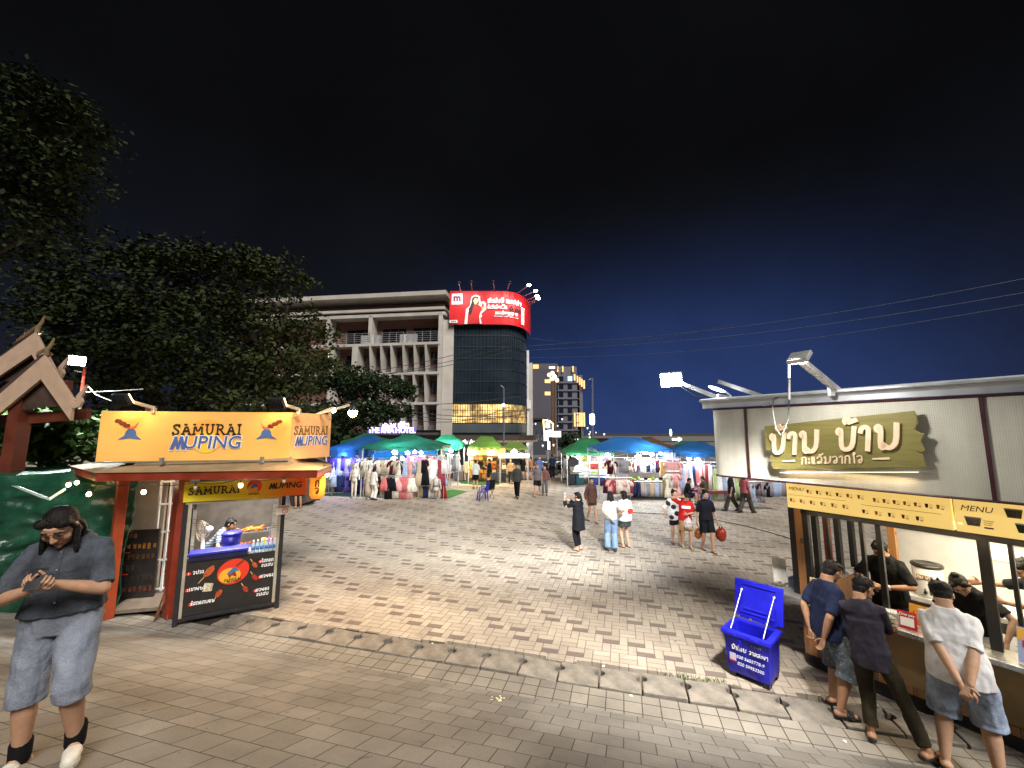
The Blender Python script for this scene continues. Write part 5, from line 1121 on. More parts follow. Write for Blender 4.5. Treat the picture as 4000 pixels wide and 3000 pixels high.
    b = MB(); b.box((0, -.18, .08), (.03, .06, .03)); b.box((0, -.2, .11), (.012, .012, .05)); b.build('tap', BLACKP, t); q = frame((0, -.168, .28), (1, 0, 0), (0, 0, 1)); o = flat([(-.09, -.03), (.09, -.03), (.09, .03), (-.09, .03)], q).build('label', mat('label_brown', '#8a6a40', var=.1), t); strokes('ບານ ບານ', .035, .2, .002, .1, .12, q @ Matrix.Translation((0, 0, .006))).build('lettering', WHITE_T, o)
    r = random.Random(12)
    for k in range(7):
        s_ = 2.0+.14*k; t = thing('fruit_tub', ('yellow' if k % 2 else 'pale')+' fruit tub standing behind the juice window', 'tub', K(s_+.02, -.45+r.uniform(-.06, .06), .935), KA, 'fruit tubs behind the juice window'); b = MB(); b.lathe([(.055, 0), (.065, .15), (.06, .15)], n=14); b.build('tub', mat('tub_y' if k % 2 else 'tub_p', '#c8a828' if k % 2 else '#b8b49c', rough=.3, var=.3), t, smooth=True); b = MB(); b.lathe([(.068, .148), (.07, .165), (.01, .17)], n=14); b.build('lid', WHITEP, t, smooth=True)
    t = thing('yellow_crate', 'long yellow plastic fruit tray inside the right juice window', 'tray', K(2.3, -.85, 1.05), KA-.2); b = MB(); b.box((0, 0, .02), (.7, .22, .02)); b.box((0, -.11, .07), (.7, .015, .12)); b.box((0, .11, .07), (.7, .015, .12)); b.box((-.35, 0, .07), (.015, .22, .12)); b.box((.35, 0, .07), (.015, .22, .12)); b.build('tray', mat('tray_yellow', '#c9a928', rough=.35), t)
    b = MB(); b.box((0, 0, -.055), (.6, .2, .11)); b.build('stand', STEEL, t)
    t = thing('tool_tray', 'black prep tray with red handled tongs beside the masked seller', 'tray', K(1.0, -.42, .935), KA); b = MB(); b.box((0, 0, .015), (.4, .25, .03)); b.build('tray', BLACKP, t); b = MB(); b.tube([(-.1, -.02, .05), (.0, .0, .07), (.12, .03, .055)], .012, 6); b.build('tongs', RED_T, t)
    # ----- lamps on the roof edge
    def arm(a, bpt, w_=.045): 
        q = MB(); q.beam(a, bpt, w_, .06); return q
    h = W(2622, 1482, 6.6); root = K(-.45, .9, 3.80); t = thing('floodlight', 'blinding white floodlight at the end of the left roof arm of the juice kiosk', 'floodlight', h, 0, 'floodlights on the juice kiosk')
    tgt = Vector((-.5, 9.0, 0)); dirv = (Vector((0.6, 2.5, 2.2))-h).normalized(); Mh = dirv.to_track_quat('-Z', 'Y').to_matrix()
    arm(root, h+Vector((.05, .05, 0))).build('arm', ALU, t, world=True); b = MB(); b.tube([root+Vector((.1, 0, .05)), root.lerp(h, .5)+Vector((0, 0, -.12)), h+Vector((.05, .05, -.03))], .007, 6); b.build('cable', BLACKP, t, world=True)
    b = MB(); b.box(h, (.34, .24, .07), M=Mh); b.build('housing', ALU, t, world=True, bevel=.01); b = MB(); b.box(h+dirv*.042, (.31, .21, .012), M=Mh); b.build('lens', lampmat('flood_white', (.93, .97, 1), 90), t, world=True)
    light('flood_light', 'SPOT', h+dirv*.10, 8200, (.93, .97, 1), .12, target=Vector((-1.5, 24, 1)), spot=108, blend=1.0, parent=t)
    root2 = K(.0, .85, 3.82); q0, q1 = W(2989, 1552, 5.9), W(2806, 1490, 6.4); t = thing('steel_strut', 'bare grey steel lamp arm behind the small oval lamp', 'lamp arm', q0); arm(q0, q1).build('arm', ALU, t, world=True); b = MB(); b.box(q0+Vector((0, 0, -.06)), (.06, .06, .14)); b.build('bracket', ALU, t, world=True)
    h = W(2800, 1520, 6.05); t = thing('street_lamp', 'small oval white lamp on bracket at the left roof corner', 'lamp', h, 0, 'floodlights on the juice kiosk'); b = MB(); Mr = Matrix.Rotation(.35, 3, 'Y'); b.ball(h, (.13, .05, .022), 16, 8, Mr); b.build('lens', lampmat('oval_lamp', (.95, .97, 1), 14), t, world=True, smooth=True); b = MB(); b.tube([h+Vector((.12, 0, -.03)), h+Vector((.2, .0, -.1)), K(-.3, .9, 3.80)], .014, 6); b.beam(W(2808, 1565, 6.0), W(2810, 1540, 6.0), .05); b.beam(W(2806, 1545, 6.0), W(2845, 1552, 5.95), .04); b.build('bracket', ALU, t, world=True)
    # right arm: its lamp leans out in front and washes the sign, the queue and the paving
    a0, a1 = W(3276, 1528, 4.75), W(3133, 1412, 4.25); h = W(3122, 1396, 4.15); t = thing('floodlight', 'dark floodlight on the tilted arm over the middle of the white sign', 'floodlight', h, 0, 'floodlights on the juice kiosk')
    arm(a0, a1, .06).build('arm', ALU, t, world=True); b = MB(); b.box(W(3246, 1523, 4.7), (.05, .05, .14)); b.build('bracket', ALU, t, world=True); tg = K(1.2, .9, 2.9); dv = (tg-h).normalized(); Mh = dv.to_track_quat('-Z', 'Y').to_matrix(); b = MB(); b.box(h, (.20, .15, .05), M=Mh); b.build('housing', ALU, t, world=True, bevel=.008); b = MB(); b.box(h+dv*.030, (.17, .12, .01), M=Mh); b.build('lens', lampmat('arm_lens', (1, .97, .92), 25), t, world=True)
    light('sign_flood', 'SPOT', h+dv*.08, 70, (1, .96, .88), .10, target=K(1.3, 1.2, 2.2), spot=150, blend=.8, parent=t)
    light('queue_flood', 'SPOT', h+Vector((-.02, -.1, -.06)), 1900, (1, .96, .90), .15, target=Vector((2.0, 6.6, 0)), spot=80, blend=1, parent=t)
    rt, rb = W(3083, 1420, 5.0), W(3083, 1560, 5.0); t = thing('tube_light', 'thin upright white tube clipped to the roof edge above the sign', 'lamp', rb); b = MB(); b.tube([rb, rb.lerp(rt, .55)], .012, 8); b.build('stem', WHITEP, t, world=True); b = MB(); b.tube([rb.lerp(rt, .6), rt], .011, 8); b.build('tube', lampmat('thin_tube', (1, .97, .95), 4), t, world=True)
    pts = [W(px, py, yy) for px, py, yy in ((3085, 1560, 5.1), (3081, 1575, 4.8), (3080, 1640, 4.55), (3060, 1690, 4.5), (3048, 1700, 4.5), (3030, 1670, 4.55), (3018, 1600, 4.7), (3020, 1560, 4.9), (3040, 1552, 5.1))]
    b = MB(); b.tube(pts, .0065, 6); tag(b.build('loose_cable', mat('cable_grey', (.004, .004, .004))), 'loose dark cable looping down in front of the olive name board', 'cable')
right_kiosk()
# ---------------------------------------------------------------- blue ice box
def ice_box():
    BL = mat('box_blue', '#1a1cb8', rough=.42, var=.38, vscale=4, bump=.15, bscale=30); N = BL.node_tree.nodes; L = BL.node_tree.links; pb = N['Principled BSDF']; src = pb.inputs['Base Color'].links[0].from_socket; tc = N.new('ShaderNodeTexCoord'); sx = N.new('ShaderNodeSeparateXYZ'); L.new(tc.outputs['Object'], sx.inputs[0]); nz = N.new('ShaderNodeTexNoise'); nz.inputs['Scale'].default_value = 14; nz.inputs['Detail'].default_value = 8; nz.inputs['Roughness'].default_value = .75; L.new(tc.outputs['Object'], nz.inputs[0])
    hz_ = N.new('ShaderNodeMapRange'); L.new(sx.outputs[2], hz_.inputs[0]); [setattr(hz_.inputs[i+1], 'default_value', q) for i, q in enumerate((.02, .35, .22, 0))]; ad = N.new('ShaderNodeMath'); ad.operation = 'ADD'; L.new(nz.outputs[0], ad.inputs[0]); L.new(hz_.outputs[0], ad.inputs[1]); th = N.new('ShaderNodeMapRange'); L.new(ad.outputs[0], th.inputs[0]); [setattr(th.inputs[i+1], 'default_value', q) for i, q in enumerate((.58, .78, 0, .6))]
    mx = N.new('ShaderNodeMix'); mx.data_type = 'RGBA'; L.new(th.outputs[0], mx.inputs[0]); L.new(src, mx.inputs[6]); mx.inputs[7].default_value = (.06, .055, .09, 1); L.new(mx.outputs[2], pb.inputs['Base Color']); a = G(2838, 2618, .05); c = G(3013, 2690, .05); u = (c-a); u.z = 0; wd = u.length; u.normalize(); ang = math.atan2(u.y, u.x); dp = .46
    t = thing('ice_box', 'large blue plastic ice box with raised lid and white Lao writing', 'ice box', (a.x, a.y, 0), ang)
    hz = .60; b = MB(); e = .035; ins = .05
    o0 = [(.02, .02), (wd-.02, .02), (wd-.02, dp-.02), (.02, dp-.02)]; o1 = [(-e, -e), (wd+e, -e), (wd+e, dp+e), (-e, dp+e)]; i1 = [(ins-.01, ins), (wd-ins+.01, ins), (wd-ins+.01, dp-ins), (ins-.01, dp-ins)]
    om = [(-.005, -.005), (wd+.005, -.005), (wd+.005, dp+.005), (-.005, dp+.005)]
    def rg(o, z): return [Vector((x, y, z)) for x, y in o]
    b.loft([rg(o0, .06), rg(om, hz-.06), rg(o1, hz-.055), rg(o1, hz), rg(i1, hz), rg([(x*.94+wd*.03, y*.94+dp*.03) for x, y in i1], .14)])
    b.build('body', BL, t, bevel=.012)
    for x in (.07, wd-.07):
        for y in (.07, dp-.07): b = MB(); b.box((x, y, .03), (.08, .08, .06)); b.build('foot', BLACKP, t)
    for x in (.11, wd-.14): b = MB(); b.box((x, -e-.012, hz-.02), (.10, .03, .03)); b.build('latch', BL, t)
    b = MB(); b.box((wd*.38, -.012, hz-.13), (.03, .03, .09)); b.build('latch', BL, t)
    # lid stands open, leaning back on its cords
    lean = .22; L = MB(); h = .50; Mr = Matrix.Rotation(-lean, 4, 'X'); Mr.translation = Vector((wd/2, dp+.05, hz+.03))
    L.box((0, .03, h/2), (wd+.09, .045, h)); lo = L.xform(Mr).build('lid', BL, t, bevel=.016)
    b = MB(); 
    for c_, d in (((0, .0, .06), (wd-.06, .02, .02)), ((0, .0, h-.06), (wd-.06, .02, .02)), ((-(wd/2-.04), .0, h/2), (.02, .02, h-.12)), ((wd/2-.04, 0, h/2), (.02, .02, h-.12))): b.box(c_, d)
    b.box((0, -.002, h*.23), (wd*.7, .014, .025)); b.xform(Mr).build('rib', BL, lo, bevel=.005)
    b = MB(); b.box((0, .03, .0), (wd*.3, .03, .05)); b.box((wd*.33, .03, 0), (.12, .03, .05)); b.box((-wd*.33, .03, 0), (.12, .03, .05)); b.xform(Mr).build('hinge', BL, lo)
    wc = mat('cord_white', (.7, .7, .72), var=0)
    for sx in (-1, 1):
        q = Mr @ Vector((sx*(wd/2-.06), -.01, h*.72)); b = MB(); b.tube([q, Vector((wd/2+sx*(wd/2-.07), .05, hz))], .006, 6); o = b.build('stay_cord', wc, t); b = MB(); b.ball(q, .018, 8, 6); b.build('knot', wc, o)
    Mf = frame((0, .004, 0), (1, 0, 0), (0, 0, 1)) 
    def P(x, z): return Matrix.Translation((0, -.012, 0)) @ frame((x, .0, z), (1, 0, .0), (0, .01, 1))
    ink = mat('white_paint', (.62, .62, .66), var=.3, vscale=60)
    strokes('ນ້ຳກ້ອນ ວາດສະໜາ'.replace('ຳ', 'າ').replace('ໜ', 'ຫ'), .045, .17, .004, .1, .12, P(wd*.58, .395)).build('lettering', ink, t)
    text_mesh('A19~39', .042, 0, .003, .15).xform(P(wd*.72, .485)).build('lettering', mat('faded_paint', (.16, .16, .30), var=.3), t)
    text_mesh('030 5655778-9', .055, .0004, .003, .1).xform(P(wd*.58, .29)).build('lettering', ink, t); text_mesh('020 59953300', .055, .0004, .003, .1).xform(P(wd*.58, .205)).build('lettering', ink, t)
    flat([(-.04, -.05), (.04, -.05), (.04, .05), (-.04, .05)], P(.10, .27), .003).build('sticker', mat('sticker_white', '#b9b2c4', var=.2), t); flat([(-.04, -.05), (.04, -.05), (.04, -.035), (-.04, -.035)], P(.10, .27) @ Matrix.Translation((0, 0, .002)), .003).build('sticker_band', RED_T, t)
ice_box()
# ---------------------------------------------------------------- left edge: gabled stall, tarp, lamp pole
def left_edge():
    WH = mat('barge_white', (.42, .29, .205), rough=.6, var=.12, bump=.15); DKW = mat('dark_roof', (.05, .028, .02), rough=.7, var=.3, vscale=4, bump=.3); POST = mat('post_brown', '#5e2c1c', rough=.55, var=.3, vscale=3, bump=.2)
    T = thing('gabled_pavilion', 'small wooden pavilion with double gable and pale carved bargeboards', 'pavilion', (-9.2, 8.6, 0))
    def gable(apex, le, re, yy, depth, finl, nm):
        A, L_, R_ = W(*apex, yy), W(*le, yy), W(*re, yy); th = .06
        out = []
        wv = .43
        for a, e in ((A, L_), (A, R_)):
            d = (e-a).normalized(); b = MB(); perp = Vector((0, 0, -1))
            b.prism([a, e, e+Vector((0, 0, -wv)), a+Vector((0, 0, -wv*1.15))], (0, th, 0)); b.build('bargeboard', WH, T, world=True)
            # flame finial at the eave
            s = 1 if e.x > a.x else -1; f = MB(); pts = [(0, 0), (.10, -.06), (.22, -.03), (.26, .07), (.22, .16), (.27, .26), (.30, .42), (.20, .30), (.12, .18), (.14, .08), (.10, .05), (.02, .10)]
            f.prism([e+Vector((s*(x-.06), -.01, z-.12)) for x, z in pts], (0, .05, 0)); f.build('finial', WH, T, world=True)
        b = MB()
        for e in (L_, R_):
            b.quad(A+Vector((0, .03, .03)), e+Vector((0, .03, .03)), e+Vector((-.85*depth, .55*depth, .03)), A+Vector((-.85*depth, .55*depth, .03))); b.quad(A+Vector((0, .03, -.02)), e+Vector((0, .03, -.02)), e+Vector((-.85*depth, .55*depth, -.02)), A+Vector((-.85*depth, .55*depth, -.02)))
        b.add([A+Vector((0, .12, -.1)), L_+Vector((0, .12, -.1)), R_+Vector((0, .12, -.1))], [(0, 1, 2)])
        b.build('roof', DKW, T, world=True)
        b = MB(); b.tube([A+Vector((0, .1, .05)), A+Vector((-.85*depth, .55*depth, .05))], .05, 6)
        for k in range(14): q_ = A+Vector((-.85*depth, .55*depth, 0))*((k+.5)/14); b.prism([q_+Vector((-.04, .02, .08)), q_+Vector((.04, -.02, .08)), q_+Vector((0, 0, .18))], (0, .02, 0))
        b.build('ridge', mat('ridge_tan', (.16, .10, .06)), T, world=True); b = MB(); b.prism([A+Vector((x, .02, z)) for x, z in ((-.04, 0), (.04, 0), (.05, .12), (.11, .22), (.12, .38), (.05, .24), (-.02, .14))], (0, .03, 0)); b.build('finial', mat('finial_gold', (.20, .14, .07)), T, world=True)
        b = MB(); b.beam(L_+Vector((-.1, .3, -.28)), R_+Vector((.05, .3, -.28)), .10, .22); b.build('tie_beam', POST, T, world=True)
    gable((172, 1388), (-60, 1590), (285, 1560), 8.1, 2.6, 1, 'front')
    gable((136, 1298), (-120, 1480), (215, 1448), 8.6, 2.6, 1, 'rear')
    p = G(25, 2210, .35); t0 = W(92, 1545, 8.3); b = MB(); b.beam((t0.x-.05, 8.3, .0), (t0.x, 8.3, t0.z), .24); b.build('post', POST, T, world=True)
    b = MB(); b.beam((t0.x-1.9, 9.6, 0), (t0.x-1.9, 9.6, 4.2), .2); b.beam((t0.x+.8, 10.4, 0), (t0.x+.8, 10.4, 4.0), .16); b.build('post', POST, T, world=True)
    b = MB(); q = W(45, 1560, 8.35); b.beam(q, W(210, 1582, 8.35), .07); b.beam(W(100, 1500, 8.35), W(96, 1580, 8.35), .12); b.build('brace', POST, T, world=True)
    b = MB(); b.box((-13.2, 9.6, 2.2), (1.8, .1, 2.0)); b.build('wall', mat('thatch', (.11, .085, .055), rough=.9, bump=.8, var=.4), T, world=True)
    # green tarpaulin draped over a covered stall
    GR = mat('tarp_green', (.008, .052, .028), rough=.33, var=.4, vscale=2.2, bump=1, bscale=5, spec=.5); nx, nz = 110, 60; b = MB(); V = []
    a, c_ = Vector((-11.6, 7.3, 0)), Vector((-7.35, 8.1, 0))
    for j in range(nz+1):
        for i in range(nx+1):
            u_, v_ = i/nx, j/nz; p = a.lerp(c_, u_); z = 2.55*v_; n_ = noise.noise(Vector((u_*7, v_*4, 1)))*.14+(1-2*abs(noise.noise(Vector((u_*6+v_*5, v_*9-u_*4, 4)))))*.08+(1-2*abs(noise.noise(Vector((u_*26-v_*6, v_*13+u_*9, 7)))))*.025
            out = .28*(1-v_)+n_*(.4+.6*math.sin(math.pi*v_)); V.append(p+Vector((.19*out, -out, z+.12*math.sin(u_*9)*v_*(.4) + ground_z(p.x, p.y)*(1-v_))))
    F = [(j*(nx+1)+i, j*(nx+1)+i+1, (j+1)*(nx+1)+i+1, (j+1)*(nx+1)+i) for j in range(nz) for i in range(nx)]
    b.add(V, F); t = b.build('tarpaulin', GR, None, smooth=True, fixn=False); tag(t, 'shiny dark green tarpaulin draped over a closed stall', 'tarpaulin'); sdm = t.modifiers.new('thick', 'SOLIDIFY'); sdm.thickness = .012
    b = MB(); V = []
    for j in range(9):
        for i in range(nx+1):
            u_, v_ = i/nx, j/8; p = a.lerp(c_, u_); V.append(p+Vector((0, 2.2*v_, 2.54+.12*math.sin(u_*9)*.4*(1-v_)-.10*v_+noise.noise(Vector((u_*6, v_*5, 9)))*.10)))
    b.add(V, [(j*(nx+1)+i, j*(nx+1)+i+1, (j+1)*(nx+1)+i+1, (j+1)*(nx+1)+i) for j in range(8) for i in range(nx)]); b.build('top_sheet', GR, t, smooth=True, fixn=False)
    # pale strip hanging over the tarp
    b = MB(); q = [W(45, 1898, 7.1), W(70, 1898, 7.1), W(190, 1945, 7.1), W(255, 1905, 7.25), W(255, 1915, 7.25), W(195, 1955, 7.1), W(160, 1945, 7.1)]; b.prism(q, (0, .01, 0)); b.build('strap', mat('strap_pale', (.35, .45, .40), rough=.4), t)
    # lamp pole
    p0 = W(296, 1752, 10.6); h = W(300, 1408, 10.4); t = thing('lamp_pole', 'thin steel pole with white floodlight behind the skewer kiosk', 'lamp pole', (p0.x-.2, 10.7, 0)); b = MB(); base = Vector((p0.x-.12, 10.7, 0)); topp = W(331, 1440, 10.6); b.tube([base, base.lerp(topp, .7), topp], [.05, .04, .03], 8); b.build('pole', STEEL, t, world=True)
    b = MB(); b.tube([base.lerp(topp, .86), topp+Vector((0, 0, .05))], .034, 8); b.build('red_band', mat('pole_red', '#8a2a1c'), t, world=True); dv = (Vector((-2, 4, 1.5))-h).normalized(); Mh = dv.to_track_quat('-Z', 'Y').to_matrix(); b = MB(); b.box(h, (.34, .26, .07), M=Mh); b.build('housing', BLACKM, t, world=True); b = MB(); b.box(h+dv*.042, (.31, .23, .01), M=Mh); b.build('lens', lampmat('pole_flood', (.95, 1, .97), 80), t, world=True); b = MB(); b.beam(h, topp, .03); b.beam(W(288, 1448, 10.5), W(325, 1455, 10.6), .02); b.build('bracket', STEEL, t, world=True)
    light('pole_light', 'SPOT', h+dv*.1, 1500, (.93, 1, .95), .12, target=(-7, 4, 0), spot=172, blend=.3, parent=t)
    b = MB(); pts = [W(345, 1510, 10.4), W(372, 1540, 9.6), W(405, 1555, 8.8), W(440, 1568, 8.0)]; b.tube(pts, .012, 6); tag(b.build('cable', mat('cable_pale', (.4, .42, .4))), 'pale cable drooping from the lamp pole to the skewer kiosk', 'cable'); b = MB(); b.tube([W(335, 1532, 10.5), W(440, 1528, 10), W(560, 1520, 10)], .01, 6); tag(b.build('cable', MATS['cable_pale']), 'straight pale cable running right from the lamp pole', 'cable')
left_edge()
# ---------------------------------------------------------------- market tents and what hangs in them
def tarpm(n, c):
    m = mat('canopy_'+n, c, rough=.55, var=.22, vscale=1.2, bump=.35, bscale=2.2); N = m.node_tree.nodes; L = m.node_tree.links; b = N['Principled BSDF']
    tr = N.new('ShaderNodeBsdfTranslucent'); tr.inputs[0].default_value = (*[min(1, v*1.7) for v in c], 1); mx = N.new('ShaderNodeMixShader'); mx.inputs[0].default_value = .25
    L.new(b.outputs[0], mx.inputs[1]); L.new(tr.outputs[0], mx.inputs[2]); L.new(mx.outputs[0], N['Material Output'].inputs[0]); return m
def tent(l, r, y, eave, peak, depth, m, label, ridge=.35, shift=0, fall=.26, legs=True, back=None):
    a, c = W(l, eave, y), W(r, eave, y); zp = W((l+r)/2, peak, y+depth*.35).z; ze = (a.z+c.z)/2; w_ = c.x-a.x; cx = (a.x+c.x)/2
    t = thing('market_tent', label, 'market tent', (cx, y+depth/2, 0), 0, 'canopies of the night market'); n = 16; V = []; rr = random.Random(int(l)); sd = rr.random()*50
    for j in range(n+1):
        for i in range(n+1):
            u, v = 2*i/n-1, 2*j/n-1; uu = max(0, (abs(u-shift*(1-abs(v)))-ridge)/(1-ridge)); h = 1-max(uu, abs(v))
            z = ze+(zp-ze)*(max(0, h)**.85)-.10*math.sin(math.pi*max(0, h))*(1-abs(u*v))+noise.noise(Vector((u*3+sd, v*3, 0)))*.05; V.append((u*w_/2, v*depth/2, z-.05*(1-abs(u))*(abs(v) > .99)))
    b = MB(); b.add(V, [(j*(n+1)+i, j*(n+1)+i+1, (j+1)*(n+1)+i+1, (j+1)*(n+1)+i) for j in range(n) for i in range(n)])
    e = [V[i] for i in range(n+1)]; lo = [(p[0], p[1]-.02+.03*math.sin(i*2.1), p[2]-fall*(1+.25*math.sin(i*1.3+sd))) for i, p in enumerate(e)]
    for i in range(n): b.quad(e[i], e[i+1], lo[i+1], lo[i])
    for sx in (0, n):
        e = [V[j*(n+1)+sx] for j in range(n+1)]; lo = [(p[0], p[1], p[2]-fall) for p in e]
        for i in range(n): b.quad(e[i], e[i+1], lo[i+1], lo[i])
    b.build('canopy', m, t, smooth=True, fixn=False)
    for sx in (-1, 1):
        for sy in (-1, 1): b = MB(); b.box((sx*(w_/2-.05), sy*(depth/2-.05), ze/2), (.05, .05, ze)); b.build('leg', ALU, t)
    b = MB()
    for sy in (-1, 1):
        for k in range(4):
            x0 = -w_/2+w_*k/4; b.beam((x0, sy*(depth/2-.06), ze-.1-.22*(k % 2)), (x0+w_/4, sy*(depth/2-.06), ze-.1-.22*((k+1) % 2)), .025)
    b.build('truss', ALU, t)
    if back: b = MB(); b.box((0, depth/2-.1, ze*.55), (w_-.1, .02, ze*1.0)); b.build('back_sheet', back, t)
    return t
def lamp_bulb(p, col, power, lab, strength=40, r=.07, grp='bulbs in the market stalls'):
    t = thing('stall_lamp', lab, 'lamp', p, 0, grp); b = MB(); b.ball((0, 0, 0), (r*1.25, r, r*.8), 10, 8); b.build('globe', lampmat('stall%s%d' % (str(col), strength), col, strength), t, smooth=True); b = MB(); b.lathe([(.03, r*.6), (.03, r+.08), (.006, r+.09)], n=8); b.build('socket', WHITEP, t)
    light('stall_light', 'POINT', (p[0], p[1]-.12, p[2]-.14), power*2.2, col, .12, parent=t)
def folds(kind, seed):
    r = random.Random(seed); b = MB(); n = 26
    prof = {'top': [(0, .07, .04), (.03, .18, .05), (.08, .21, .06), (.3, .17, .06), (.62, .20, .07)], 'dress': [(0, .06, .04), (.03, .15, .05), (.1, .17, .06), (.36, .14, .06), (.7, .22, .09), (1.1, .27, .11)],
            'gown': [(0, .06, .04), (.04, .14, .05), (.3, .15, .06), (.8, .2, .08), (1.35, .26, .1)], 'trousers': [(0, .16, .06), (.1, .18, .07), (.5, .19, .06), (.95, .2, .05)], 'skirt': [(0, .13, .05), (.08, .17, .07), (.35, .25, .1), (.62, .29, .11)]}[kind]
    secs = []
    for z, rx, ry in prof:
        f = z/prof[-1][0]; ring = []
        for q in range(n):
            a = 2*math.pi*q/n; k = 1+.22*f*math.sin(7*a+seed)+.12*f*math.sin(11*a+2*seed); ring.append(Vector((rx*math.cos(a)*(1+.05*math.sin(5*a+seed)*f), ry*k*math.sin(a), -z-.05*(1-abs(math.cos(a)))*(f == 0))))
        secs.append(ring)
    b.loft(secs)
    if kind == 'top':
        L_ = r.choice((.22, .5))
        for s in (-1, 1): b.tube([(s*.17, 0, -.06), (s*.25, 0, -.06-L_*.5), (s*.27, .01, -.06-L_)], [.055, .05, .045], 8)
    b.tube([(-.16, 0, -.02), (0, 0, .05), (.16, 0, -.02)], .008, 5); b.tube([(0, 0, .05), (0, 0, .1), (.02, 0, .13)], .005, 5)
    return b.mesh('garment', True)
GM = {}
def garment(kind, col, p, rz, lab, grp, sc=1.0):
    key = kind+str(rng.randrange(2))
    nm = {'top': 'blouse', 'gown': 'dress'}.get(kind, kind)
    if key not in GM: me = folds(kind, len(GM)+1); me.materials.append(cloth('base', (.5, .5, .5))); GM[key] = me
    sc *= 1.12
    o = link(nm, GM[key]); setmat(o, cloth(col, col)); o.location = p; o.rotation_euler = (0, 0, rz); o.scale = (sc, sc, sc*rng.uniform(.92, 1.06)); tag(o, lab, nm, grp)
CN = {'#d8d2c4': 'cream', '#17171b': 'black', '#8c8a90': 'grey', '#d9a3a0': 'pink', '#4a1a26': 'maroon', '#e6e4e2': 'white', '#a08a5c': 'tan', '#24305a': 'navy', '#d6a43c': 'mustard', '#9fb1cf': 'pale blue', '#b8a890': 'beige', '#c23a8c': 'magenta', '#8a3a44': 'dusty red', '#7d7a5a': 'olive', '#a9c08a': 'pale green', '#c06a6a': 'coral', '#5a4fa8': 'violet', '#b06a3a': 'brown', '#c9b23a': 'yellow', '#8a2020': 'red'}
CK = {v: k for k, v in CN.items()}
def row(l, r, py, y, cols, kinds, where, dy=0, sc=1.0, ang=0):
    a, c = W(l, py, y), W(r, py, y+dy); cols = (cols+cols[::-1])[:max(2, int(len(cols)*1.5))]; n = len(cols)
    for i, cn in enumerate(cols):
        p = a.lerp(c, (i+.5)/n); p.z = a.z+(c.z-a.z)*(i+.5)/n
        kd = kinds[i % len(kinds)]; nmk = 'long dress' if kd == 'gown' else kd
        garment(kd, CK[cn], p, ang+rng.uniform(-.35, .35), f'{cn} {nmk} hanging {where}', f'clothes hanging {where}', sc)
    t = thing('clothes_rail', f'steel rail {where}', 'clothes rail', (a+c)/2, 0); b = MB(); b.tube([a+Vector((-.1, 0, .12*sc)), c+Vector((.1, 0, .12*sc))], .016, 6); b.build('rail', STEEL, t, world=True)
    for p in (a, c): b = MB(); b.tube([Vector((p.x, p.y, 0)), Vector((p.x, p.y, p.z+.12*sc))], .016, 6); b.build('post', STEEL, t, world=True)
def ground_mat(pts, col, lab):
    b = MB(); b.prism([G(*p)+Vector((0, 0, .004)) for p in pts], (0, 0, .016)); g = mat('turf_'+col, col, rough=.95, var=.4, vscale=8, bump=1, bscale=60); tag(b.build('grass_mat', g), lab, 'mat', 'artificial grass mats')
def mannequin(p, col, lab, kind='dress', legs=True):
    t = thing('mannequin', lab, 'mannequin', p, 0, 'mannequins before the dark green tent'); sk = mat('mannequin_skin', (.55, .48, .40), rough=.4); b = MB()
    b.lathe([(.05, 1.5), (.05, 1.42), (.16, 1.36), (.14, 1.2), (.115, 1.05), (.15, .88), (.13, .8)], n=16)
    if legs:
        for s in (-1, 1): b.cap((s*.08, 0, .82), (s*.08, .0, .05), .075, .04)
    b.cap((-.17, 0, 1.33), (-.24, .02, .9), .04, .03); b.cap((.17, 0, 1.33), (.24, .02, .9), .04, .03); b.build('body', sk, t, smooth=True); b = MB(); b.lathe([(.18, 0), (.18, .015), (.02, .03), (.015, .1)], n=16); b.build('base', STEEL, t, smooth=True)
    b = MB(); pr = {'dress': [(.12, 1.40), (.185, 1.34), (.165, 1.2), (.135, 1.05), (.2, .85), (.25, .55), (.24, .55)], 'trousers': [(.12, 1.4), (.185, 1.34), (.17, 1.1), (.18, .9), (.20, .5), (.2, .12), (.19, .12)], 'set': [(.12, 1.4), (.185, 1.34), (.165, 1.15), (.17, 1.0), (.165, 1.0)]}[kind]; b.lathe(pr, n=20, M=Matrix.Diagonal((1, .72, 1))); b.build('dress' if kind == 'dress' else 'outfit', cloth(col, col), t, smooth=True)
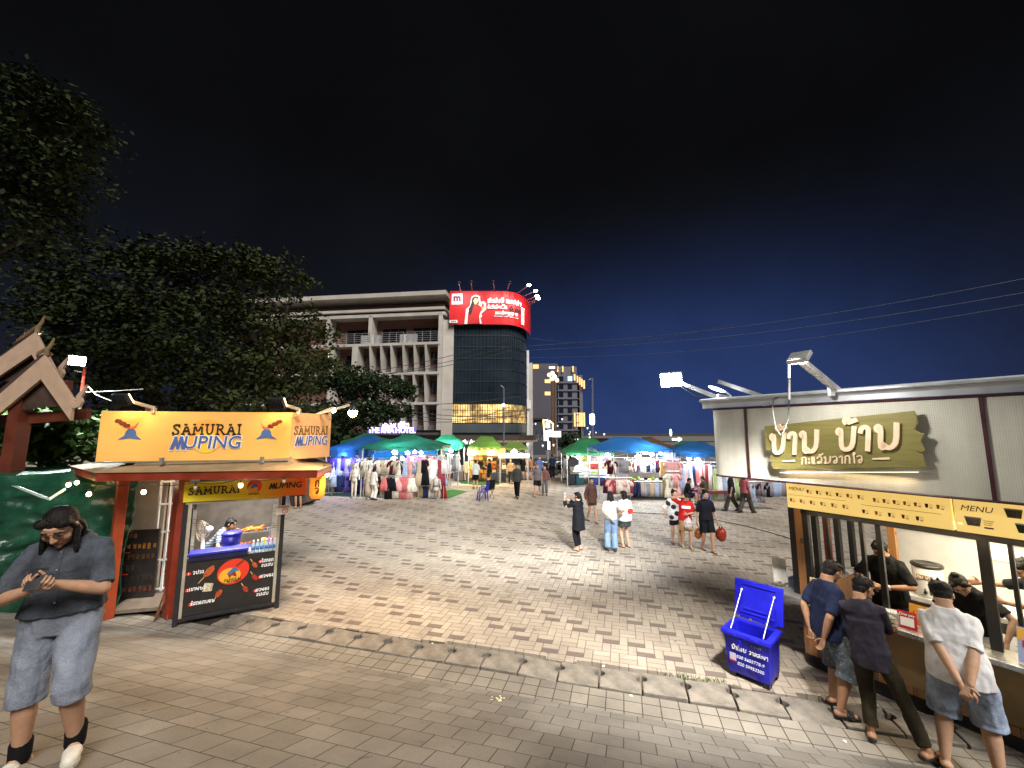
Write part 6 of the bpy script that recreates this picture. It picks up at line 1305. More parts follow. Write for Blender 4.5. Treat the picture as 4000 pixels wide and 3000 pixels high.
def market():
    gD, gL, gB, lime, blue, brown = tarpm('darkgreen', (.008, .085, .055)), tarpm('green', (.02, .16, .06)), tarpm('bright', (.03, .30, .16)), tarpm('lime', (.10, .22, .04)), tarpm('blue', (.012, .075, .21)), tarpm('brown', (.10, .05, .03)); teal = tarpm('teal', (.03, .17, .115))
    tent(1270, 1462, 21.6, 1755, 1700, 3, blue, 'blue market tent half hidden behind the skewer kiosk', .3, .4, .35)
    tent(1412, 1728, 20.9, 1742, 1700, 3.0, gD, 'wide dark green market tent over the clothes and mannequins', .2, 0, .18)
    tent(1500, 1640, 25.5, 1728, 1696, 3, gL, 'mid green market tent rising behind the dark green one', .35)
    tent(1330, 1480, 26, 1724, 1694, 3, tarpm('mid', (.02, .13, .06)), 'green market tent behind the blue tent under the tree', .3)
    tent(1672, 1795, 25.2, 1736, 1698, 3, gB, 'bright mint green market tent over the white lit stall', .4, 0, .3)
    tent(1828, 1958, 26.6, 1744, 1704, 3, lime, 'olive green market tent over the warm lit handbag stall', .4, 0, .2)
    tent(1958, 2062, 28, 1750, 1725, 3, tarpm('lime2', (.16, .26, .05)), 'small yellow green canopy right of the handbag stall', .5, 0, .12)
    tent(2212, 2400, 25, 1768, 1712, 3, gL, 'green market tent over the paintings stall', .35, .1, .15)
    tent(2334, 2632, 21, 1757, 1707, 3, blue, 'wide blue market tent over the knitwear and hats', .38, -.05, .10)
    tent(2500, 2660, 25, 1752, 1708, 3, brown, 'brown topped market tent peeping out behind the wide blue one', .3, -.2)
    tent(2645, 2830, 25, 1762, 1722, 3, gL, 'green market tent behind the blue dress tent', .3)
    tent(2642, 2860, 20.7, 1772, 1728, 3, blue, 'blue market tent over the long dresses beside the white sign', .45, .2, .15)
    b = MB(); a, c = W(2640, 1760, 20.7), W(2640, 1930, 20.7); b.box((a.x, 22, 1.15), (.03, 2.6, 2.25)); tag(b.build('side_sheet', blue), 'blue tarpaulin side wall hanging beside the dress stall', 'tarpaulin')
    # lamps
    vi = (.42, .30, 1); wt = (.86, .93, 1); ww = (1, .74, .38)
    for px, py, y, c, pw, lb, st, r in ((1350, 1769, 21.8, (.55, .5, 1), 60, 'bluish white lamp under the blue tent', 40, .11), (1542, 1767, 21.3, wt, 75, 'big white lamp in the middle of the dark green tent', 60, .11), (1592, 1769, 21.5, wt, 30, 'white lamp right of the biggest one in the dark green tent', 40, .09), (1620, 1766, 22, (1, .7, .8), 26, 'pinkish lamp over the magenta clothes', 20, .09), (1645, 1768, 22.2, (1, .8, .62), 14, 'peach lamp at the right end of the dark green tent', 18, .09),
        (1762, 1760, 25.8, wt, 150, 'white lamp of the mint green stall', 50, .11), (1847, 1764, 26.6, ww, 50, 'left warm bulb of the handbag stall', 40, .11), (1921, 1766, 26.6, ww, 60, 'middle warm bulb of the handbag stall', 40, .11), (2008, 1765, 26.4, ww, 110, 'largest warm bulb at the right of the handbag stall', 60, .15), (1942, 1763, 27.4, ww, 20, 'small warm bulb deep in the handbag stall', 20, .07),
        (2260, 1786, 24.6, wt, 45, 'white lamp on a post left of the paintings', 60, .12), (2374, 1778, 24.4, wt, 45, 'white lamp right of the paintings', 60, .13), (2492, 1784, 21.2, wt, 60, 'lowest white lamp under the wide blue tent', 55, .12), (2520, 1768, 21.8, wt, 60, 'central white lamp under the wide blue tent', 60, .12), (2546, 1775, 21.6, wt, 30, 'right white lamp under the wide blue tent', 45, .10), (2580, 1772, 22.4, (1, .7, .4), 26, 'orange lamp at the right of the wide blue tent', 14, .10), (2692, 1792, 20.9, wt, 30, 'left white lamp over the long dresses', 30, .10), (2725, 1797, 20.8, wt, 45, 'right white lamp over the long dresses', 45, .12)):
        lamp_bulb(W(px, py, y), c, pw, lb, st, r)
    # left stalls
    p = W(1545, 1790, 22.8); b = MB(); b.box((p.x+.3, 23.4, 1.7), (3.8, .03, 1.2)); tag(b.build('cloth_backdrop', cloth('backblue', '#1c6fae')), 'bright blue backdrop cloth at the rear of the dark green tent', 'backdrop cloth')
    row(1290, 1425, 1790, 22.4, ['violet', 'white', 'violet', 'pale blue', 'violet', 'grey', 'pale blue', 'violet'], ['top', 'dress'], 'in violet light under the blue tent', 0, .95)
    row(1300, 1420, 1855, 21.6, ['pale blue', 'navy', 'navy', 'violet', 'navy'], ['top', 'trousers'], 'low under the blue tent', 0, .9)
    row(1425, 1545, 1798, 20.7, ['cream', 'black', 'white', 'maroon', 'cream', 'beige'], ['top'], 'on the front rail at the left of the dark green tent')
    row(1545, 1625, 1800, 20.6, ['beige', 'cream', 'navy', 'pale blue', 'pink'], ['top', 'dress'], 'on the front rail in the middle of the dark green tent')
    row(1600, 1660, 1790, 22.3, ['magenta', 'pink', 'magenta', 'magenta', 'magenta'], ['dress'], 'in pink light at the back of the dark green tent')
    row(1638, 1735, 1796, 20.5, ['beige', 'black', 'black', 'cream', 'white', 'dusty red', 'white'], ['dress', 'top'], 'on the front rail at the right of the dark green tent')
    row(1500, 1618, 1866, 20.4, ['coral', 'black', 'black', 'cream', 'pink', 'coral'], ['skirt', 'trousers'], 'on the low rail of the dark green tent', 0, .95)
    row(1440, 1505, 1860, 20.6, ['cream', 'navy', 'dusty red', 'beige', 'black'], ['trousers', 'skirt'], 'below the blouses at the left of the dark green tent', 0, .9); row(1625, 1735, 1862, 20.8, ['pink', 'tan', 'black', 'navy', 'red', 'cream', 'beige'], ['trousers', 'dress'], 'low behind the woman choosing clothes', 0, .85); row(1540, 1700, 1782, 23, ['white', 'black', 'white', 'navy', 'pink', 'white', 'magenta', 'pink', 'black', 'white'], ['top'], 'high at the back of the dark green tent', 0, .85)
    row(1382, 1425, 1806, 21, ['grey', 'black', 'cream'], ['top'], 'between the blue and the dark green tents')
    row(1722, 1790, 1776, 25.6, ['white', 'white', 'black', 'white', 'white', 'white', 'grey'], ['top', 'dress'], 'in the white lit mint green stall', 0, .9)
    mannequin(W(1478, 1933, 20.3)*Vector((1, 1, 0)) if False else Vector((G(1478, 1932).x, 20.5, .02)), '#b8a890', 'headless mannequin in a beige trouser suit behind the white patterned woman', 'trousers'); mannequin(Vector((G(1745, 1915).x, 20.7, .02)), '#17171b', 'headless mannequin in a short black dress at the right end of the dark green tent'); mannequin(Vector((G(1757, 1915).x, 21.3, .02)), '#9fb1cf', 'headless mannequin in a pale blue dress behind the black dressed one'); mannequin(Vector((G(1735, 1925).x, 20.2, -.35)), '#8c8a90', 'low mannequin bust in a grey top on the grass mat', 'set', False); mannequin(Vector((G(1432, 1925).x, 20.8, .02)), '#e6e4e2', 'headless mannequin in a white blouse left of the front rail', 'set')
    ground_mat([(1258, 1930), (1420, 1922), (1432, 1934), (1385, 1942), (1252, 1936)], '#1c4030', 'dark green grass mat under the violet lit stall'); ground_mat([(1400, 1940), (1445, 1925), (1615, 1930), (1620, 1947), (1592, 1952)], '#22401c', 'worn green grass mat before the front rail'); ground_mat([(1612, 1938), (1690, 1925), (1770, 1913), (1826, 1921), (1755, 1946)], '#2a6a22', 'bright green grass mat at the right of the mannequins'); ground_mat([(1795, 1882), (1960, 1882), (1950, 1893), (1870, 1896), (1800, 1889)], '#24501e', 'green grass mat under the handbag stall')
    # folded things on the ground
    for px, py, cl, lb in ((1670, 1938, '#8a93c9', 'open pale blue printed bag on the mat between the two women'), (1655, 1930, '#c9b23a', 'yellow printed sack on the mat beside the blue bag'), (1430, 1926, '#7a2a3a', 'rolled dark red cloth standing by the dark green tent')):
        p = G(px, py); b = MB(); b.ball((0, 0, .2), (.2, .16, .22), 12, 8); q = b.mesh('cloth_bag', True); wrinkle(q, .05, 7); q.materials.append(cloth('bag'+cl, cl)); o = link('cloth_bag', q); o.location = p; tag(o, lb, 'bag')
    # handbags on the grid wall
    HBm = []
    for k, (w_, h_, hd) in enumerate(((.30, .24, .16), (.24, .26, .28), (.36, .22, .12))):
        b = MB(); b.box((0, 0, -h_/2), (w_, .1, h_)); b.tube([(w_*.35*math.cos(a), 0, hd*math.sin(a)) for a in np.linspace(0, math.pi, 9)], .010, 5); b.box((0, -.052, -.06), (w_*.96, .008, .09)); HBm.append(b)
    protos = []
    for b in HBm:
        bm = bmesh.new(); bm.from_mesh(b.mesh('h')); es = [e for e in bm.edges if len(e.link_faces) == 2 and e.calc_face_angle(0) > 1 and e.calc_length() > .05]; bmesh.ops.bevel(bm, geom=es, offset=.02, segments=2, affect='EDGES'); q = bpy.data.meshes.new('handbag'); bm.to_mesh(q); bm.free(); q.materials.append(cloth('base', (.5, .5, .5))); protos.append(q)
    a, c = W(1832, 1775, 27.6), W(1975, 1775, 27.6); b = MB(); b.box(((a.x+c.x)/2, 27.75, 1.2), (c.x-a.x, .03, 2.3)); tag(b.build('display_wall', mat('bag_wall', (.16, .10, .05), var=.4)), 'brown display wall crowded with handbags', 'display wall')
    b = MB(); b.box(((a.x+c.x)/2, 26.6, 2.05), (c.x-a.x, .02, .42)); tag(b.build('valance_sheet', cloth('tan_sheet', '#c8a060')), 'tan cloth strip hanging under the olive green tent', 'cloth')
    bc = [('tan', '#a07040'), ('brown', '#5a3418'), ('black', '#17130f'), ('mustard', '#c8962a'), ('cream', '#d0bc98'), ('olive', '#4a4424'), ('red', '#a02a1c'), ('rust', '#8c4a20')]
    for j in range(6):
        for i in range(8):
            cn, cl = rng.choice(bc[:6] if rng.random() < .85 else bc); o = link('handbag', rng.choice(protos)); setmat(o, cloth('leather'+cn, cl, rough=.5, bump=.2)); o.location = (a.x+.15+i*(c.x-a.x-.3)/7+rng.uniform(-.06, .06), 27.55-.10*(j % 2), 1.98-.30*j+rng.uniform(-.04, .04)); o.rotation_euler = (0, rng.uniform(-.08, .08), rng.uniform(-.2, .2)); tag(o, f'{cn} handbag hanging in row {["one", "two", "three", "four", "five", "six"][j]} from the top of the brown display wall', 'handbag', 'handbags on the display wall')
    for k, (px, cl) in enumerate(((1787, '#3a3a40'), (1800, '#5a4a44'), (1930, '#303238'), (1948, '#45464c'), (1963, '#26262a'))):
        p = G(px, 1886 if k > 1 else 1880); t = thing('suitcase', f'{"dark grey slate brown charcoal silver black".split()[k] if k != 0 else "dark grey"} upright suitcase standing {"by the white table" if k < 2 else "in front of the handbags"}', 'suitcase', p, rng.uniform(-.2, .2), 'suitcases by the handbag stall'); b = MB(); b.box((0, 0, .36), (.42, .25, .62)); b.build('shell', mat('case'+cl, cl, rough=.4, var=.2), t, bevel=.03); b = MB(); b.tube([(-.1, .08, .66), (-.1, .08, .85), (.1, .08, .85), (.1, .08, .66)], .01, 5); b.build('handle', STEEL, t)
        for x in (-.15, .15): b = MB(); b.lathe([(.035, -.012), (.035, .012)], (x, 0, .035), 10, Matrix.Rotation(math.pi/2, 3, 'X')); b.build('wheel', BLACKP, t)
    p = W(2008, 1780, 26.3); t = thing('stall_signboard', 'white lit signboard at the right of the handbag stall', 'signboard', p); b = MB(); b.box((0, 0, 0), (2.0, .08, .30)); b.build('panel', mat('white_sign', (.7, .75, .78), emit=.55, ecol='#d8ecf5', var=.15, vscale=3), t)
    for x in (-.95, .95): b = MB(); b.box((x, .06, -p.z/2-.07), (.05, .05, p.z+.15)); b.build('post', STEEL, t)
    p = G(1765, 1868); t = thing('display_table', 'white lit table with red skirt in the mint green stall', 'table', (p.x, 25.7, 0)); b = MB(); b.box((0, 0, .78), (1.1, .6, .05)); b.build('top', WHITEP, t); b = MB(); b.box((0, -.3, .62), (1.1, .02, .28)); b.build('skirt', cloth('redskirt', '#8a2020'), t)
    for x in (-.5, .5):
        for y in (-.25, .25): b = MB(); b.box((x, y, .38), (.04, .04, .76)); b.build('leg', STEEL, t)
    # paintings stall
    a = W(2270, 1775, 25.6)
    b = MB(); b.box((W(2325, 1800, 25.9).x, 25.9, 1.35), (2.1, .04, 1.75)); tag(b.build('display_board', mat('white_board', (.6, .6, .6))), 'white board hung with small paintings under the green tent', 'display board')
    for k, (px, py, w_, h_, cs, lb) in enumerate(((2285, 1793, .42, .40, ('#b8a020', '#3a3010'), 'yellow and black painting at the upper left of the white board'), (2325, 1791, .62, .40, ('#3a4a9a', '#c8a030'), 'blue and gold painting at the upper middle of the white board'), (2364, 1790, .42, .40, ('#6a6aa0', '#a08060'), 'violet painting at the upper right of the white board'), (2323, 1822, .62, .42, ('#c02a10', '#1c0c08'), 'red sunset painting with dark skyline in the middle of the white board'), (2362, 1820, .45, .42, ('#b8a890', '#806040'), 'beige painting at the right of the white board'), (2326, 1846, .6, .2, ('#4aa050', '#c8c030'), 'green and yellow painting at the foot of the white board'))):
        p = W(px, py, 25.84); g = NG('painting%d' % k); v = g.coords(); nz = g.noise(v, 6, 5); g.L.new(g.mix(g.rng(nz, .42, .6, 0, 1), lin(cs[0]), lin(cs[1])), g.b.inputs['Base Color']); t = thing('painting', lb, 'painting', p, 0, 'paintings on the white board'); b = MB(); b.box((0, 0, 0), (w_, .02, h_)); b.build('canvas', g.m, t); b = MB()
        for c_, d in (((0, 0, h_/2), (w_+.04, .03, .03)), ((0, 0, -h_/2), (w_+.04, .03, .03)), ((w_/2, 0, 0), (.03, .03, h_)), ((-w_/2, 0, 0), (.03, .03, h_))): b.box(c_, d)
        b.build('frame', WHITE_T, t)
    for k, (px, py, cl, n_) in enumerate(((2262, 1832, '#d8d8d6', 'white'), (2266, 1824, '#d8d8d6', 'white'), (2284, 1816, '#c8a84a', 'yellow'), (2258, 1842, '#d8d8d6', 'white'), (2285, 1836, '#d8d8d6', 'white'))):
        p = W(px, py, 24.9); b = MB(); b.ball((0, 0, 0), (.34, .2, .09), 14, 8); o = b.build('folded_cloth', cloth('fold'+cl, cl), smooth=True); o.location = p; tag(o, f'{n_} folded cloth on the pile left of the paintings', 'folded cloth', 'folded cloths by the paintings')
    for px, w_, cl, lb in ((2235, .5, '#23262a', 'dark crate under the folded cloths'), (2262, .55, '#1c4a52', 'teal crate under the folded cloths'), (2330, 1.1, '#1a2f6a', 'blue crate under the paintings')):
        p = G(px, 1893); t = thing('crate', lb, 'crate', p); b = MB(); b.box((0, 0, .3), (w_, .5, .6)); b.build('box', mat('crate'+cl, cl, var=.3), t, bevel=.015); b = MB(); b.box((0, 0, .62), (w_+.04, .54, .04)); b.build('lid', mat('crate'+cl, cl), t)
    p = G(2300, 1893); b = MB(); b.box((-.2, .6, .74), (1.9, .6, .05)); 
    for k in range(4): b.box((.0+.09*k, 0, .28), (.03, .35, .5), M=Matrix.Rotation(.2, 3, 'Y'))
    o = b.build('leaning_boards', mat('boards', '#8a8478', var=.5)); o.location = p; tag(o, 'thin canvases leaning below a narrow shelf at the paintings stall', 'canvases')
    # right blue stall
    row(2382, 2448, 1797, 20.7, ['maroon', 'cream', 'cream', 'grey', 'grey'], ['top', 'dress'], 'at the left end of the wide blue tent')
    row(2440, 2600, 1797, 21.9, ['mustard', 'tan', 'mustard', 'olive', 'white', 'maroon', 'white', 'maroon', 'pale blue', 'white', 'pink', 'maroon', 'white', 'navy', 'white', 'pale blue'], ['top'], 'on the back rail of the wide blue tent', 0, .95)
    row(2584, 2622, 1803, 21.4, ['tan', 'mustard', 'tan', 'beige'], ['dress'], 'on the inner side rail of the wide blue tent')
    row(2608, 2650, 1803, 20.6, ['pink', 'pink'], ['top'], 'at the right corner of the wide blue tent'); row(2612, 2648, 1850, 20.5, ['cream', 'pink'], ['top'], 'midway down the right corner of the wide blue tent'); row(2594, 2645, 1872, 20.5, ['olive', 'cream', 'pink', 'cream'], ['trousers', 'dress'], 'lowest at the right corner of the wide blue tent', 0, .8)
    row(2366, 2460, 1875, 20.2, ['maroon', 'pink', 'pink', 'coral', 'dusty red', 'cream', 'cream', 'pink'], ['top'], 'on the low front rail of the wide blue tent', 0, .95)
    row(2462, 2590, 1886, 20.5, ['pink', 'navy', 'black', 'navy', 'grey', 'beige', 'grey', 'pale blue', 'grey', 'beige'], ['trousers'], 'along the front of the hat table', 0, .62)
    p = G(2525, 1935); t = thing('display_table', 'long low table of hats under the wide blue tent', 'table', (p.x, 21.2, 0)); b = MB(); b.box((0, 0, .82), (2.1, .9, .05)); b.build('top', mat('table_dark', (.06, .05, .05)), t); b = MB(); b.box((0, -.4, .18), (2.2, .5, .16)); b.build('pedestal', mat('pedestal', '#6a4038', var=.3), t); b = MB(); b.box((0, -.5, .045), (2.7, .8, .09)); b.build('base', BLACKP, t)
    for k in range(11):
        cl, n_ = rng.choice((('#b8a05a', 'straw'), ('#17171b', 'black'), ('#c8c0a0', 'cream'), ('#5a6a2a', 'olive'))); px = 2450+14.5*k; pp = W(px, 1862-6*(k % 2), 21.0+.2*(k % 2)); b = MB(); b.lathe([(.16, 0), (.17, .012), (.09, .03), (.085, .08), (.06, .11), (.004, .115)], n=16); o = b.build('hat', cloth('hat'+cl, cl), smooth=True); o.location = (pp.x, pp.y, .85+.06*(k % 2)); o.rotation_euler = (rng.uniform(-.4, .1), rng.uniform(-.2, .2), 0); tag(o, f'{n_} hat lying on the hat table under the wide blue tent', 'hat', 'hats on the table')
    row(2655, 2790, 1815, 20.8, ['pale blue', 'grey', 'pink', 'cream', 'pale blue', 'navy', 'white', 'coral', 'dusty red', 'pink'], ['gown'], 'on the long dress rail beside the white sign', 0, 1.05)
    row(2790, 2870, 1830, 20.2, ['pale green', 'white', 'pale blue', 'pale green', 'white'], ['gown'], 'on the rail under the corner of the white sign')
    row(2925, 2975, 1890, 19.5, ['pale blue', 'pale blue', 'grey'], ['top', 'trousers'], 'on the far denim rail behind the walking pair', 0, .9); row(2960, 3070, 1885, 17.5, ['grey', 'maroon', 'grey', 'black', 'grey', 'pale blue'], ['top'], 'on the round rail beside the juice kiosk', 0, .85)
    p = G(2800, 1955); t = thing('bench', 'low red slatted bench under the corner of the white sign', 'bench', p); b = MB(); b.box((0, 0, .42), (1.1, .5, .12)); b.build('top', mat('bench_red', '#6a2a22', var=.3), t)
    for x in (-.45, .45):
        for y in (-.18, .18): b = MB(); b.box((x, y, .18), (.05, .05, .36)); b.build('leg', ALU, t)
    p = G(2830, 1960); b = MB(); b.lathe([(.24, 0), (.28, .5), (.27, .5)], n=16); o = b.build('bin', mat('bin_red', '#8c3426', rough=.4), smooth=True); o.location = (p.x+.2, p.y+1.2, 0); tag(o, 'red plastic tub standing behind the walking pair', 'tub')
market()
# ---------------------------------------------------------------- plastic seats
def plastic_chair(px, py, rz, col, lab):
    t = thing('plastic_chair', lab, 'chair', G(px, py), rz); m = mat('chair'+col, col, rough=.4, var=.12); b = MB(); b.box((0, 0, .43), (.44, .42, .035)); b.build('seat', m, t, bevel=.012)
    for sx in (-1, 1):
        for sy in (-1, 1): b = MB(); b.beam((sx*.19, sy*.18, .42), (sx*.23, sy*.22, 0), .045); b.build('leg', m, t)
        b = MB(); b.tube([(sx*.2, .12, .43), (sx*.24, .1, .62), (sx*.24, -.18, .64), (sx*.22, -.2, .43)], .02, 6); b.build('armrest', m, t)
    b = MB()
    for k in range(5): b.beam((-.15+.075*k, -.2, .45), (-.17+.085*k, -.28, .84), .03, .015)
    b.tube([(-.2, -.2, .44), (-.21, -.28, .84), (0, -.29, .89), (.21, -.28, .84), (.2, -.2, .44)], .02, 6); b.build('backrest', m, t); return t
plastic_chair(1885, 1955, 1.9, '#2a2f9a', 'blue plastic chair standing alone in the middle of the plaza'); plastic_chair(2705, 1962, 1.2, '#7a2a7a', 'purple plastic chair between the two seated people')
def camp_chair(px, py):
    t = thing('camping_chair', 'black folding camping chair behind the blue plastic chair', 'chair', G(px, py), .6); b = MB()
    for sx in (-1, 1): b.tube([(sx*.25, .22, 0), (sx*.25, -.2, .48)], .012, 6); b.tube([(sx*.25, -.22, 0), (sx*.25, .2, .48)], .012, 6); b.tube([(sx*.25, -.2, .4), (sx*.26, -.3, .92)], .012, 6); b.tube([(sx*.26, .22, .45), (sx*.27, .2, .62), (sx*.27, -.25, .62)], .012, 6)
    b.tube([(-.25, .22, 0), (.25, -.22, .0)], .012, 6); b.build('frame', BLACKM, t); b = MB(); b.quad((-.24, .2, .45), (.24, .2, .45), (.24, -.2, .40), (-.24, -.2, .40)); b.build('seat', cloth('campseat', '#141418'), t); b = MB(); b.quad((-.25, -.2, .45), (.25, -.2, .45), (.26, -.3, .92), (-.26, -.3, .92)); b.build('backrest', cloth('campseat', '#141418'), t)
camp_chair(1906, 1945)
p = G(2757, 1962); b = MB(); b.lathe([(.17, .44), (.19, .43), (.21, .0), (.19, 0), (.17, .40)], n=16); o = b.build('stool', mat('stool_blue', '#1c3fb0', rough=.4), smooth=True); o.location = p; tag(o, 'blue plastic stool under the seated woman', 'stool')
b = MB(); b.tube([G(px, py, .012) for px, py in ((2420, 2000), (2600, 2008), (2760, 2022), (2820, 2036), (2900, 2052), (3000, 2078), (3110, 2110), (3180, 2140))], .012, 6); tag(b.build('ground_cable', BLACKP), 'black cable running over the pavers towards the juice kiosk', 'cable')
# ---------------------------------------------------------------- the hotel and the corner tower
def buildings():
    BR = mat('hotel_brown', (.17, .085, .065), rough=.8, var=.18, vscale=.6, bump=.2); CO = mat('hotel_concrete', (.44, .405, .365), rough=.75, var=.15, vscale=.8); WN = mat('window_dark', (.012, .014, .018), rough=.15, var=.2, vscale=.7, spec=.6); FR = mat('window_frame', (.05, .025, .02), rough=.5)
    A = W(1722, 1690, 42); f, u, nn = plane_at((A.x, 42, 0), (.991, -.131, 0)); ang = math.atan2(u.y, u.x)
    T = thing('hotel_building', 'brown hotel with pale vertical fins and lit violet name sign', 'building', (A.x, 42, 0), ang)
    def Z(py, px=1700): return f(px, py)[1]
    def bx(s0, s1, d0, d1, z0, z1, m, nm, par=T): b = MB(); b.box(((s0+s1)/2, -(d0+d1)/2, (z0+z1)/2), (abs(s1-s0), abs(d1-d0), abs(z1-z0))); return b.build(nm, m, par)
    X = lambda px, py=1500: f(px, py)[0]
    zr, z4, z3, z2, z1 = Z(1155), Z(1342), Z(1456), Z(1573), Z(1680); LW = -22
    bx(LW, 0, -12, -.5, -.3, Z(1180), BR, 'wall'); bx(LW-.4, .6, -6, 1.2, Z(1166), Z(1150), CO, 'cornice'); bx(LW, .3, -3, .6, Z(1214), Z(1204), CO, 'cornice'); bx(LW, .45, -2, .9, Z(1240), Z(1228), CO, 'cornice'); bx(LW, .3, -.4, .25, Z(1232), Z(1214), mat('band_dark', (.02, .017, .016)), 'wall_band')
    for z in (z4, z3, z2): bx(LW, .0, -.4, .95, z-.28, z+.0, CO, 'floor_slab')
    for x in (.0, X(1462, 1280)+.0, X(1300, 1280)): bx(x-.22, x+.2, -.4, .9, z1 if x > -.1 else z4, Z(1232), CO, 'pillar')
    # top floor: recessed windows, rails and air conditioners
    for l, r in ((1350, 1452), (1488, 1580), (1610, 1712)):
        x0, x1 = X(l, 1300), X(r, 1300); o = bx(x0, x1, -.55, -.48, z4+.1, Z(1275), WN, 'window')
        for k in range(4): bx(x0+(x1-x0)*k/3-.04, x0+(x1-x0)*k/3+.04, -.5, -.42, z4+.1, Z(1275), FR, 'frame', o)
        b = MB()
        for k in range(5): b.tube([(x0-.2, -.92, z4+.25+.22*k), (x1+.3, -.92, z4+.25+.22*k)], .025, 5)
        for k in range(5): b.tube([(x0-.2+(x1-x0+.5)*k/4, -.92, z4), (x0-.2+(x1-x0+.5)*k/4, -.92, z4+1.15)], .03, 5)
        b.build('balcony_rail', STEEL, T)
    for px in (1440, 1478, 1590, 1618): x = X(px, 1320); o = bx(x-.5, x+.5, .3, .75, z4+.05, z4+.95, mat('ac_white', (.5, .5, .5), rough=.5), 'air_conditioner')
    fins = [1456, 1498, 1537, 1583, 1626, 1669]
    for top, bot in ((z4-.28, z3), (z3-.28, z2), (z2-.28, z1)):
        h = top-bot; xs = [X(p_, 1400) for p_ in fins]
        for x in xs:
            b = MB(); b.prism([Vector((x-.16, -.9, top)), Vector((x+.16, -.9, top)), Vector((x+.05, -.35, bot)), Vector((x-.05, -.35, bot))] if False else [Vector((x, -.95, top)), Vector((x, -.45, bot)), Vector((x, .4, bot)), Vector((x, .4, top))], (.22, 0, 0)); b.build('fin', CO, T)
        for k in range(len(xs)):
            x0 = xs[k]+.3; x1 = (xs[k+1] if k+1 < len(xs) else -.2)-.1; o = bx(x0, x1, -.52, -.47, bot+h*.32, bot+h*.80, WN, 'window'); bx(x0-.05, x1+.05, -.5, -.44, bot+h*.80, bot+h*.82, FR, 'frame', o); bx((x0+x1)/2-.03, (x0+x1)/2+.03, -.48, -.43, bot+h*.32, bot+h*.8, FR, 'frame', o)
            bx(x0, x1, -.45, -.1, bot, bot+h*.2, mat('panel_grey', (.12, .11, .11)), 'parapet_panel')
        for l, r in ((1340, 1392), (1418, 1447)): o = bx(X(l, 1400), X(r, 1400), -.52, -.47, bot+h*.1, bot+h*.75, WN, 'window')
    bx(X(1397, 1400)-.15, X(1397, 1400)+.5, -.4, .95, z3, z4-.28, CO, 'pillar'); x = X(1311, 1400); bx(x-.3, x+.3, -.4, .8, z2, z4, CO, 'pillar')
    wl = mat('room_lit', (.7, .6, .4), emit=1.6, ecol='#ffe2a0', var=.3); bx(X(1272, 1400), X(1308, 1400), -.5, -.46, z3+.4, z4-.5, wl, 'window')
    bx(LW, 0, -1, 1.6, z1-.5, z1-.25, mat('awning_dark', (.06, .055, .055)), 'awning'); bx(LW, -.0, -.4, .1, -.2, z1-.5, mat('shopfront', (.05, .05, .05)), 'shopfront')
    # lettering
    SG = mat('sign_violet', (.2, .15, .6), emit=.18, ecol='#4030c0', var=0); zs = Z(1680, 1560); x0, x1 = X(1466, 1680), X(1648, 1680); s_ = bx(x0, x1, 1.62, 1.66, Z(1692), Z(1672), SG, 'name_sign')
    gw = lampmat('letters', (.82, .80, 1), 1.5); M = frame((A.x, 42, 0), u, (0, 0, 1)); q = text_mesh('THE RIVA HOTEL', .66, .008, .03, 0, .92); xs = [v.x for v in q.v]; k = (x1-x0-.1)/(max(xs)-min(xs)); q.xform(M @ Matrix.Translation(((x0+x1)/2, (Z(1692)+Z(1672))/2, 1.7)) @ Matrix.Diagonal((k, 1.25, 1, 1))); q.build('lettering', gw, s_, world=True)
    strokes('ໂຮງແຮມ ເດີຣິວາ'.replace('ຮ', 'ອ').replace('ີ', 'ິ').replace('ຣ', 'ລ'), .42, .22, .03, 0, .1, M @ Matrix.Translation((x0*.42+x1*.58, Z(1662), 1.7)) @ Matrix.Diagonal((.85, 1, 1, 1))).build('lettering', gw, s_, world=True)
    light('sign_glow', 'POINT', M @ Vector(((x0+x1)/2, zs, 2.4)), 40, (.5, .42, 1), .5, parent=T)
    # corner tower: curtain wall swept round the corner, red hoarding above
    Y0 = 41.6; P0 = W(1757, 1300, Y0); C = [(P0.x+.35, Y0)]+[(x, Y0) for x in np.linspace(P0.x+1, -1.0, 7)]+[(-1.0+2.75*math.sin(a), Y0+5.8*(1-math.cos(a))) for a in np.linspace(.17, math.pi/2, 9)]
    TW = thing('corner_tower', 'glass corner tower with dark curtain wall and lit lower floor', 'building', (-2.5, 44, 0)); z = lambda py: W(1900, py, Y0).z
    def sweep(z0, z1, off=0, pts=None):
        b = MB(); P = pts or C
        for i in range(len(P)-1):
            (ax, ay), (bx_, by) = P[i], P[i+1]; d = Vector((bx_-ax, by-ay, 0)).normalized(); n_ = Vector((d.y, -d.x, 0))*off
            if i == 0: n0 = n_
            d2 = Vector((P[i+2][0]-bx_, P[i+2][1]-by, 0)).normalized() if i+2 < len(P) else d; n1 = Vector((d2.y, -d2.x, 0))*off; n1 = (n_+n1)/2
            b.quad(Vector((ax, ay, z0))+n0, Vector((bx_, by, z0))+n1, Vector((bx_, by, z1))+n1, Vector((ax, ay, z1))+n0); n0 = n1
        return b
    GLS = mat('tower_glass', (.016, .026, .036), rough=.12, var=.5, vscale=.35, spec=.7)
    sweep(z(1578), z(1262)).build('curtain_wall', GLS, TW, world=True, smooth=False, fixn=False); zl0, zl1 = z(1652), z(1578)
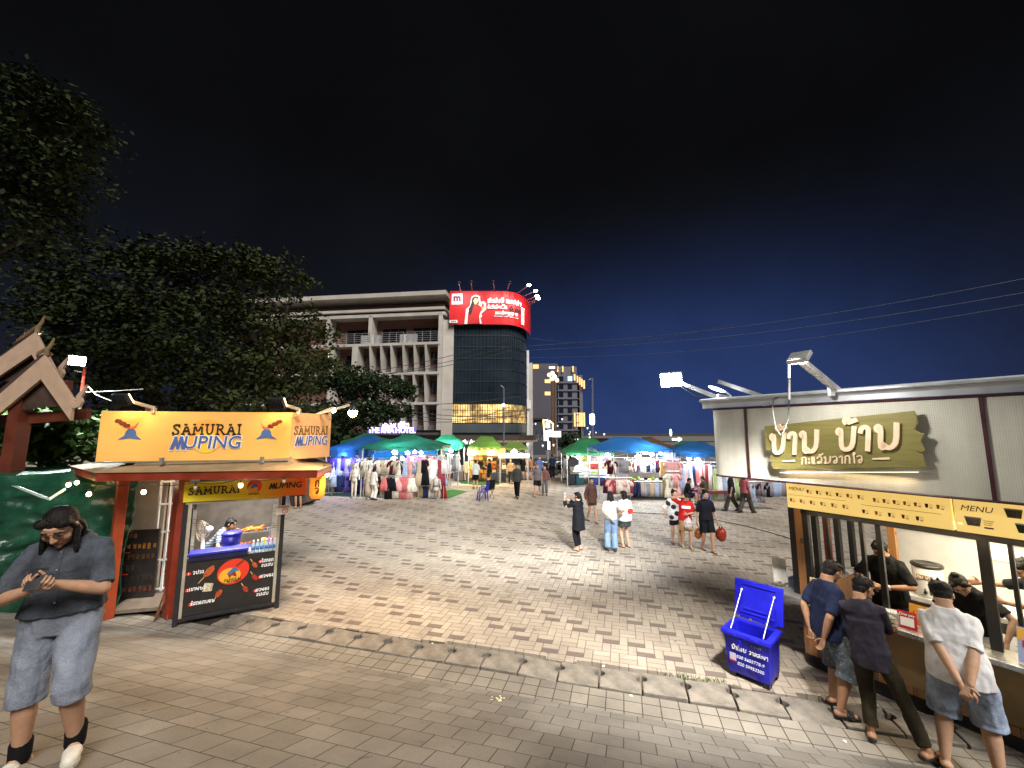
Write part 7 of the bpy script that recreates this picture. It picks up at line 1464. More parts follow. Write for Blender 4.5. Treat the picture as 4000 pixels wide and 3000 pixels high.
    g = NG('tower_lit'); v = g.coords(); n_ = g.noise(v, .55, 4); n2 = g.noise(v, 1.7, 3); c = g.mix(g.rng(n2, .4, .6, 0, 1), lin('#ffd98a'), lin('#b8863a')); g.L.new(c, g.b.inputs['Emission Color']); g.L.new(g.rng(n_, .35, .68, .08, 1.5), g.b.inputs['Emission Strength']); g.b.inputs['Base Color'].default_value = (.1, .08, .05, 1); sweep(zl0, zl1).build('lit_window', g.m, TW, world=True, fixn=False)
    sweep(z(1690), zl0, .02).build('lower_wall', mat('tower_low', (.06, .075, .08), rough=.5, var=.3, vscale=.4), TW, world=True, fixn=False); sweep(-.3, z(1705), -.4).build('shopfront', mat('shop_dark', (.07, .065, .06), rough=.5), TW, world=True, fixn=False)
    MU = mat('mullion', (.014, .02, .026), rough=.5); b = MB()
    for py in [1262, 1310, 1355, 1400, 1445, 1490, 1535, 1578]:
        zz = z(py); q = sweep(zz-.05, zz+.05, .05); b.merge(q)
    for i in range(len(C)-1):
        for t_ in (0, .5): x, y = C[i][0]+(C[i+1][0]-C[i][0])*t_, C[i][1]+(C[i+1][1]-C[i][1])*t_; b.box((x, y-.03, (z(1578)+z(1262))/2), (.045, .045, z(1262)-z(1578)))
    b.build('mullions', MU, TW, world=True); b = MB()
    for i in range(len(C)-1):
        for t_ in (0, .33, .66): x, y = C[i][0]+(C[i+1][0]-C[i][0])*t_, C[i][1]+(C[i+1][1]-C[i][1])*t_; b.box((x, y-.05, (zl0+zl1)/2), (.06, .05, zl1-zl0))
    for k in range(4): b.merge(sweep(zl0+(zl1-zl0)*k/3-.03, zl0+(zl1-zl0)*k/3+.03, .06))
    b.build('window_grid', BLACKM, TW, world=True)
    a0, a1 = W(1722, 1690, Y0-.1), W(1766, 1690, Y0-.1); pl = mat('pilaster', (.40, .36, .33), rough=.8, var=.15, vscale=.7); b = MB(); b.box(((a0.x+a1.x)/2, Y0+1.4, z(1250)/2), (a1.x-a0.x, 3, z(1250))); b.build('pilaster', pl, TW, world=True); b = MB(); b.box(((a0.x+a1.x)/2, Y0-.12, (z(1312)+z(1600))/2), (a1.x-a0.x-.1, .04, z(1312)-z(1600))); b.build('pilaster_panel', CO, TW, world=True)
    e = C[-1]; b = MB(); b.box((e[0]+.05, e[1]+.2, z(1330)/2), (.5, .5, z(1330)*1.02)); b.build('corner_column', mat('column_white', (.6, .6, .6), rough=.6, var=.12), TW, world=True); b = MB(); b.box((e[0]+.5, e[1]+1.4, z(1380)/2), (.5, 1.5, z(1380)*1.02)); b.build('rear_column', CO, TW, world=True); b = MB(); b.box((e[0]+.05, e[1]-.15, z(1565)), (.9, .3, 1.0)); b.build('air_conditioner', WHITEP, TW, world=True)
    b = MB(); P = C+[(e[0], 56), (C[0][0], 56)]; b.prism([Vector((x, y+.15, .0)) for x, y in P], (0, 0, z(1262))); b.build('core', mat('core_dark', (.02, .02, .022)), TW, world=True)
    sweep(z(1722), z(1700), 1.2).build('awning', mat('awning_brown', (.05, .035, .03), rough=.7), TW, world=True, fixn=False); sweep(z(1728), z(1720), 1.25).build('awning_fringe', mat('fringe', (.34, .24, .15), var=.5, vscale=6), TW, world=True, fixn=False)
    q = frame(W(1818, 1727, Y0-1.7), (1, 0, 0), (0, 0, 1)); text_mesh('South Art', .62, .02, .02).xform(q).build('shop_lettering', gw, TW, world=True)
    # red hoarding
    HO = thing('billboard', 'curved red advertising billboard with a white bordered woman and Lao slogan', 'billboard', (-3, Y0-.5, z(1270))); RED = mat('hoarding_red', '#c81a1e', rough=.5, var=.10, vscale=.5); zb, zt = z(1272), z(1143)
    HC_ = [(P0.x, Y0)]+C[1:]
    sweep(zb, zt, .5, HC_).build('panel', RED, HO, world=True, fixn=False)
    ln = [0]
    for i in range(len(HC_)-1): ln.append(ln[-1]+math.hypot(HC_[i+1][0]-HC_[i][0], HC_[i+1][1]-HC_[i][1]))
    def bend(mb, off=.53):
        for v in mb.v:
            s = max(0, min(ln[-1]-.01, v.x)); i = max(k for k in range(len(ln)-1) if ln[k] <= s); t_ = (s-ln[i])/(ln[i+1]-ln[i]); d = Vector((HC_[i+1][0]-HC_[i][0], HC_[i+1][1]-HC_[i][1], 0)).normalized(); n_ = Vector((d.y, -d.x, 0)); q = Vector((HC_[i][0], HC_[i][1], 0)).lerp(Vector((HC_[i+1][0], HC_[i+1][1], 0)), t_)+n_*(off+v.z); v.x, v.y, v.z = q.x, q.y, v.y
        return mb
    I4 = Matrix.Identity(4); hh = zt-zb; sc = (P0.x-W(1970, 1300, Y0).x)/(1757-1970)     # metres per photo pixel across the straight part
    def B(px, py): return (px-1757)*sc*1.0, zb+(1272-py)/129*hh
    def put(pts, m, off, nm): bend(flat([B(1700+x/4.9156, 1100+y/4.9156) for x, y in pts], I4, .02), .5+off).build(nm, m, HO, world=True)
    def wr(mb, x, y, m, nm='lettering'): cx, cz = B(1700+x/4.9156, 1100+y/4.9156); bend(mb.xform(Matrix.Translation((cx, cz, 0))), .56).build(nm, m, HO, world=True)
    put([(320, 270), (525, 260), (530, 465), (320, 475)], WHITE_T, .03, 'logo_tile'); wr(text_mesh('m', 1.05, .05, .02), 425, 350, mat('logo_m', '#7a1c4a', var=0))
    put([(570, 840), (600, 560), (670, 500), (700, 330), (780, 285), (860, 320), (870, 430), (940, 410), (980, 450), (980, 570), (930, 610), (890, 640), (905, 700), (870, 730), (900, 830)], WHITE_T, .03, 'figure_border')
    put([(625, 840), (640, 620), (700, 520), (720, 480), (840, 480), (890, 520), (930, 560), (880, 600), (850, 690), (865, 830)], mat('poster_dress', '#b81c1e', var=.15, vscale=1.5), .055, 'figure_dress'); put([(655, 660), (650, 560), (690, 470), (715, 350), (770, 315), (830, 335), (845, 460), (800, 480), (740, 490), (715, 600), (690, 660)], mat('poster_hair', '#1c1414', var=.1), .08, 'figure_hair'); put([(735, 400), (770, 350), (825, 370), (830, 430), (795, 480), (755, 470)], mat('poster_skin', '#d8b080', var=.05), .105, 'figure_face'); put([(885, 500), (935, 500), (940, 570), (900, 580)], MATS['poster_skin'], .08, 'figure_hand'); put([(900, 455), (935, 455), (938, 520), (903, 525)], RED_T, .105, 'figure_phone')
    def fit(mb, x, y, w_, h_, m):
        xs = [v.x for v in mb.v]; ys = [v.y for v in mb.v]; u_ = sc/4.9156; uz = hh/129/4.9156
        wr(mb.xform(Matrix.Diagonal((w_*u_/(max(xs)-min(xs)), h_*uz/(max(ys)-min(ys)), 1, 1)) @ Matrix.Translation((-(max(xs)+min(xs))/2, -(max(ys)+min(ys))/2, 0))), x, y, m)
    fit(strokes('ເອັມມັນນິ ກະເປາເງິນ', 1, .24, .02, 0, .1), 1325, 395, 630, 115, WHITE_T); fit(strokes('ອິເລັກໂທນິກ', 1, .24, .02, 0, .1), 1185, 515, 360, 95, WHITE_T); fit(strokes('ອັນດັບ', 1, .2, .02, 0, .1), 1510, 540, 250, 130, mat('slogan_dark', '#4a1014', var=0)); fit(strokes('ຂອງປະເທດລາວ', 1, .24, .02, 0, .1), 1345, 630, 390, 80, WHITE_T); fit(text_mesh('The Number one Fintech in Laos', 1, .01, .01), 1345, 692, 430, 34, WHITE_T); fit(text_mesh('1', 1, .02, .02), 1690, 620, 90, 330, WHITE_T)
    for k in range(4): wr(disc((0, 0), .16, I4, 14, depth=.02), 312+34*k, 795, WHITE_T, 'social_dot')
    first = None
    for k, (px, py, qx, qy, y, yb) in enumerate(((1792, 1103, 1801, 1145, 39.0, 41.4), (1840, 1100, 1845, 1140, 39, 41.4), (1926, 1100, 1932, 1138, 39, 41.4), (1991, 1102, 1980, 1138, 39.2, 41.4), (2066, 1114, 2018, 1147, 39.6, 42), (2092, 1136, 2040, 1160, 40, 42.6), (2098, 1156, 2048, 1176, 40.6, 43.4), (2102, 1166, 2052, 1188, 41.2, 44), (2098, 1172, 2056, 1200, 42, 45))):
        h, q = W(px, py, y), W(qx, qy, yb); lab = ['first from the hotel', 'second from the hotel', 'third, above the slogan', 'fourth, orange tinted', 'uppermost glowing one at the curve', 'second glowing one at the curve', 'third glowing one at the curve', 'lower glowing one at the curve', 'lowest at the curve'][k]; t = thing('billboard_lamp', f'thin arm lamp over the red billboard, {lab}', 'lamp', h, 0, 'lamps over the billboard'); b = MB(); b.tube([q, h], .05, 6); b.build('arm', STEEL, t, world=True); b = MB(); b.ball(h, (.22, .16, .12), 10, 8); b.build('lamp_head', lampmat('bb', (.95, .97, 1), 30) if k > 3 and k < 8 else BLACKM, t, world=True, smooth=True)
        if k < 8: light('billboard_light', 'SPOT', h+Vector((-.1 if k > 3 else 0, .1, -.15)), 210 if k < 4 else 150, (1, .97, .95), .15, target=(min(h.x, 1.2)-(0.6 if k > 3 else 0), 41.6+(k > 3)*(k-3)*.6, zb+1.2), spot=110, blend=.9, parent=t)
    # far hotel down the street
    F = thing('far_hotel', 'distant grey hotel with warm lit corner columns', 'building', (12, 96, 0)); GY = mat('far_grey', (.13, .13, .16), rough=.8, var=.2, vscale=.2); WD_ = mat('far_window', (.012, .015, .03), rough=.2); LT = mat('far_lit', (.5, .4, .25), emit=1.1, ecol='#ffbf6a', var=.3, vscale=.5)
    def fb(l, r, t_, bt, y, d, m, nm): a, c = W(l, t_, y), W(r, bt, y); b = MB(); b.box(((a.x+c.x)/2, y+d/2, (a.z+max(c.z, -.3))/2), (c.x-a.x, d, a.z-max(c.z, -.3))); return b.build(nm, m, F, world=True)
    fb(2062, 2180, 1440, 1900, 92, 12, mat('far_side', (.085, .08, .10), rough=.85, var=.2, vscale=.2), 'wall'); fb(2178, 2262, 1432, 1900, 95, 12, GY, 'wall'); fb(2262, 2284, 1465, 1900, 97, 10, GY, 'wall'); fb(2070, 2178, 1420, 1442, 93, 8, mat('far_top', (.10, .09, .10)), 'roof')
    for j, py in enumerate(range(1470, 1700, 31)):
        for i, px in enumerate((2184, 2218)): fb(px, px+17, py, py+18, 94.9, .05, mat('far_blue', (.3, .5, .8), emit=2, ecol='#8fc4ff', var=0) if (i, j) == (1, 0) else WD_, 'window')
        fb(2177, 2264, py+24, py+27, 94.7, .3, GY, 'floor_slab')
    for k, px in enumerate((2242, 2253, 2262, 2270, 2279)): fb(px, px+6, 1462+k*6, 1486+k*8, 94.5+k*.4, .4, LT, 'lit_column'); fb(px, px+7, 1612, 1666, 94.5+k*.4, .4, LT, 'lit_column')
    for k, px in enumerate((2176, 2196, 2236)): fb(px, px+5, 1430, 1452, 94.4, .4, LT, 'lit_column')
    fb(2145, 2168, 1432, 1443, 92.9, .1, lampmat('far_white', (.85, .9, 1), 1.8), 'roof_sign'); fb(2082, 2104, 1424, 1440, 92.9, .1, LT, 'lit_gable')
    for py in (1482, 1530): fb(2128, 2150, py, py+14, 91.9, .1, LT, 'lit_balcony')
    fb(2270, 2276, 1660, 1760, 96, 1, GY, 'corner_pier')
    # low dark buildings along the street
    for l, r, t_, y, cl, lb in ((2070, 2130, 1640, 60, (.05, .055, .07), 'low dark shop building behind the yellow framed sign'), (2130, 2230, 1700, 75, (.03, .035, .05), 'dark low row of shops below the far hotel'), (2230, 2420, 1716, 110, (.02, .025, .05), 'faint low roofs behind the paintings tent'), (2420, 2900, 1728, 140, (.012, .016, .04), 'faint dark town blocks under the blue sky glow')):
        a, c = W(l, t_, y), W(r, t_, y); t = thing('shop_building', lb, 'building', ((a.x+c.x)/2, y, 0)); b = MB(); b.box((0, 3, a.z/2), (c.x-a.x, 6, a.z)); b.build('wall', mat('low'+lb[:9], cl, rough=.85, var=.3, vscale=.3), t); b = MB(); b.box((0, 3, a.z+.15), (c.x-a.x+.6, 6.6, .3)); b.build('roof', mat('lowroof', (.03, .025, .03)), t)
        for k in range(3): b = MB(); b.box((-(c.x-a.x)/3+k*(c.x-a.x)/3, -.02, a.z*.55), ((c.x-a.x)/6, .05, a.z*.3)); b.build('window', WN, t)
buildings()
# ---------------------------------------------------------------- street furniture, signs, wires
def street():
    def pole(px, top, bot, y, r, nm, lab): a, c = W(px, top, y), W(px, bot, y); t = thing(nm, lab, 'street lamp' if 'lamp' in nm else 'pole', (c.x, y, 0)); b = MB(); b.tube([Vector((c.x, y, 0)), a], [r*1.5, r], 8); b.build('pole', mat('pole_tan' if 'lamp' in nm else 'pole_grey', '#6a5038' if 'lamp' in nm else '#5a6070', rough=.5), t, world=True); return t, a
    glo = lampmat('amber', (1, .62, .3), 2.6)
    for px, top, lab in ((2168, 1488, 'tall street lamp with amber globes before the far hotel'), (2158, 1472, 'slightly shorter amber street lamp just left of the tall one')):
        t, a = pole(px, top, 1760, 62, .12, 'street_lamp', lab); b = MB()
        for dx, dz in ((-.5, .3), (.3, .1), (0, .6)): b.ball(a+Vector((dx, 0, dz)), .32, 10, 8)
        b.build('globes', glo, t, world=True, smooth=True)
    t, a = pole(2313, 1476, 1745, 55, .16, 'sign_pole', 'grey pole carrying a white lit rounded sign'); b = MB(); q = W(2313, 1638, 54.8); b.box(q, (.65, .12, 1.5)); b.build('sign', lampmat('pole_sign', (.95, .97, 1), 2.2), t, world=True, bevel=.2); b = MB(); b.beam(a, a+Vector((-.5, 0, -.3)), .1); b.build('arm', STEEL, t, world=True)
    t, a = pole(1968, 1515, 1740, 38.5, .07, 'service_pole', 'thin grey service pole in front of the lit tower floor'); b = MB(); b.beam(a, a+Vector((-.3, 0, .25)), .08); b.build('arm', STEEL, t, world=True); b = MB(); b.ball(W(1967, 1583, 38.3), .14, 8, 6); b.build('lamp_head', lampmat('service', (.8, .9, 1), 10), t, world=True)
    t = thing('framed_sign', 'yellow framed vertical shop sign with white panels', 'sign', W(2140, 1700, 48)); b = MB(); P = [W(px, py, 48) for px, py in ((2122, 1640), (2148, 1645), (2160, 1655), (2158, 1705), (2128, 1705), (2122, 1640))]; b.tube(P, .10, 6); b.build('frame', lampmat('yellow_neon', (1, .75, .15), 2), t, world=True)
    for px, py, w_, h_ in ((2140, 1660, .5, .7), (2133, 1702, .55, 1.2), (2148, 1692, .35, .8), (2144, 1740, .3, 1.0)): b = MB(); b.box(W(px, py, 48.2), (w_, .1, h_)); b.build('panel', lampmat('sign_panel', (.9, .93, 1), 1.3), t, world=True)
    b = MB(); q = W(2140, 1720, 48.4); b.beam((q.x, q.y, 0), (q.x, q.y, 5), .14); b.build('post', STEEL, t, world=True)
    t = thing('shop_sign', 'pale blue rectangular shop sign beside the yellow frame', 'sign', W(2175, 1696, 50)); b = MB(); b.box(W(2175, 1696, 50), (1.05, .12, .75)); b.build('panel', lampmat('pale_sign', (.65, .75, .85), .7), t, world=True); b = MB(); q = W(2175, 1696, 50.2); b.beam((q.x, q.y, 0), q, .1); b.build('post', STEEL, t, world=True)
    t = thing('arrow_flare', 'white glowing arrow-shaped flare low over the blue tent', 'sign', W(2645, 1716, 46)); M = frame(W(2645, 1716, 46), (1, 0, 0), (0, 0, 1)); flat([(-.6, -.13), (.1, -.13), (.1, -.28), (.5, -.1), (.55, .1), (.1, .28), (.1, .13), (-.6, .13)], M, .06).build('arrow', lampmat('arrow', (.8, .92, 1), 1.3), t, world=True); b = MB(); b.ball(W(2620, 1690, 46), (.14, .06, .42), 10, 8); b.build('lamp_head', lampmat('arrow2', (.75, .95, 1), 2.5), t, world=True, smooth=True); b = MB(); q = W(2640, 1716, 46.1); b.beam((q.x, q.y, 0), q, .08); b.build('post', STEEL, t, world=True)  # flare built in as glowing arrow and oval shapes on a post
    cs = [(1, .85, .55), (.85, .93, 1), (1, .75, .4), (1, .3, .2)]
    for k, (px, py, y, r, c) in enumerate(((2252, 1716, 60, .45, 1), (2266, 1724, 58, .5, 1), (2245, 1735, 55, .35, 0), (2258, 1733, 55, .3, 2), (2290, 1726, 60, .35, 1), (2304, 1709, 60, .3, 0), (2302, 1696, 62, .25, 1), (2306, 1687, 66, .25, 2), (2360, 1696, 70, .3, 1), (2295, 1672, 80, .35, 2), (2078, 1657, 52, .25, 1), (2092, 1655, 52, .18, 1), (2196, 1637, 60, .25, 1), (2162, 1738, 50, .22, 2), (2120, 1740, 50, .22, 1), (2218, 1786, 36, .22, 3), (2235, 1778, 37, .2, 3), (2328, 1689, 75, .22, 2), (2178, 1663, 60, .2, 2), (2060, 1735, 42, .2, 1))):
        r *= .62; b = MB(); b.ball((0, 0, 0), (r, r*.6, r*.75), 10, 8); b.lathe([(.06, -r*1.4), (.06, -r*.6), (.02, -r*.5)], n=6); o = b.build('distant_lamp', lampmat('dist%d' % c, cs[c], .8), smooth=True); o.location = W(px, py, y); tag(o, f'{["yellow", "white", "amber", "red"][c]} distant lamp glowing down the street', 'lamp', 'distant street lights')
    for k, (a, c, r) in enumerate((((2062, 1352, 44), (4300, 1030, 30), .022), ((2062, 1368, 44), (4300, 1090, 30), .022), ((2064, 1398, 44), (4000, 1190, 30), .018), ((2060, 1320, 44), (2900, 1260, 32), .018))):
        A, B_ = W(*a), W(*c); b = MB(); b.tube([A.lerp(B_, t_)+Vector((0, 0, -1.1*math.sin(math.pi*t_))) for t_ in np.linspace(0, 1, 14)], r, 5); tag(b.build('overhead_wire', mat('wire_pale', (.06, .07, .09))), 'thin overhead wire from the tower corner across the night sky', 'wire', 'overhead wires right of the tower')
    for k, (a, c) in enumerate((((1000, 1500, 34), (1990, 1330, 38)), ((1000, 1515, 34), (1990, 1352, 38)), ((1200, 1475, 34), (2000, 1370, 39)), ((1150, 1560, 33), (2055, 1545, 40)), ((1500, 1590, 34), (2060, 1600, 40)), ((1500, 1605, 34), (2060, 1615, 40)), ((1600, 1640, 34), (1990, 1590, 38)))):
        A, B_ = W(*a), W(*c); b = MB(); b.tube([A.lerp(B_, t_)+Vector((0, 0, -.7*math.sin(math.pi*t_))) for t_ in np.linspace(0, 1, 12)], .028, 5); tag(b.build('overhead_wire', mat('wire_black', (.02, .02, .02))), 'black overhead wire sagging in front of the hotel facade', 'wire', 'overhead wires before the hotel')
    # parked motorbikes by the road
    M_ = [mat('bike%d' % k, c, rough=.35) for k, c in enumerate(('#14161c', '#40161a', '#1a2a44'))]
    base = None
    for k, (px, y) in enumerate(((2105, 31.5), (2122, 32), (2140, 31.6), (2160, 32.2), (2180, 31.8), (2198, 32.4))):
        if base is None:
            base = t = thing('motorbike', 'x', 'motorbike', (0, 0, 0))
            for x in (-.6, .6):
                b = MB(); b.tube([(x+.26*math.cos(a), 0, .29+.26*math.sin(a)) for a in np.linspace(0, 2*math.pi, 18)], .05, 6); o = b.build('wheel', BLACKP, t); b = MB(); b.lathe([(.2, -.02), (.2, .02)], (x, 0, .29), 12, Matrix.Rotation(math.pi/2, 3, 'X')); b.build('rim', STEEL, o)
            b = MB(); b.cap((-.65, 0, .62), (.1, 0, .5), .14, .12); b.cap((.1, 0, .42), (.45, 0, .85), .10, .12); b.build('body', M_[0], t, smooth=True); b = MB(); b.cap((-.6, 0, .78), (.0, 0, .74), .1, .11); b.build('seat', BLACKP, t, smooth=True); b = MB(); b.tube([(.42, -.3, 1.0), (.48, 0, .95), (.42, .3, 1.0)], .02, 6); b.build('handlebar', STEEL, t); b = MB(); b.tube([(.42, 0, .95), (.6, 0, .29)], .035, 6); b.build('fork', STEEL, t); b = MB(); b.ball((.6, 0, .86), .09, 10, 8); b.build('headlight', WHITEP, t)
        else: t = copy_tree(base)
        t.location = (W(px, 1800, y).x, y, 0); t.rotation_euler = (0, 0, 1.9+.12*(k % 3)); t['label'] = f'dark motorbike parked in the row beyond the plaza, {["leftmost", "second from left", "third from left", "third from right", "second from right", "rightmost"][k]}'; t['group'] = 'motorbikes parked beyond the plaza'
street()
# ---------------------------------------------------------------- trees
def leafmat(n, c): return mat('leaf_'+n, c, rough=.7, var=.55, vscale=.8, spec=.12)
def tree(lab, base, top, blobs, nleaf, size, m, seed=1, trunk=.28, nm='tree', grp=None, long=1.0):
    r = random.Random(seed); base = Vector(base); t = thing(nm, lab, 'tree' if nm == 'tree' else 'shrub', base, 0, grp); b = MB(); V = []; F = []
    top = Vector(top); mid = base.lerp(top, .5)+Vector((r.uniform(-.4, .4), r.uniform(-.3, .3), 0)); tk = MB(); tk.tube([base, base.lerp(mid, .5)+Vector((.1, 0, 0)), mid, top], [trunk*1.25, trunk, trunk*.75, trunk*.3], 9)
    for c, s in blobs:
        c = Vector(c); tk.tube([mid.lerp(top, r.random()*.5), mid.lerp(c, .55)+Vector((0, 0, .2)), c], [trunk*.4, trunk*.22, .03], 6)
    tk.build('trunk', mat('bark', (.07, .05, .035), rough=.9, var=.4, bump=.8, bscale=20), t, world=True)
    wsum = sum(s[0]*s[1]*s[2] for _, s in blobs)**1
    tw = []
    for c, s in blobs:
        c = Vector(c); k = max(6, int(nleaf*(s[0]*s[1]*s[2])/wsum/26))
        for _ in range(k):
            while True:
                q = Vector((r.uniform(-1, 1), r.uniform(-1, 1), r.uniform(-1, 1)))
                if .25 < q.length < 1: break
            q = q*(.75+.35*r.random()); tw.append((c+Vector((q.x*s[0], q.y*s[1], q.z*s[2])), min(s)*.15+.10))
    for c, rad in tw:
        for _ in range(26):
            p = c+Vector((r.gauss(0, rad), r.gauss(0, rad), r.gauss(0, rad*.6))); a = Vector((r.gauss(0, 1), r.gauss(0, 1), r.gauss(-.3, .6))).normalized(); n_ = Vector((r.gauss(0, .6), r.gauss(-.3, .6), 1)).normalized(); sd = a.cross(n_)
            if sd.length < .1: continue
            sd.normalize(); l = size*r.uniform(.45, 1.45)*long; w_ = size*r.uniform(.25, .42); o = len(V); V += [p, p+a*l*.45+sd*w_, p+a*l, p+a*l*.45-sd*w_]; F += [(o, o+1, o+2, o+3)]
    b.add(V, F); b.build('crown', m, t, world=True, fixn=False)
def trees():
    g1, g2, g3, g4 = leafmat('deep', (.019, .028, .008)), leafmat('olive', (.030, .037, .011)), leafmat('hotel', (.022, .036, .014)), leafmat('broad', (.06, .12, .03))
    def w(px, py, y): return W(px, py, y)
    def bl(lst): return [(w(px, py, y), s) for px, py, y, s in lst]
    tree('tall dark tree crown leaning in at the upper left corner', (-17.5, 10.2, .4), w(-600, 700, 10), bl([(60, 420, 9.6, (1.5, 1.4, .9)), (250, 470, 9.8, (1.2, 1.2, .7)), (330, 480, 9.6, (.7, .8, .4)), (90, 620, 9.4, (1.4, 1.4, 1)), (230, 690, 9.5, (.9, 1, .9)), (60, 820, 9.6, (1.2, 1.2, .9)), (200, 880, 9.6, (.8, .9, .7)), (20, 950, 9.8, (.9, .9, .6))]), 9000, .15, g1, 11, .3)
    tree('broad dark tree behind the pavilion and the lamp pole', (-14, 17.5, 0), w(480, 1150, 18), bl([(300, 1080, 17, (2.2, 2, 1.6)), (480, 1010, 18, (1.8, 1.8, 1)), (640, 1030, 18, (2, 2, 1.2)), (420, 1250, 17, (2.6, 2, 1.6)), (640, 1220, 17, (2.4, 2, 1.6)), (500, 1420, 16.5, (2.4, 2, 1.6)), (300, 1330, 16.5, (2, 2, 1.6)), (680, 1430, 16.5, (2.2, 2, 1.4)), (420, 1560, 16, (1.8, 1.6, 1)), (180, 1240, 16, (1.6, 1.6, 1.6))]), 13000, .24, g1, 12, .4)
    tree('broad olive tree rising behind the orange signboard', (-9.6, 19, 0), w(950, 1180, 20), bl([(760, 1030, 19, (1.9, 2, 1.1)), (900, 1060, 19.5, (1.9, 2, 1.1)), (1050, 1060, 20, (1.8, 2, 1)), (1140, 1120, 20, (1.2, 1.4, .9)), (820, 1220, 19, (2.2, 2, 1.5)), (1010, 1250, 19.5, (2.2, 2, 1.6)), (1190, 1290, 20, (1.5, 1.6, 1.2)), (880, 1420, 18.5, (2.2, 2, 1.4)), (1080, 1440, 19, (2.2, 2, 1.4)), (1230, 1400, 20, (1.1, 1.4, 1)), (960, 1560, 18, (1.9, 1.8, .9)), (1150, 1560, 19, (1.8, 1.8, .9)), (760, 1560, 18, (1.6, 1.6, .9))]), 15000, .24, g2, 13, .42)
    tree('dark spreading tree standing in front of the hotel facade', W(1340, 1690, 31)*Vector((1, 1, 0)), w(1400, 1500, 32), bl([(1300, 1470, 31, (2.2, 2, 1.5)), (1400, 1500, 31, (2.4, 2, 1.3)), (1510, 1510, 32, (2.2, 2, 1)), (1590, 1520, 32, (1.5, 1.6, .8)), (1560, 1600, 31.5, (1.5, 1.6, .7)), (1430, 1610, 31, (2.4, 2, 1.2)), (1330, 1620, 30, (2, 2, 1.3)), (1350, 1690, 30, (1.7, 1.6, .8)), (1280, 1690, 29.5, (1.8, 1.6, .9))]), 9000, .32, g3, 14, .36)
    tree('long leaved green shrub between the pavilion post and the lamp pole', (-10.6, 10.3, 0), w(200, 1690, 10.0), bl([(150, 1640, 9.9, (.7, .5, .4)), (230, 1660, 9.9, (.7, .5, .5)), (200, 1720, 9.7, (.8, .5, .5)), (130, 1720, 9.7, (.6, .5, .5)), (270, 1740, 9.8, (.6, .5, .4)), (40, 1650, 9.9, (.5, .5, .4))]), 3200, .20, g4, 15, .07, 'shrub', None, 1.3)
    tree('small dark roadside tree below the far hotel', W(2225, 1690, 52)*Vector((1, 1, 0)), w(2225, 1700, 52), bl([(2222, 1710, 52, (1.5, 1.2, 1.1)), (2240, 1745, 51, (1.3, 1.2, .9)), (2208, 1745, 52, (1.2, 1.2, .9))]), 1500, .35, g3, 16, .15)
trees()
# ---------------------------------------------------------------- the people
BLK, WHT = '#15161a', '#dedcd8'
def c(col): return cloth(col, col)
def patt(name, base, ink, scale, th, wrinkles=True):
    g = NG('cloth_'+name); v = g.coords(); vo = g.new('ShaderNodeTexVoronoi'); vo.inputs['Scale'].default_value = scale; g.L.new(v, vo.inputs[0]); g.L.new(g.mix(g.rng(vo.outputs[0], th[0], th[1], 0, 1), lin(ink), lin(base)), g.b.inputs['Base Color']); g.b.inputs['Roughness'].default_value = .85; g.bump(g.noise(v, 14), .4, .02); return g.m
def denim(name, c1, c2):
    g = NG('denim_'+name); v = g.coords(); n1 = g.noise(v, 5, 5, .65); n2 = g.noise(v, 160, 2); col = g.mix(g.rng(n1, .35, .65, 0, 1), lin(c1), lin(c2)); col = g.mix(1, col, g.mix(n2, (.6, .6, .6), (1.35, 1.35, 1.35)), 'MULTIPLY'); g.L.new(col, g.b.inputs['Base Color']); g.b.inputs['Roughness'].default_value = .9; g.bump(g.ma('ADD', g.noise(v, 16, 4), g.ma('MULTIPLY', n2, .2)), .6, .02); return g.m
SK1, SK2, SK3 = (.42, .235, .145), (.33, .175, .10), (.48, .29, .19)
SOLE = mat('sole_black', (.02, .02, .02), rough=.6)
def at_ground(px, py): p = G(px, py); return (p.x, p.y, 0)
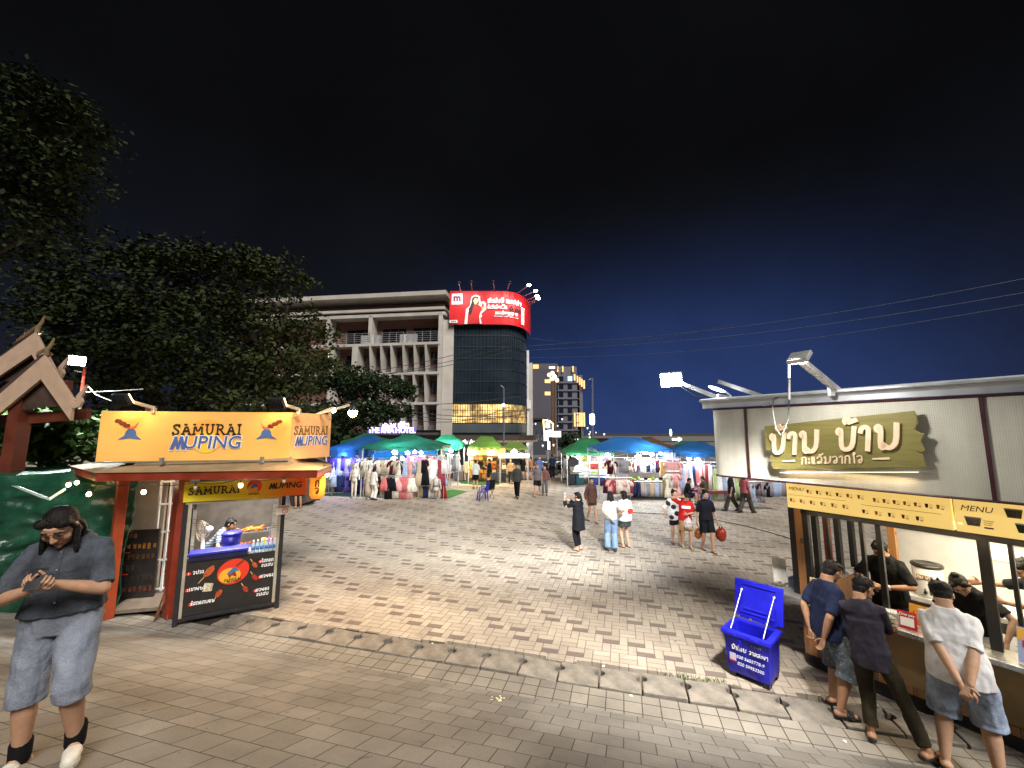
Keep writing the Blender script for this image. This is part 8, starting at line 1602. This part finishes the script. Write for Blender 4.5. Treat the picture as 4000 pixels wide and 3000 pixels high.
def crowd():
    # woman with the phone, standing up the slope
    wx, wy = -3.08, 2.92; gz = ground_z(wx, wy)
    w = person('person in dark denim shirt and pale denim shorts looking down at a phone', (wx, wy, gz+.005), R(207), 1.70, 1.10, 'fine', SK1, 6, head=(-4, 34, 4), hands=[(-.035, .285, 1.165), (.045, .30, 1.155)], elbow=[(-.75, -.25, -.6), (.75, -.25, -.6)], feet=[(-.135, .02, .02, 12), (.135, -.03, -.02, -14)], hpose=('hold', 'hold'), hdir=[(.55, .70, .25), (-.6, .65, .2)], palms=[(.35, -.5, .9), (-.35, -.5, .9)],
        top=('shirt', denim('dark', '#2a2d33', '#4a5059'), .925, .020, 'collar'), sleeve=.50, bottom=('shorts', denim('pale', '#666c78', '#868c98'), .40, .022), hair=('medium', '#120e0c', .17), shoes=('clog', (mat('clog_cream', '#cfc8ba', rough=.6), mat('clog_sole', '#bdb6a8', rough=.7)), c('#101012')))
    t = thing('mobile_phone', 'dark mobile phone held by the woman in denim', 'phone', (0, 0, 0)); k = w['k']; Mw = Matrix.Translation((wx, wy, gz)) @ Matrix.Rotation(R(207), 4, 'Z'); b = MB(); b.box((0, 0, 0), (.070, .009, .138)); b.xform(Mw @ Matrix.Translation(Vector((.005, .385, 1.235))*k) @ Matrix.Rotation(.75, 4, 'X')); b.build('body', BLACKP, t, bevel=.003); b = MB(); b.box((0, -.005, 0), (.062, .001, .126)); b.xform(Mw @ Matrix.Translation(Vector((.005, .385, 1.235))*k) @ Matrix.Rotation(.75, 4, 'X')); b.build('screen', mat('phone_screen', (.2, .22, .25), emit=.5, ecol='#cfd8e8', var=.2, rough=.1), t)
    hp, hm = w['head']; b = MB()
    for s in (-1, 1): b.tube([hp+hm @ Vector((s*.033+.024*math.cos(a), .094, .008+.02*math.sin(a))) for a in np.linspace(0, 2*math.pi, 16)], .0022, 5); b.tube([hp+hm @ Vector((s*.057, .09, .012)), hp+hm @ Vector((s*.078, .0, .01))], .0022, 5)
    b.tube([hp+hm @ Vector((-.009, .097, .012)), hp+hm @ Vector((.009, .097, .012))], .0022, 5); b.build('glasses', mat('glasses_frame', '#5a4a3a', rough=.3, metal=.5), w['root'])
    # the queue at the juice kiosk
    nv = person('person in navy polo and grey camouflage shorts waiting with hands behind the back', (3.87, 5.20, .03), R(-86), 1.70, 1.10, 'fine', SK2, 4, head=(6, 22, 0), hands=[(-.12, -.15, .84), (.12, -.17, .84)], elbow=[(-.6, -.8, 0), (.6, -.8, 0)], hpose=('grip', 'relaxed'), palms=[(.2, -1, 0), (-.2, -1, 0)], feet=[(-.10, .05, 0, 6), (.13, -.06, 0, -22)],
        top=('polo_shirt', c('#1a2138'), .80, .020, 'collar'), sleeve=.47, bottom=('shorts', patt('camo', '#4a525a', '#6f7a84', 26, (.10, .45)), .37, .034), hair=('short', '#1c1614'), shoes=('slide', (BLACKP, SOLE)))
    person('person in charcoal tee and olive trousers standing with crossed arms', (3.93, 4.70, .03), R(-47), 1.66, .90, 'fine', SK2, 4, twist=2, side=-6, head=(-30, 24, 4), hands=[(.10, .17, 1.10), (-.10, .19, 1.12)], elbow=[(-1, .0, -.3), (1, .0, -.3)], hpose=('grip', 'grip'), palms=[(0, -1, .2), (0, -1, .2)], feet=[(-.06, -.0, 0, 10), (.36, .0, 0, -35)],
        top=('t_shirt', c('#2a2730'), .74, .022), sleeve=.56, bottom=('trousers', c('#2f2a1d'), .09, .016), hair=('short', '#100d0c'), shoes=('flipflop', (mat('flip_brown', '#3a2418'), SOLE)))
    person('person in white tee and faded denim shorts holding hands behind the back', (4.40, 4.24, .03), R(-47), 1.76, 1.2, 'fine', SK3, 11, side=-5, head=(3, 24, 0), hands=[(.01, -.25, .84), (.05, -.29, .80)], elbow=[(-1, -.35, .1), (1, -.35, .1)], hpose=('grip', 'hold'), hdir=[(.5, -.35, -.8), (-.35, -.3, -.9)], palms=[(.1, -1, .2), (.1, 1, .2)], feet=[(-.16, .0, 0, 12), (.17, .03, 0, -14)],
        top=('t_shirt', cloth('white_tee', '#d4d4d6', bump=.35), .81, .018), sleeve=.46, bottom=('shorts', denim('faded', '#6b7383', '#9fb0cc'), .42, .036), hair=('short', '#0f0d0d'), shoes=('flipflop', (mat('flip_brown', '#3a2418'), SOLE)))
    # juice sellers
    p = K(.80, -.74, .2); ms = person('person in black polo and black face mask serving inside the juice kiosk', p, R(118), 1.66, 1.05, 'fine', SK2, 10, head=(8, 26, 0), hands=[(-.10, .30, 1.05), (.08, .34, 1.08)], elbow=[(-.9, -.3, -.3), (.9, -.3, -.3)], hpose=('hold', 'hold'), palms=[(.3, 0, -1), (-.3, 0, -1)], top=('polo_shirt', c('#121214'), .80, .026, 'collar'), sleeve=.5, bottom=('trousers', c('#17171b'), .09), hair=('short', '#0e0c0b'), shoes=('shoe', SOLE))
    hp, hm = ms['head']; b = MB(); b.ball((0, .055, -.055), (.062, .058, .046), 16, 10); b.xform(Matrix.Translation(hp) @ hm.to_4x4()); b.build('face_mask', c('#101013'), ms['root'], smooth=True)
    b = MB(); b.lathe([(.034, -.014), (.036, 0), (.034, .014)], n=14); wv = ms['wrist'][0]; b.xform(Matrix.Translation(wv) @ (ms['wrist'][0]-ms['elbow'][0]).to_track_quat('Z', 'Y').to_matrix().to_4x4()); b.build('wristwatch', STEEL, ms['root'], smooth=True)
    person('person with tied up hair in black tee leaning over the juice counter', K(1.55, -.66, .2), R(128), 1.58, .95, 'fine', SK3, 32, head=(10, 18, 12), hands=[(-.30, .36, .86), (.14, .44, .84)], elbow=[(-.9, -.2, .2), (.9, -.3, .2)], hpose=('flat', 'flat'), palms=[(0, 0, -1), (0, 0, -1)], top=('t_shirt', c('#131317'), .82, .022), sleeve=.42, bottom=('trousers', c('#17171b'), .09), hair=('bun', '#0f0b0a'), shoes=('shoe', SOLE))
    person('person in dark grey shirt reaching along the right side of the juice kiosk', K(2.16, -1.1, .2), R(70), 1.66, 1.0, 'mid', SK2, 14, head=(0, 20, 0), hands=[(-.20, .52, 1.15), (.35, .42, 1.2)], hpose=('hold', 'flat'), top=('t_shirt', c('#1b1d22'), .8, .024), bottom=('trousers', c('#17171b'), .09), hair=('short', '#14100e'), shoes=('shoe', SOLE))
    # the cook in the skewer kiosk
    q = Vector((-6.12, 8.42, .12)); g = NG('cloth_stripe'); v = g.coords(); sx = g.new('ShaderNodeSeparateXYZ'); g.L.new(v, sx.inputs[0]); g.L.new(g.mix(g.ma('LESS_THAN', g.ma('FRACT', g.ma('MULTIPLY', sx.outputs[2], 22)), .45), lin('#8f9db3'), lin('#3a4866')), g.b.inputs['Base Color']); g.b.inputs['Roughness'].default_value = .85
    person('person in striped blue top and checked skirt leaning over the skewer grill', q, R(-75), 1.52, .88, 'mid', SK3, 36, head=(0, -12, 0), hands=[(-.05, .50, 1.22), (.18, .42, .92)], elbow=[(-.6, -.1, -1), (.6, -.4, .2)], top=('t_shirt', g.m, .95, .014), sleeve=.4, bottom=('skirt', patt('check', '#8a8690', '#2a2830', 40, (.2, .4)), .42, .03), hair=('bun', '#0f0c0c'), shoes=('flipflop', SOLE))
    # three groups in the middle of the plaza
    a = person('person in long black top photographing with a raised phone', at_ground(2262, 2150), R(38), 1.60, .92, 'mid', SK3, 2, head=(14, -4, 0), hands=[(-.16, .40, 1.42), (-.02, .42, 1.40)], elbow=[(-.6, -.2, -1), (.8, -.1, -.8)], hpose=('hold', 'hold'), hdir=[(.1, .1, 1), (-.1, .1, 1)], feet=[(-.08, 0, 0, 6), (.08, .03, 0, -6)], top=('tunic', c(BLK), .58, .034), sleeve=.86, bottom=('trousers', c('#121216'), .10, .004), hair=('pony', '#0c0a0a'), shoes=('flipflop', (mat('flip_pale', '#b8a890'), SOLE)))
    t = thing('mobile_phone', 'phone held up by the photographer in black', 'phone', Vector((a['root'].location)), R(38)); b = MB(); b.box((-.09, .45, 1.48), (.15, .009, .08) if False else (.078, .009, .16)); b.build('body', BLACKP, t, bevel=.003); b = MB(); b.box((-.09, .445, 1.48), (.07, .002, .15)); b.build('screen', MATS['phone_screen'], t)
    person('person with waist long hair in white tee and blue jeans', at_ground(2390, 2152), R(-8), 1.63, .92, 'mid', SK3, 0, head=(-10, 4, 0), hands=[(-.03, -.20, .93), (.24, .08, 1.0)], elbow=[(-.8, -.6, 0), (.8, -.5, 0)], feet=[(-.11, 0, 0, 10), (.09, -.05, 0, -10)], top=('t_shirt', c(WHT), .90, .022), sleeve=.48, bottom=('trousers', denim('jeans', '#5a7391', '#7c95b2'), .06, .030), hair=('long', '#0e0b0b', .62, .02), shoes=('shoe', SOLE))
    w2 = person('person in white tee with red print and dark denim skirt', at_ground(2445, 2138), R(20), 1.60, 1.0, 'mid', SK3, 0, head=(4, 4, 0), hands=[(-.22, .18, 1.0), (.12, .22, 1.05)], feet=[(-.09, .02, 0, 8), (.10, -.0, 0, -10)], top=('t_shirt', c(WHT), .78, .03), sleeve=.46, bottom=('skirt', denim('darkskirt', '#1c2030', '#3a3f34'), .60, .01), hair=('long', '#0c0a0a', .50, .0), shoes=('flipflop', (SOLE, SOLE)))
    b = disc((0, 0), .085, frame((.06, -.20, 1.05), (-1, -.1, 0), (0, 0, 1)), 14, .07, .03); b.build('print', RED_T, w2['root'])
    person('person in open brown cardigan and shorts walking away behind the photographer', at_ground(2312, 2040), R(-165), 1.62, .9, 'mid', SK2, 3, head=(-30, 0, 0), feet=[(-.08, .22, 0, 0), (.08, -.22, .04, 0)], hands=[(-.27, -.12, .82), (.27, .14, .84)], top=('cardigan', c('#4a332c'), .72, .032), sleeve=.95, bottom=('shorts', c('#2b2a2e'), .62, .02), hair=('short', '#17110e'), shoes=('flipflop', SOLE))
    person('person in white shirt with black rings walking beside the red tee', at_ground(2642, 2125), R(172), 1.58, 1.02, 'mid', SK3, 2, head=(20, 0, 6), hands=[(-.27, .10, .86), (.32, .10, .92)], feet=[(-.07, .12, 0, 0), (.09, -.12, 0, 0)], top=('shirt', patt('rings', '#d8d8d6', '#141414', 4.5, (.30, .36)), .74, .036), sleeve=.56, bottom=('shorts', c(BLK), .58, .02), hair=('bun', '#100d0c'), shoes=('flipflop', SOLE))
    r2 = person('person in red tee and khaki shorts carrying a clear bag and wiping the brow', at_ground(2682, 2140), R(172), 1.60, .95, 'mid', SK1, 8, head=(12, 34, 0), hands=[(-.02, .24, 1.02), (.16, .20, 1.50)], elbow=[(-.8, -.3, -.4), (1, .1, .4)], hpose=('grip', 'flat'), feet=[(-.10, .08, 0, 4), (.10, -.06, 0, -6)], top=('t_shirt', c('#b81e22'), .80, .03), sleeve=.50, bottom=('shorts', c('#9c7f52'), .50, .03), hair=('short', '#1a120f'), shoes=('flipflop', (mat('flip_lime', '#7f8a2a'), mat('flip_lime', '#7f8a2a'))))
    flat([(-.12, -.03), (.12, -.05), (.12, .03), (-.12, .04)], frame((0, .155, 1.17), (-1, 0, 0), (0, .1, 1)), .02).build('print', WHT and WHITE_T, r2['root'])
    person('person in black tee and black shorts walking with a red mesh bag', at_ground(2765, 2152), R(176), 1.66, .95, 'mid', SK1, 1, head=(4, 4, 0), hands=[(-.27, .06, .82), (.24, -.04, .80)], hpose=('grip', 'relaxed'), feet=[(-.08, .16, 0, 4), (.08, -.14, .01, -4)], top=('t_shirt', c('#14171e'), .84, .026), sleeve=.5, bottom=('shorts', c('#12141a'), .50, .034), hair=('short', '#0e0c0c'), shoes=('flipflop', SOLE))
    def bag(px, py, y, col, lab, s=1, alpha=1):
        p_ = W(px, py, y); b = MB(); b.ball((0, 0, -.16*s), (.13*s, .10*s, .17*s), 12, 9); b.tube([(-.05*s, 0, -.02), (0, 0, .10*s), (.05*s, 0, -.02)], .008, 5); q = b.mesh('carrier_bag', True); wrinkle(q, .035*s, 9); q.materials.append(mat('bag'+lab[:7], col, rough=.35, var=.5, vscale=18, alpha=alpha)); o = link('carrier_bag', q); o.location = p_; tag(o, lab, 'bag')
    pm = at_ground(2765, 2152); bag(2815, 2062, pm[1]-.05, '#8a2a18', 'red mesh carrier bag hanging from the hand of the walker in black', 1.1)
    bag(2686, 2025, at_ground(2682, 2140)[1]-.32, '#c8b8b8', 'clear plastic bag of drinks held by the person in the red tee', .9, .8); bag(2726, 2065, at_ground(2682, 2140)[1]-.1, '#a05a20', 'orange and green carrier bag between the red tee and the black tee', .85)
    # walkers and shoppers further back
    def far(lab, px, py, rz, top, bottom, hair, H=1.6, tone=SK1, shoes=None, lod='far', **k): return person(lab, at_ground(px, py), R(rz), H, k.pop('fat', .97), lod, tone, k.pop('lean', 2), top=top, bottom=bottom, hair=hair, shoes=shoes or ('shoe', SOLE), **k)
    st = [(-.08, .28, 0, 0), (.08, -.26, .03, 0)]; st2 = [(-.08, -.26, .03, 0), (.08, .28, 0, 0)]
    far('person with dark backpack walking left beyond the black tee', 2862, 1998, 70, ('t_shirt', c('#26222a'), .8, .03), ('trousers', c('#3f3a38'), .07, .03), ('long', BLK, .3), 1.62, feet=st)
    far('person in pink top with long dark hair walking right beside the juice kiosk', 2915, 2005, -75, ('t_shirt', c('#b0626a'), .84, .03), ('trousers', c('#4c4744'), .06, .035), ('long', BLK, .42), 1.62, feet=st2)
    person('person in black hoodie with white print seated by the dress stall', (8.1, 19.0, 0), R(-120), 1.62, 1, 'far', SK1, 12, seat=.46, feet=[(-.1, .38, 0, 0), (.1, .42, 0, 0)], hands=[(-.1, .36, .72), (.12, .36, .72)], top=('hoodie', c('#14161c'), .50, .03), sleeve=.95, bottom=('trousers', c('#1c1f2c'), .08), hair=('short', BLK), shoes=('shoe', SOLE))
    person('person with ponytail in olive tee seated on the blue stool', tuple(G(2757, 1962)), R(95), 1.58, .95, 'far', SK1, 10, seat=.50, feet=[(-.1, .40, 0, 0), (.1, .36, 0, 0)], hands=[(-.1, .36, .72), (.12, .36, .72)], top=('t_shirt', c('#4a4a38'), .52, .02), bottom=('trousers', c('#5a6070'), .08), hair=('pony', BLK), shoes=('shoe', SOLE))
    far('person in dark grey shirt and black trousers striding across the plaza', 2020, 1945, 170, ('shirt', c('#3a3a36'), .78, .03), ('trousers', c('#101014'), .07, .02), ('short', BLK), 1.72, feet=st, sleeve=.9)
    far('person in grey tee and black shorts walking right of the striding walker', 2100, 1938, 160, ('t_shirt', c('#6a6468'), .8, .03), ('shorts', c(BLK), .52, .03), ('short', '#5a5048'), 1.68, feet=st2, shoes=('flipflop', SOLE))
    far('person in brown jacket holding a white bag beside the grey tee walker', 2128, 1935, 175, ('jacket', c('#6a4a44'), .84, .03), ('trousers', c('#5a5c68'), .1, .02), ('short', '#2a1c14'), 1.55, sleeve=.9)
    far('person in pale tee with shoulder bag and black shorts near the blue chair', 1857, 1908, 10, ('t_shirt', c('#b4bab6'), .8, .03), ('shorts', c(BLK), .5, .03), ('short', BLK), 1.68)
    far('person in black tee looking at a phone behind the blue chair', 1912, 1898, 80, ('t_shirt', c('#121216'), .82, .03), ('shorts', c('#1a1a20'), .52, .02), ('short', BLK), 1.66, hands=[(-.1, .28, 1.15), (.1, .28, 1.15)])
    far('person in white floral blouse and trousers in front of the mannequins', 1457, 1953, -35, ('blouse', patt('floral', '#d6cfc6', '#8a5a50', 30, (.12, .2)), .76, .03), ('trousers', patt('floral2', '#d6cfc6', '#8a5a50', 30, (.12, .2)), .08, .03), ('medium', '#1c120e', .2), 1.60, SK3, sleeve=.7)
    far('person in pale pink blouse and black trousers choosing clothes at the right of the stall', 1700, 1940, 75, ('blouse', c('#c9a9a2'), .82, .02), ('trousers', c('#101014'), .06, .03), ('medium', BLK, .2), 1.58, SK3, hands=[(-.1, .34, 1.15), (.1, .34, 1.1)])
    far('person in short black dress facing the hanging clothes', 1628, 1934, 5, ('dress', c('#121216'), .62, .02), None, ('medium', BLK, .2), 1.60, SK3, hands=[(-.25, .3, 1.2), (.12, .3, 1.2)])
    far('person in brown patterned outfit seen from behind in violet light', 1308, 1924, 10, ('tunic', patt('batik', '#6a5a34', '#4a3c20', 22, (.2, .4)), .5, .04), ('trousers', c('#5a4a2c'), .2, .03), ('short', BLK), 1.62)
    far('person in black tee browsing under the blue tent', 1395, 1917, 40, ('t_shirt', c('#15151c'), .8, .02), ('trousers', c('#15151c'), .06, .02), ('short', BLK), 1.66)
    for k, (px, cl, lab, dr) in enumerate(((2043, BLK, 'person in black dress in the trio by the handbag stall', 1), (2057, '#a08a6a', 'person in tan top in the middle of the trio by the handbag stall', 0), (2074, '#b8784a', 'person in orange top and dark skirt at the right of the trio', 0))): far(lab, px, 1874, 150-20*k, ('dress' if dr else 't_shirt', c(cl), .6 if dr else .88, .02), None if dr else ('skirt', c('#1c1c28'), .6, .01), ('long', BLK, .3), 1.60, SK3)
    far('person in blue shirt with arms folded behind the grey tee walker', 2108, 1878, 200, ('shirt', c('#4a5a8a'), .8, .03), ('trousers', c('#3a3a4a'), .08, .02), ('short', '#4a4038'), 1.68)
    far('person in dark blue tee and trousers near the parked motorbikes', 2158, 1868, 10, ('t_shirt', c('#1a2238'), .82, .03), ('trousers', c('#161a28'), .06, .03), ('short', BLK), 1.70)
    far('person in pale grey clothes standing left of the green tent', 2208, 1872, 60, ('shirt', c('#8a8a90'), .7, .04), ('trousers', c('#b8b4ac'), .06, .03), ('short', BLK), 1.66)
    far('person in beige lace dress at the left of the handbag stall', 1823, 1880, 20, ('dress', c('#c0a880'), .6, .02), None, ('medium', '#2a1c12', .2), 1.58, SK3)
    far('person in tan top and dark skirt blurred right of the handbags', 1995, 1890, 185, ('t_shirt', c('#a8845c'), .82, .02), ('trousers', c('#3a3634'), .1, .02), ('medium', '#2a1c12', .2), 1.60, SK3, feet=st)
    far('person in red sleeveless top behind the white lit table', 1760, 1868, 190, ('top', c('#8a2420'), .85, .02), ('trousers', c('#1c1c22'), .06), ('short', BLK), 1.60, sleeve=.15)
    far('person in dark shorts mostly hidden behind the lantern and yellow sign', 1165, 1985, 190, ('t_shirt', c('#3a3a40'), .8, .03), ('shorts', c('#20242e'), .52, .02), ('short', BLK), 1.62, shoes=('flipflop', (mat('flip_red', '#8a3038'), SOLE)))
crowd()
# ---------------------------------------------------------------- tidy up
bpy.data.scenes.remove(TMP)
bpy.context.view_layer.update()
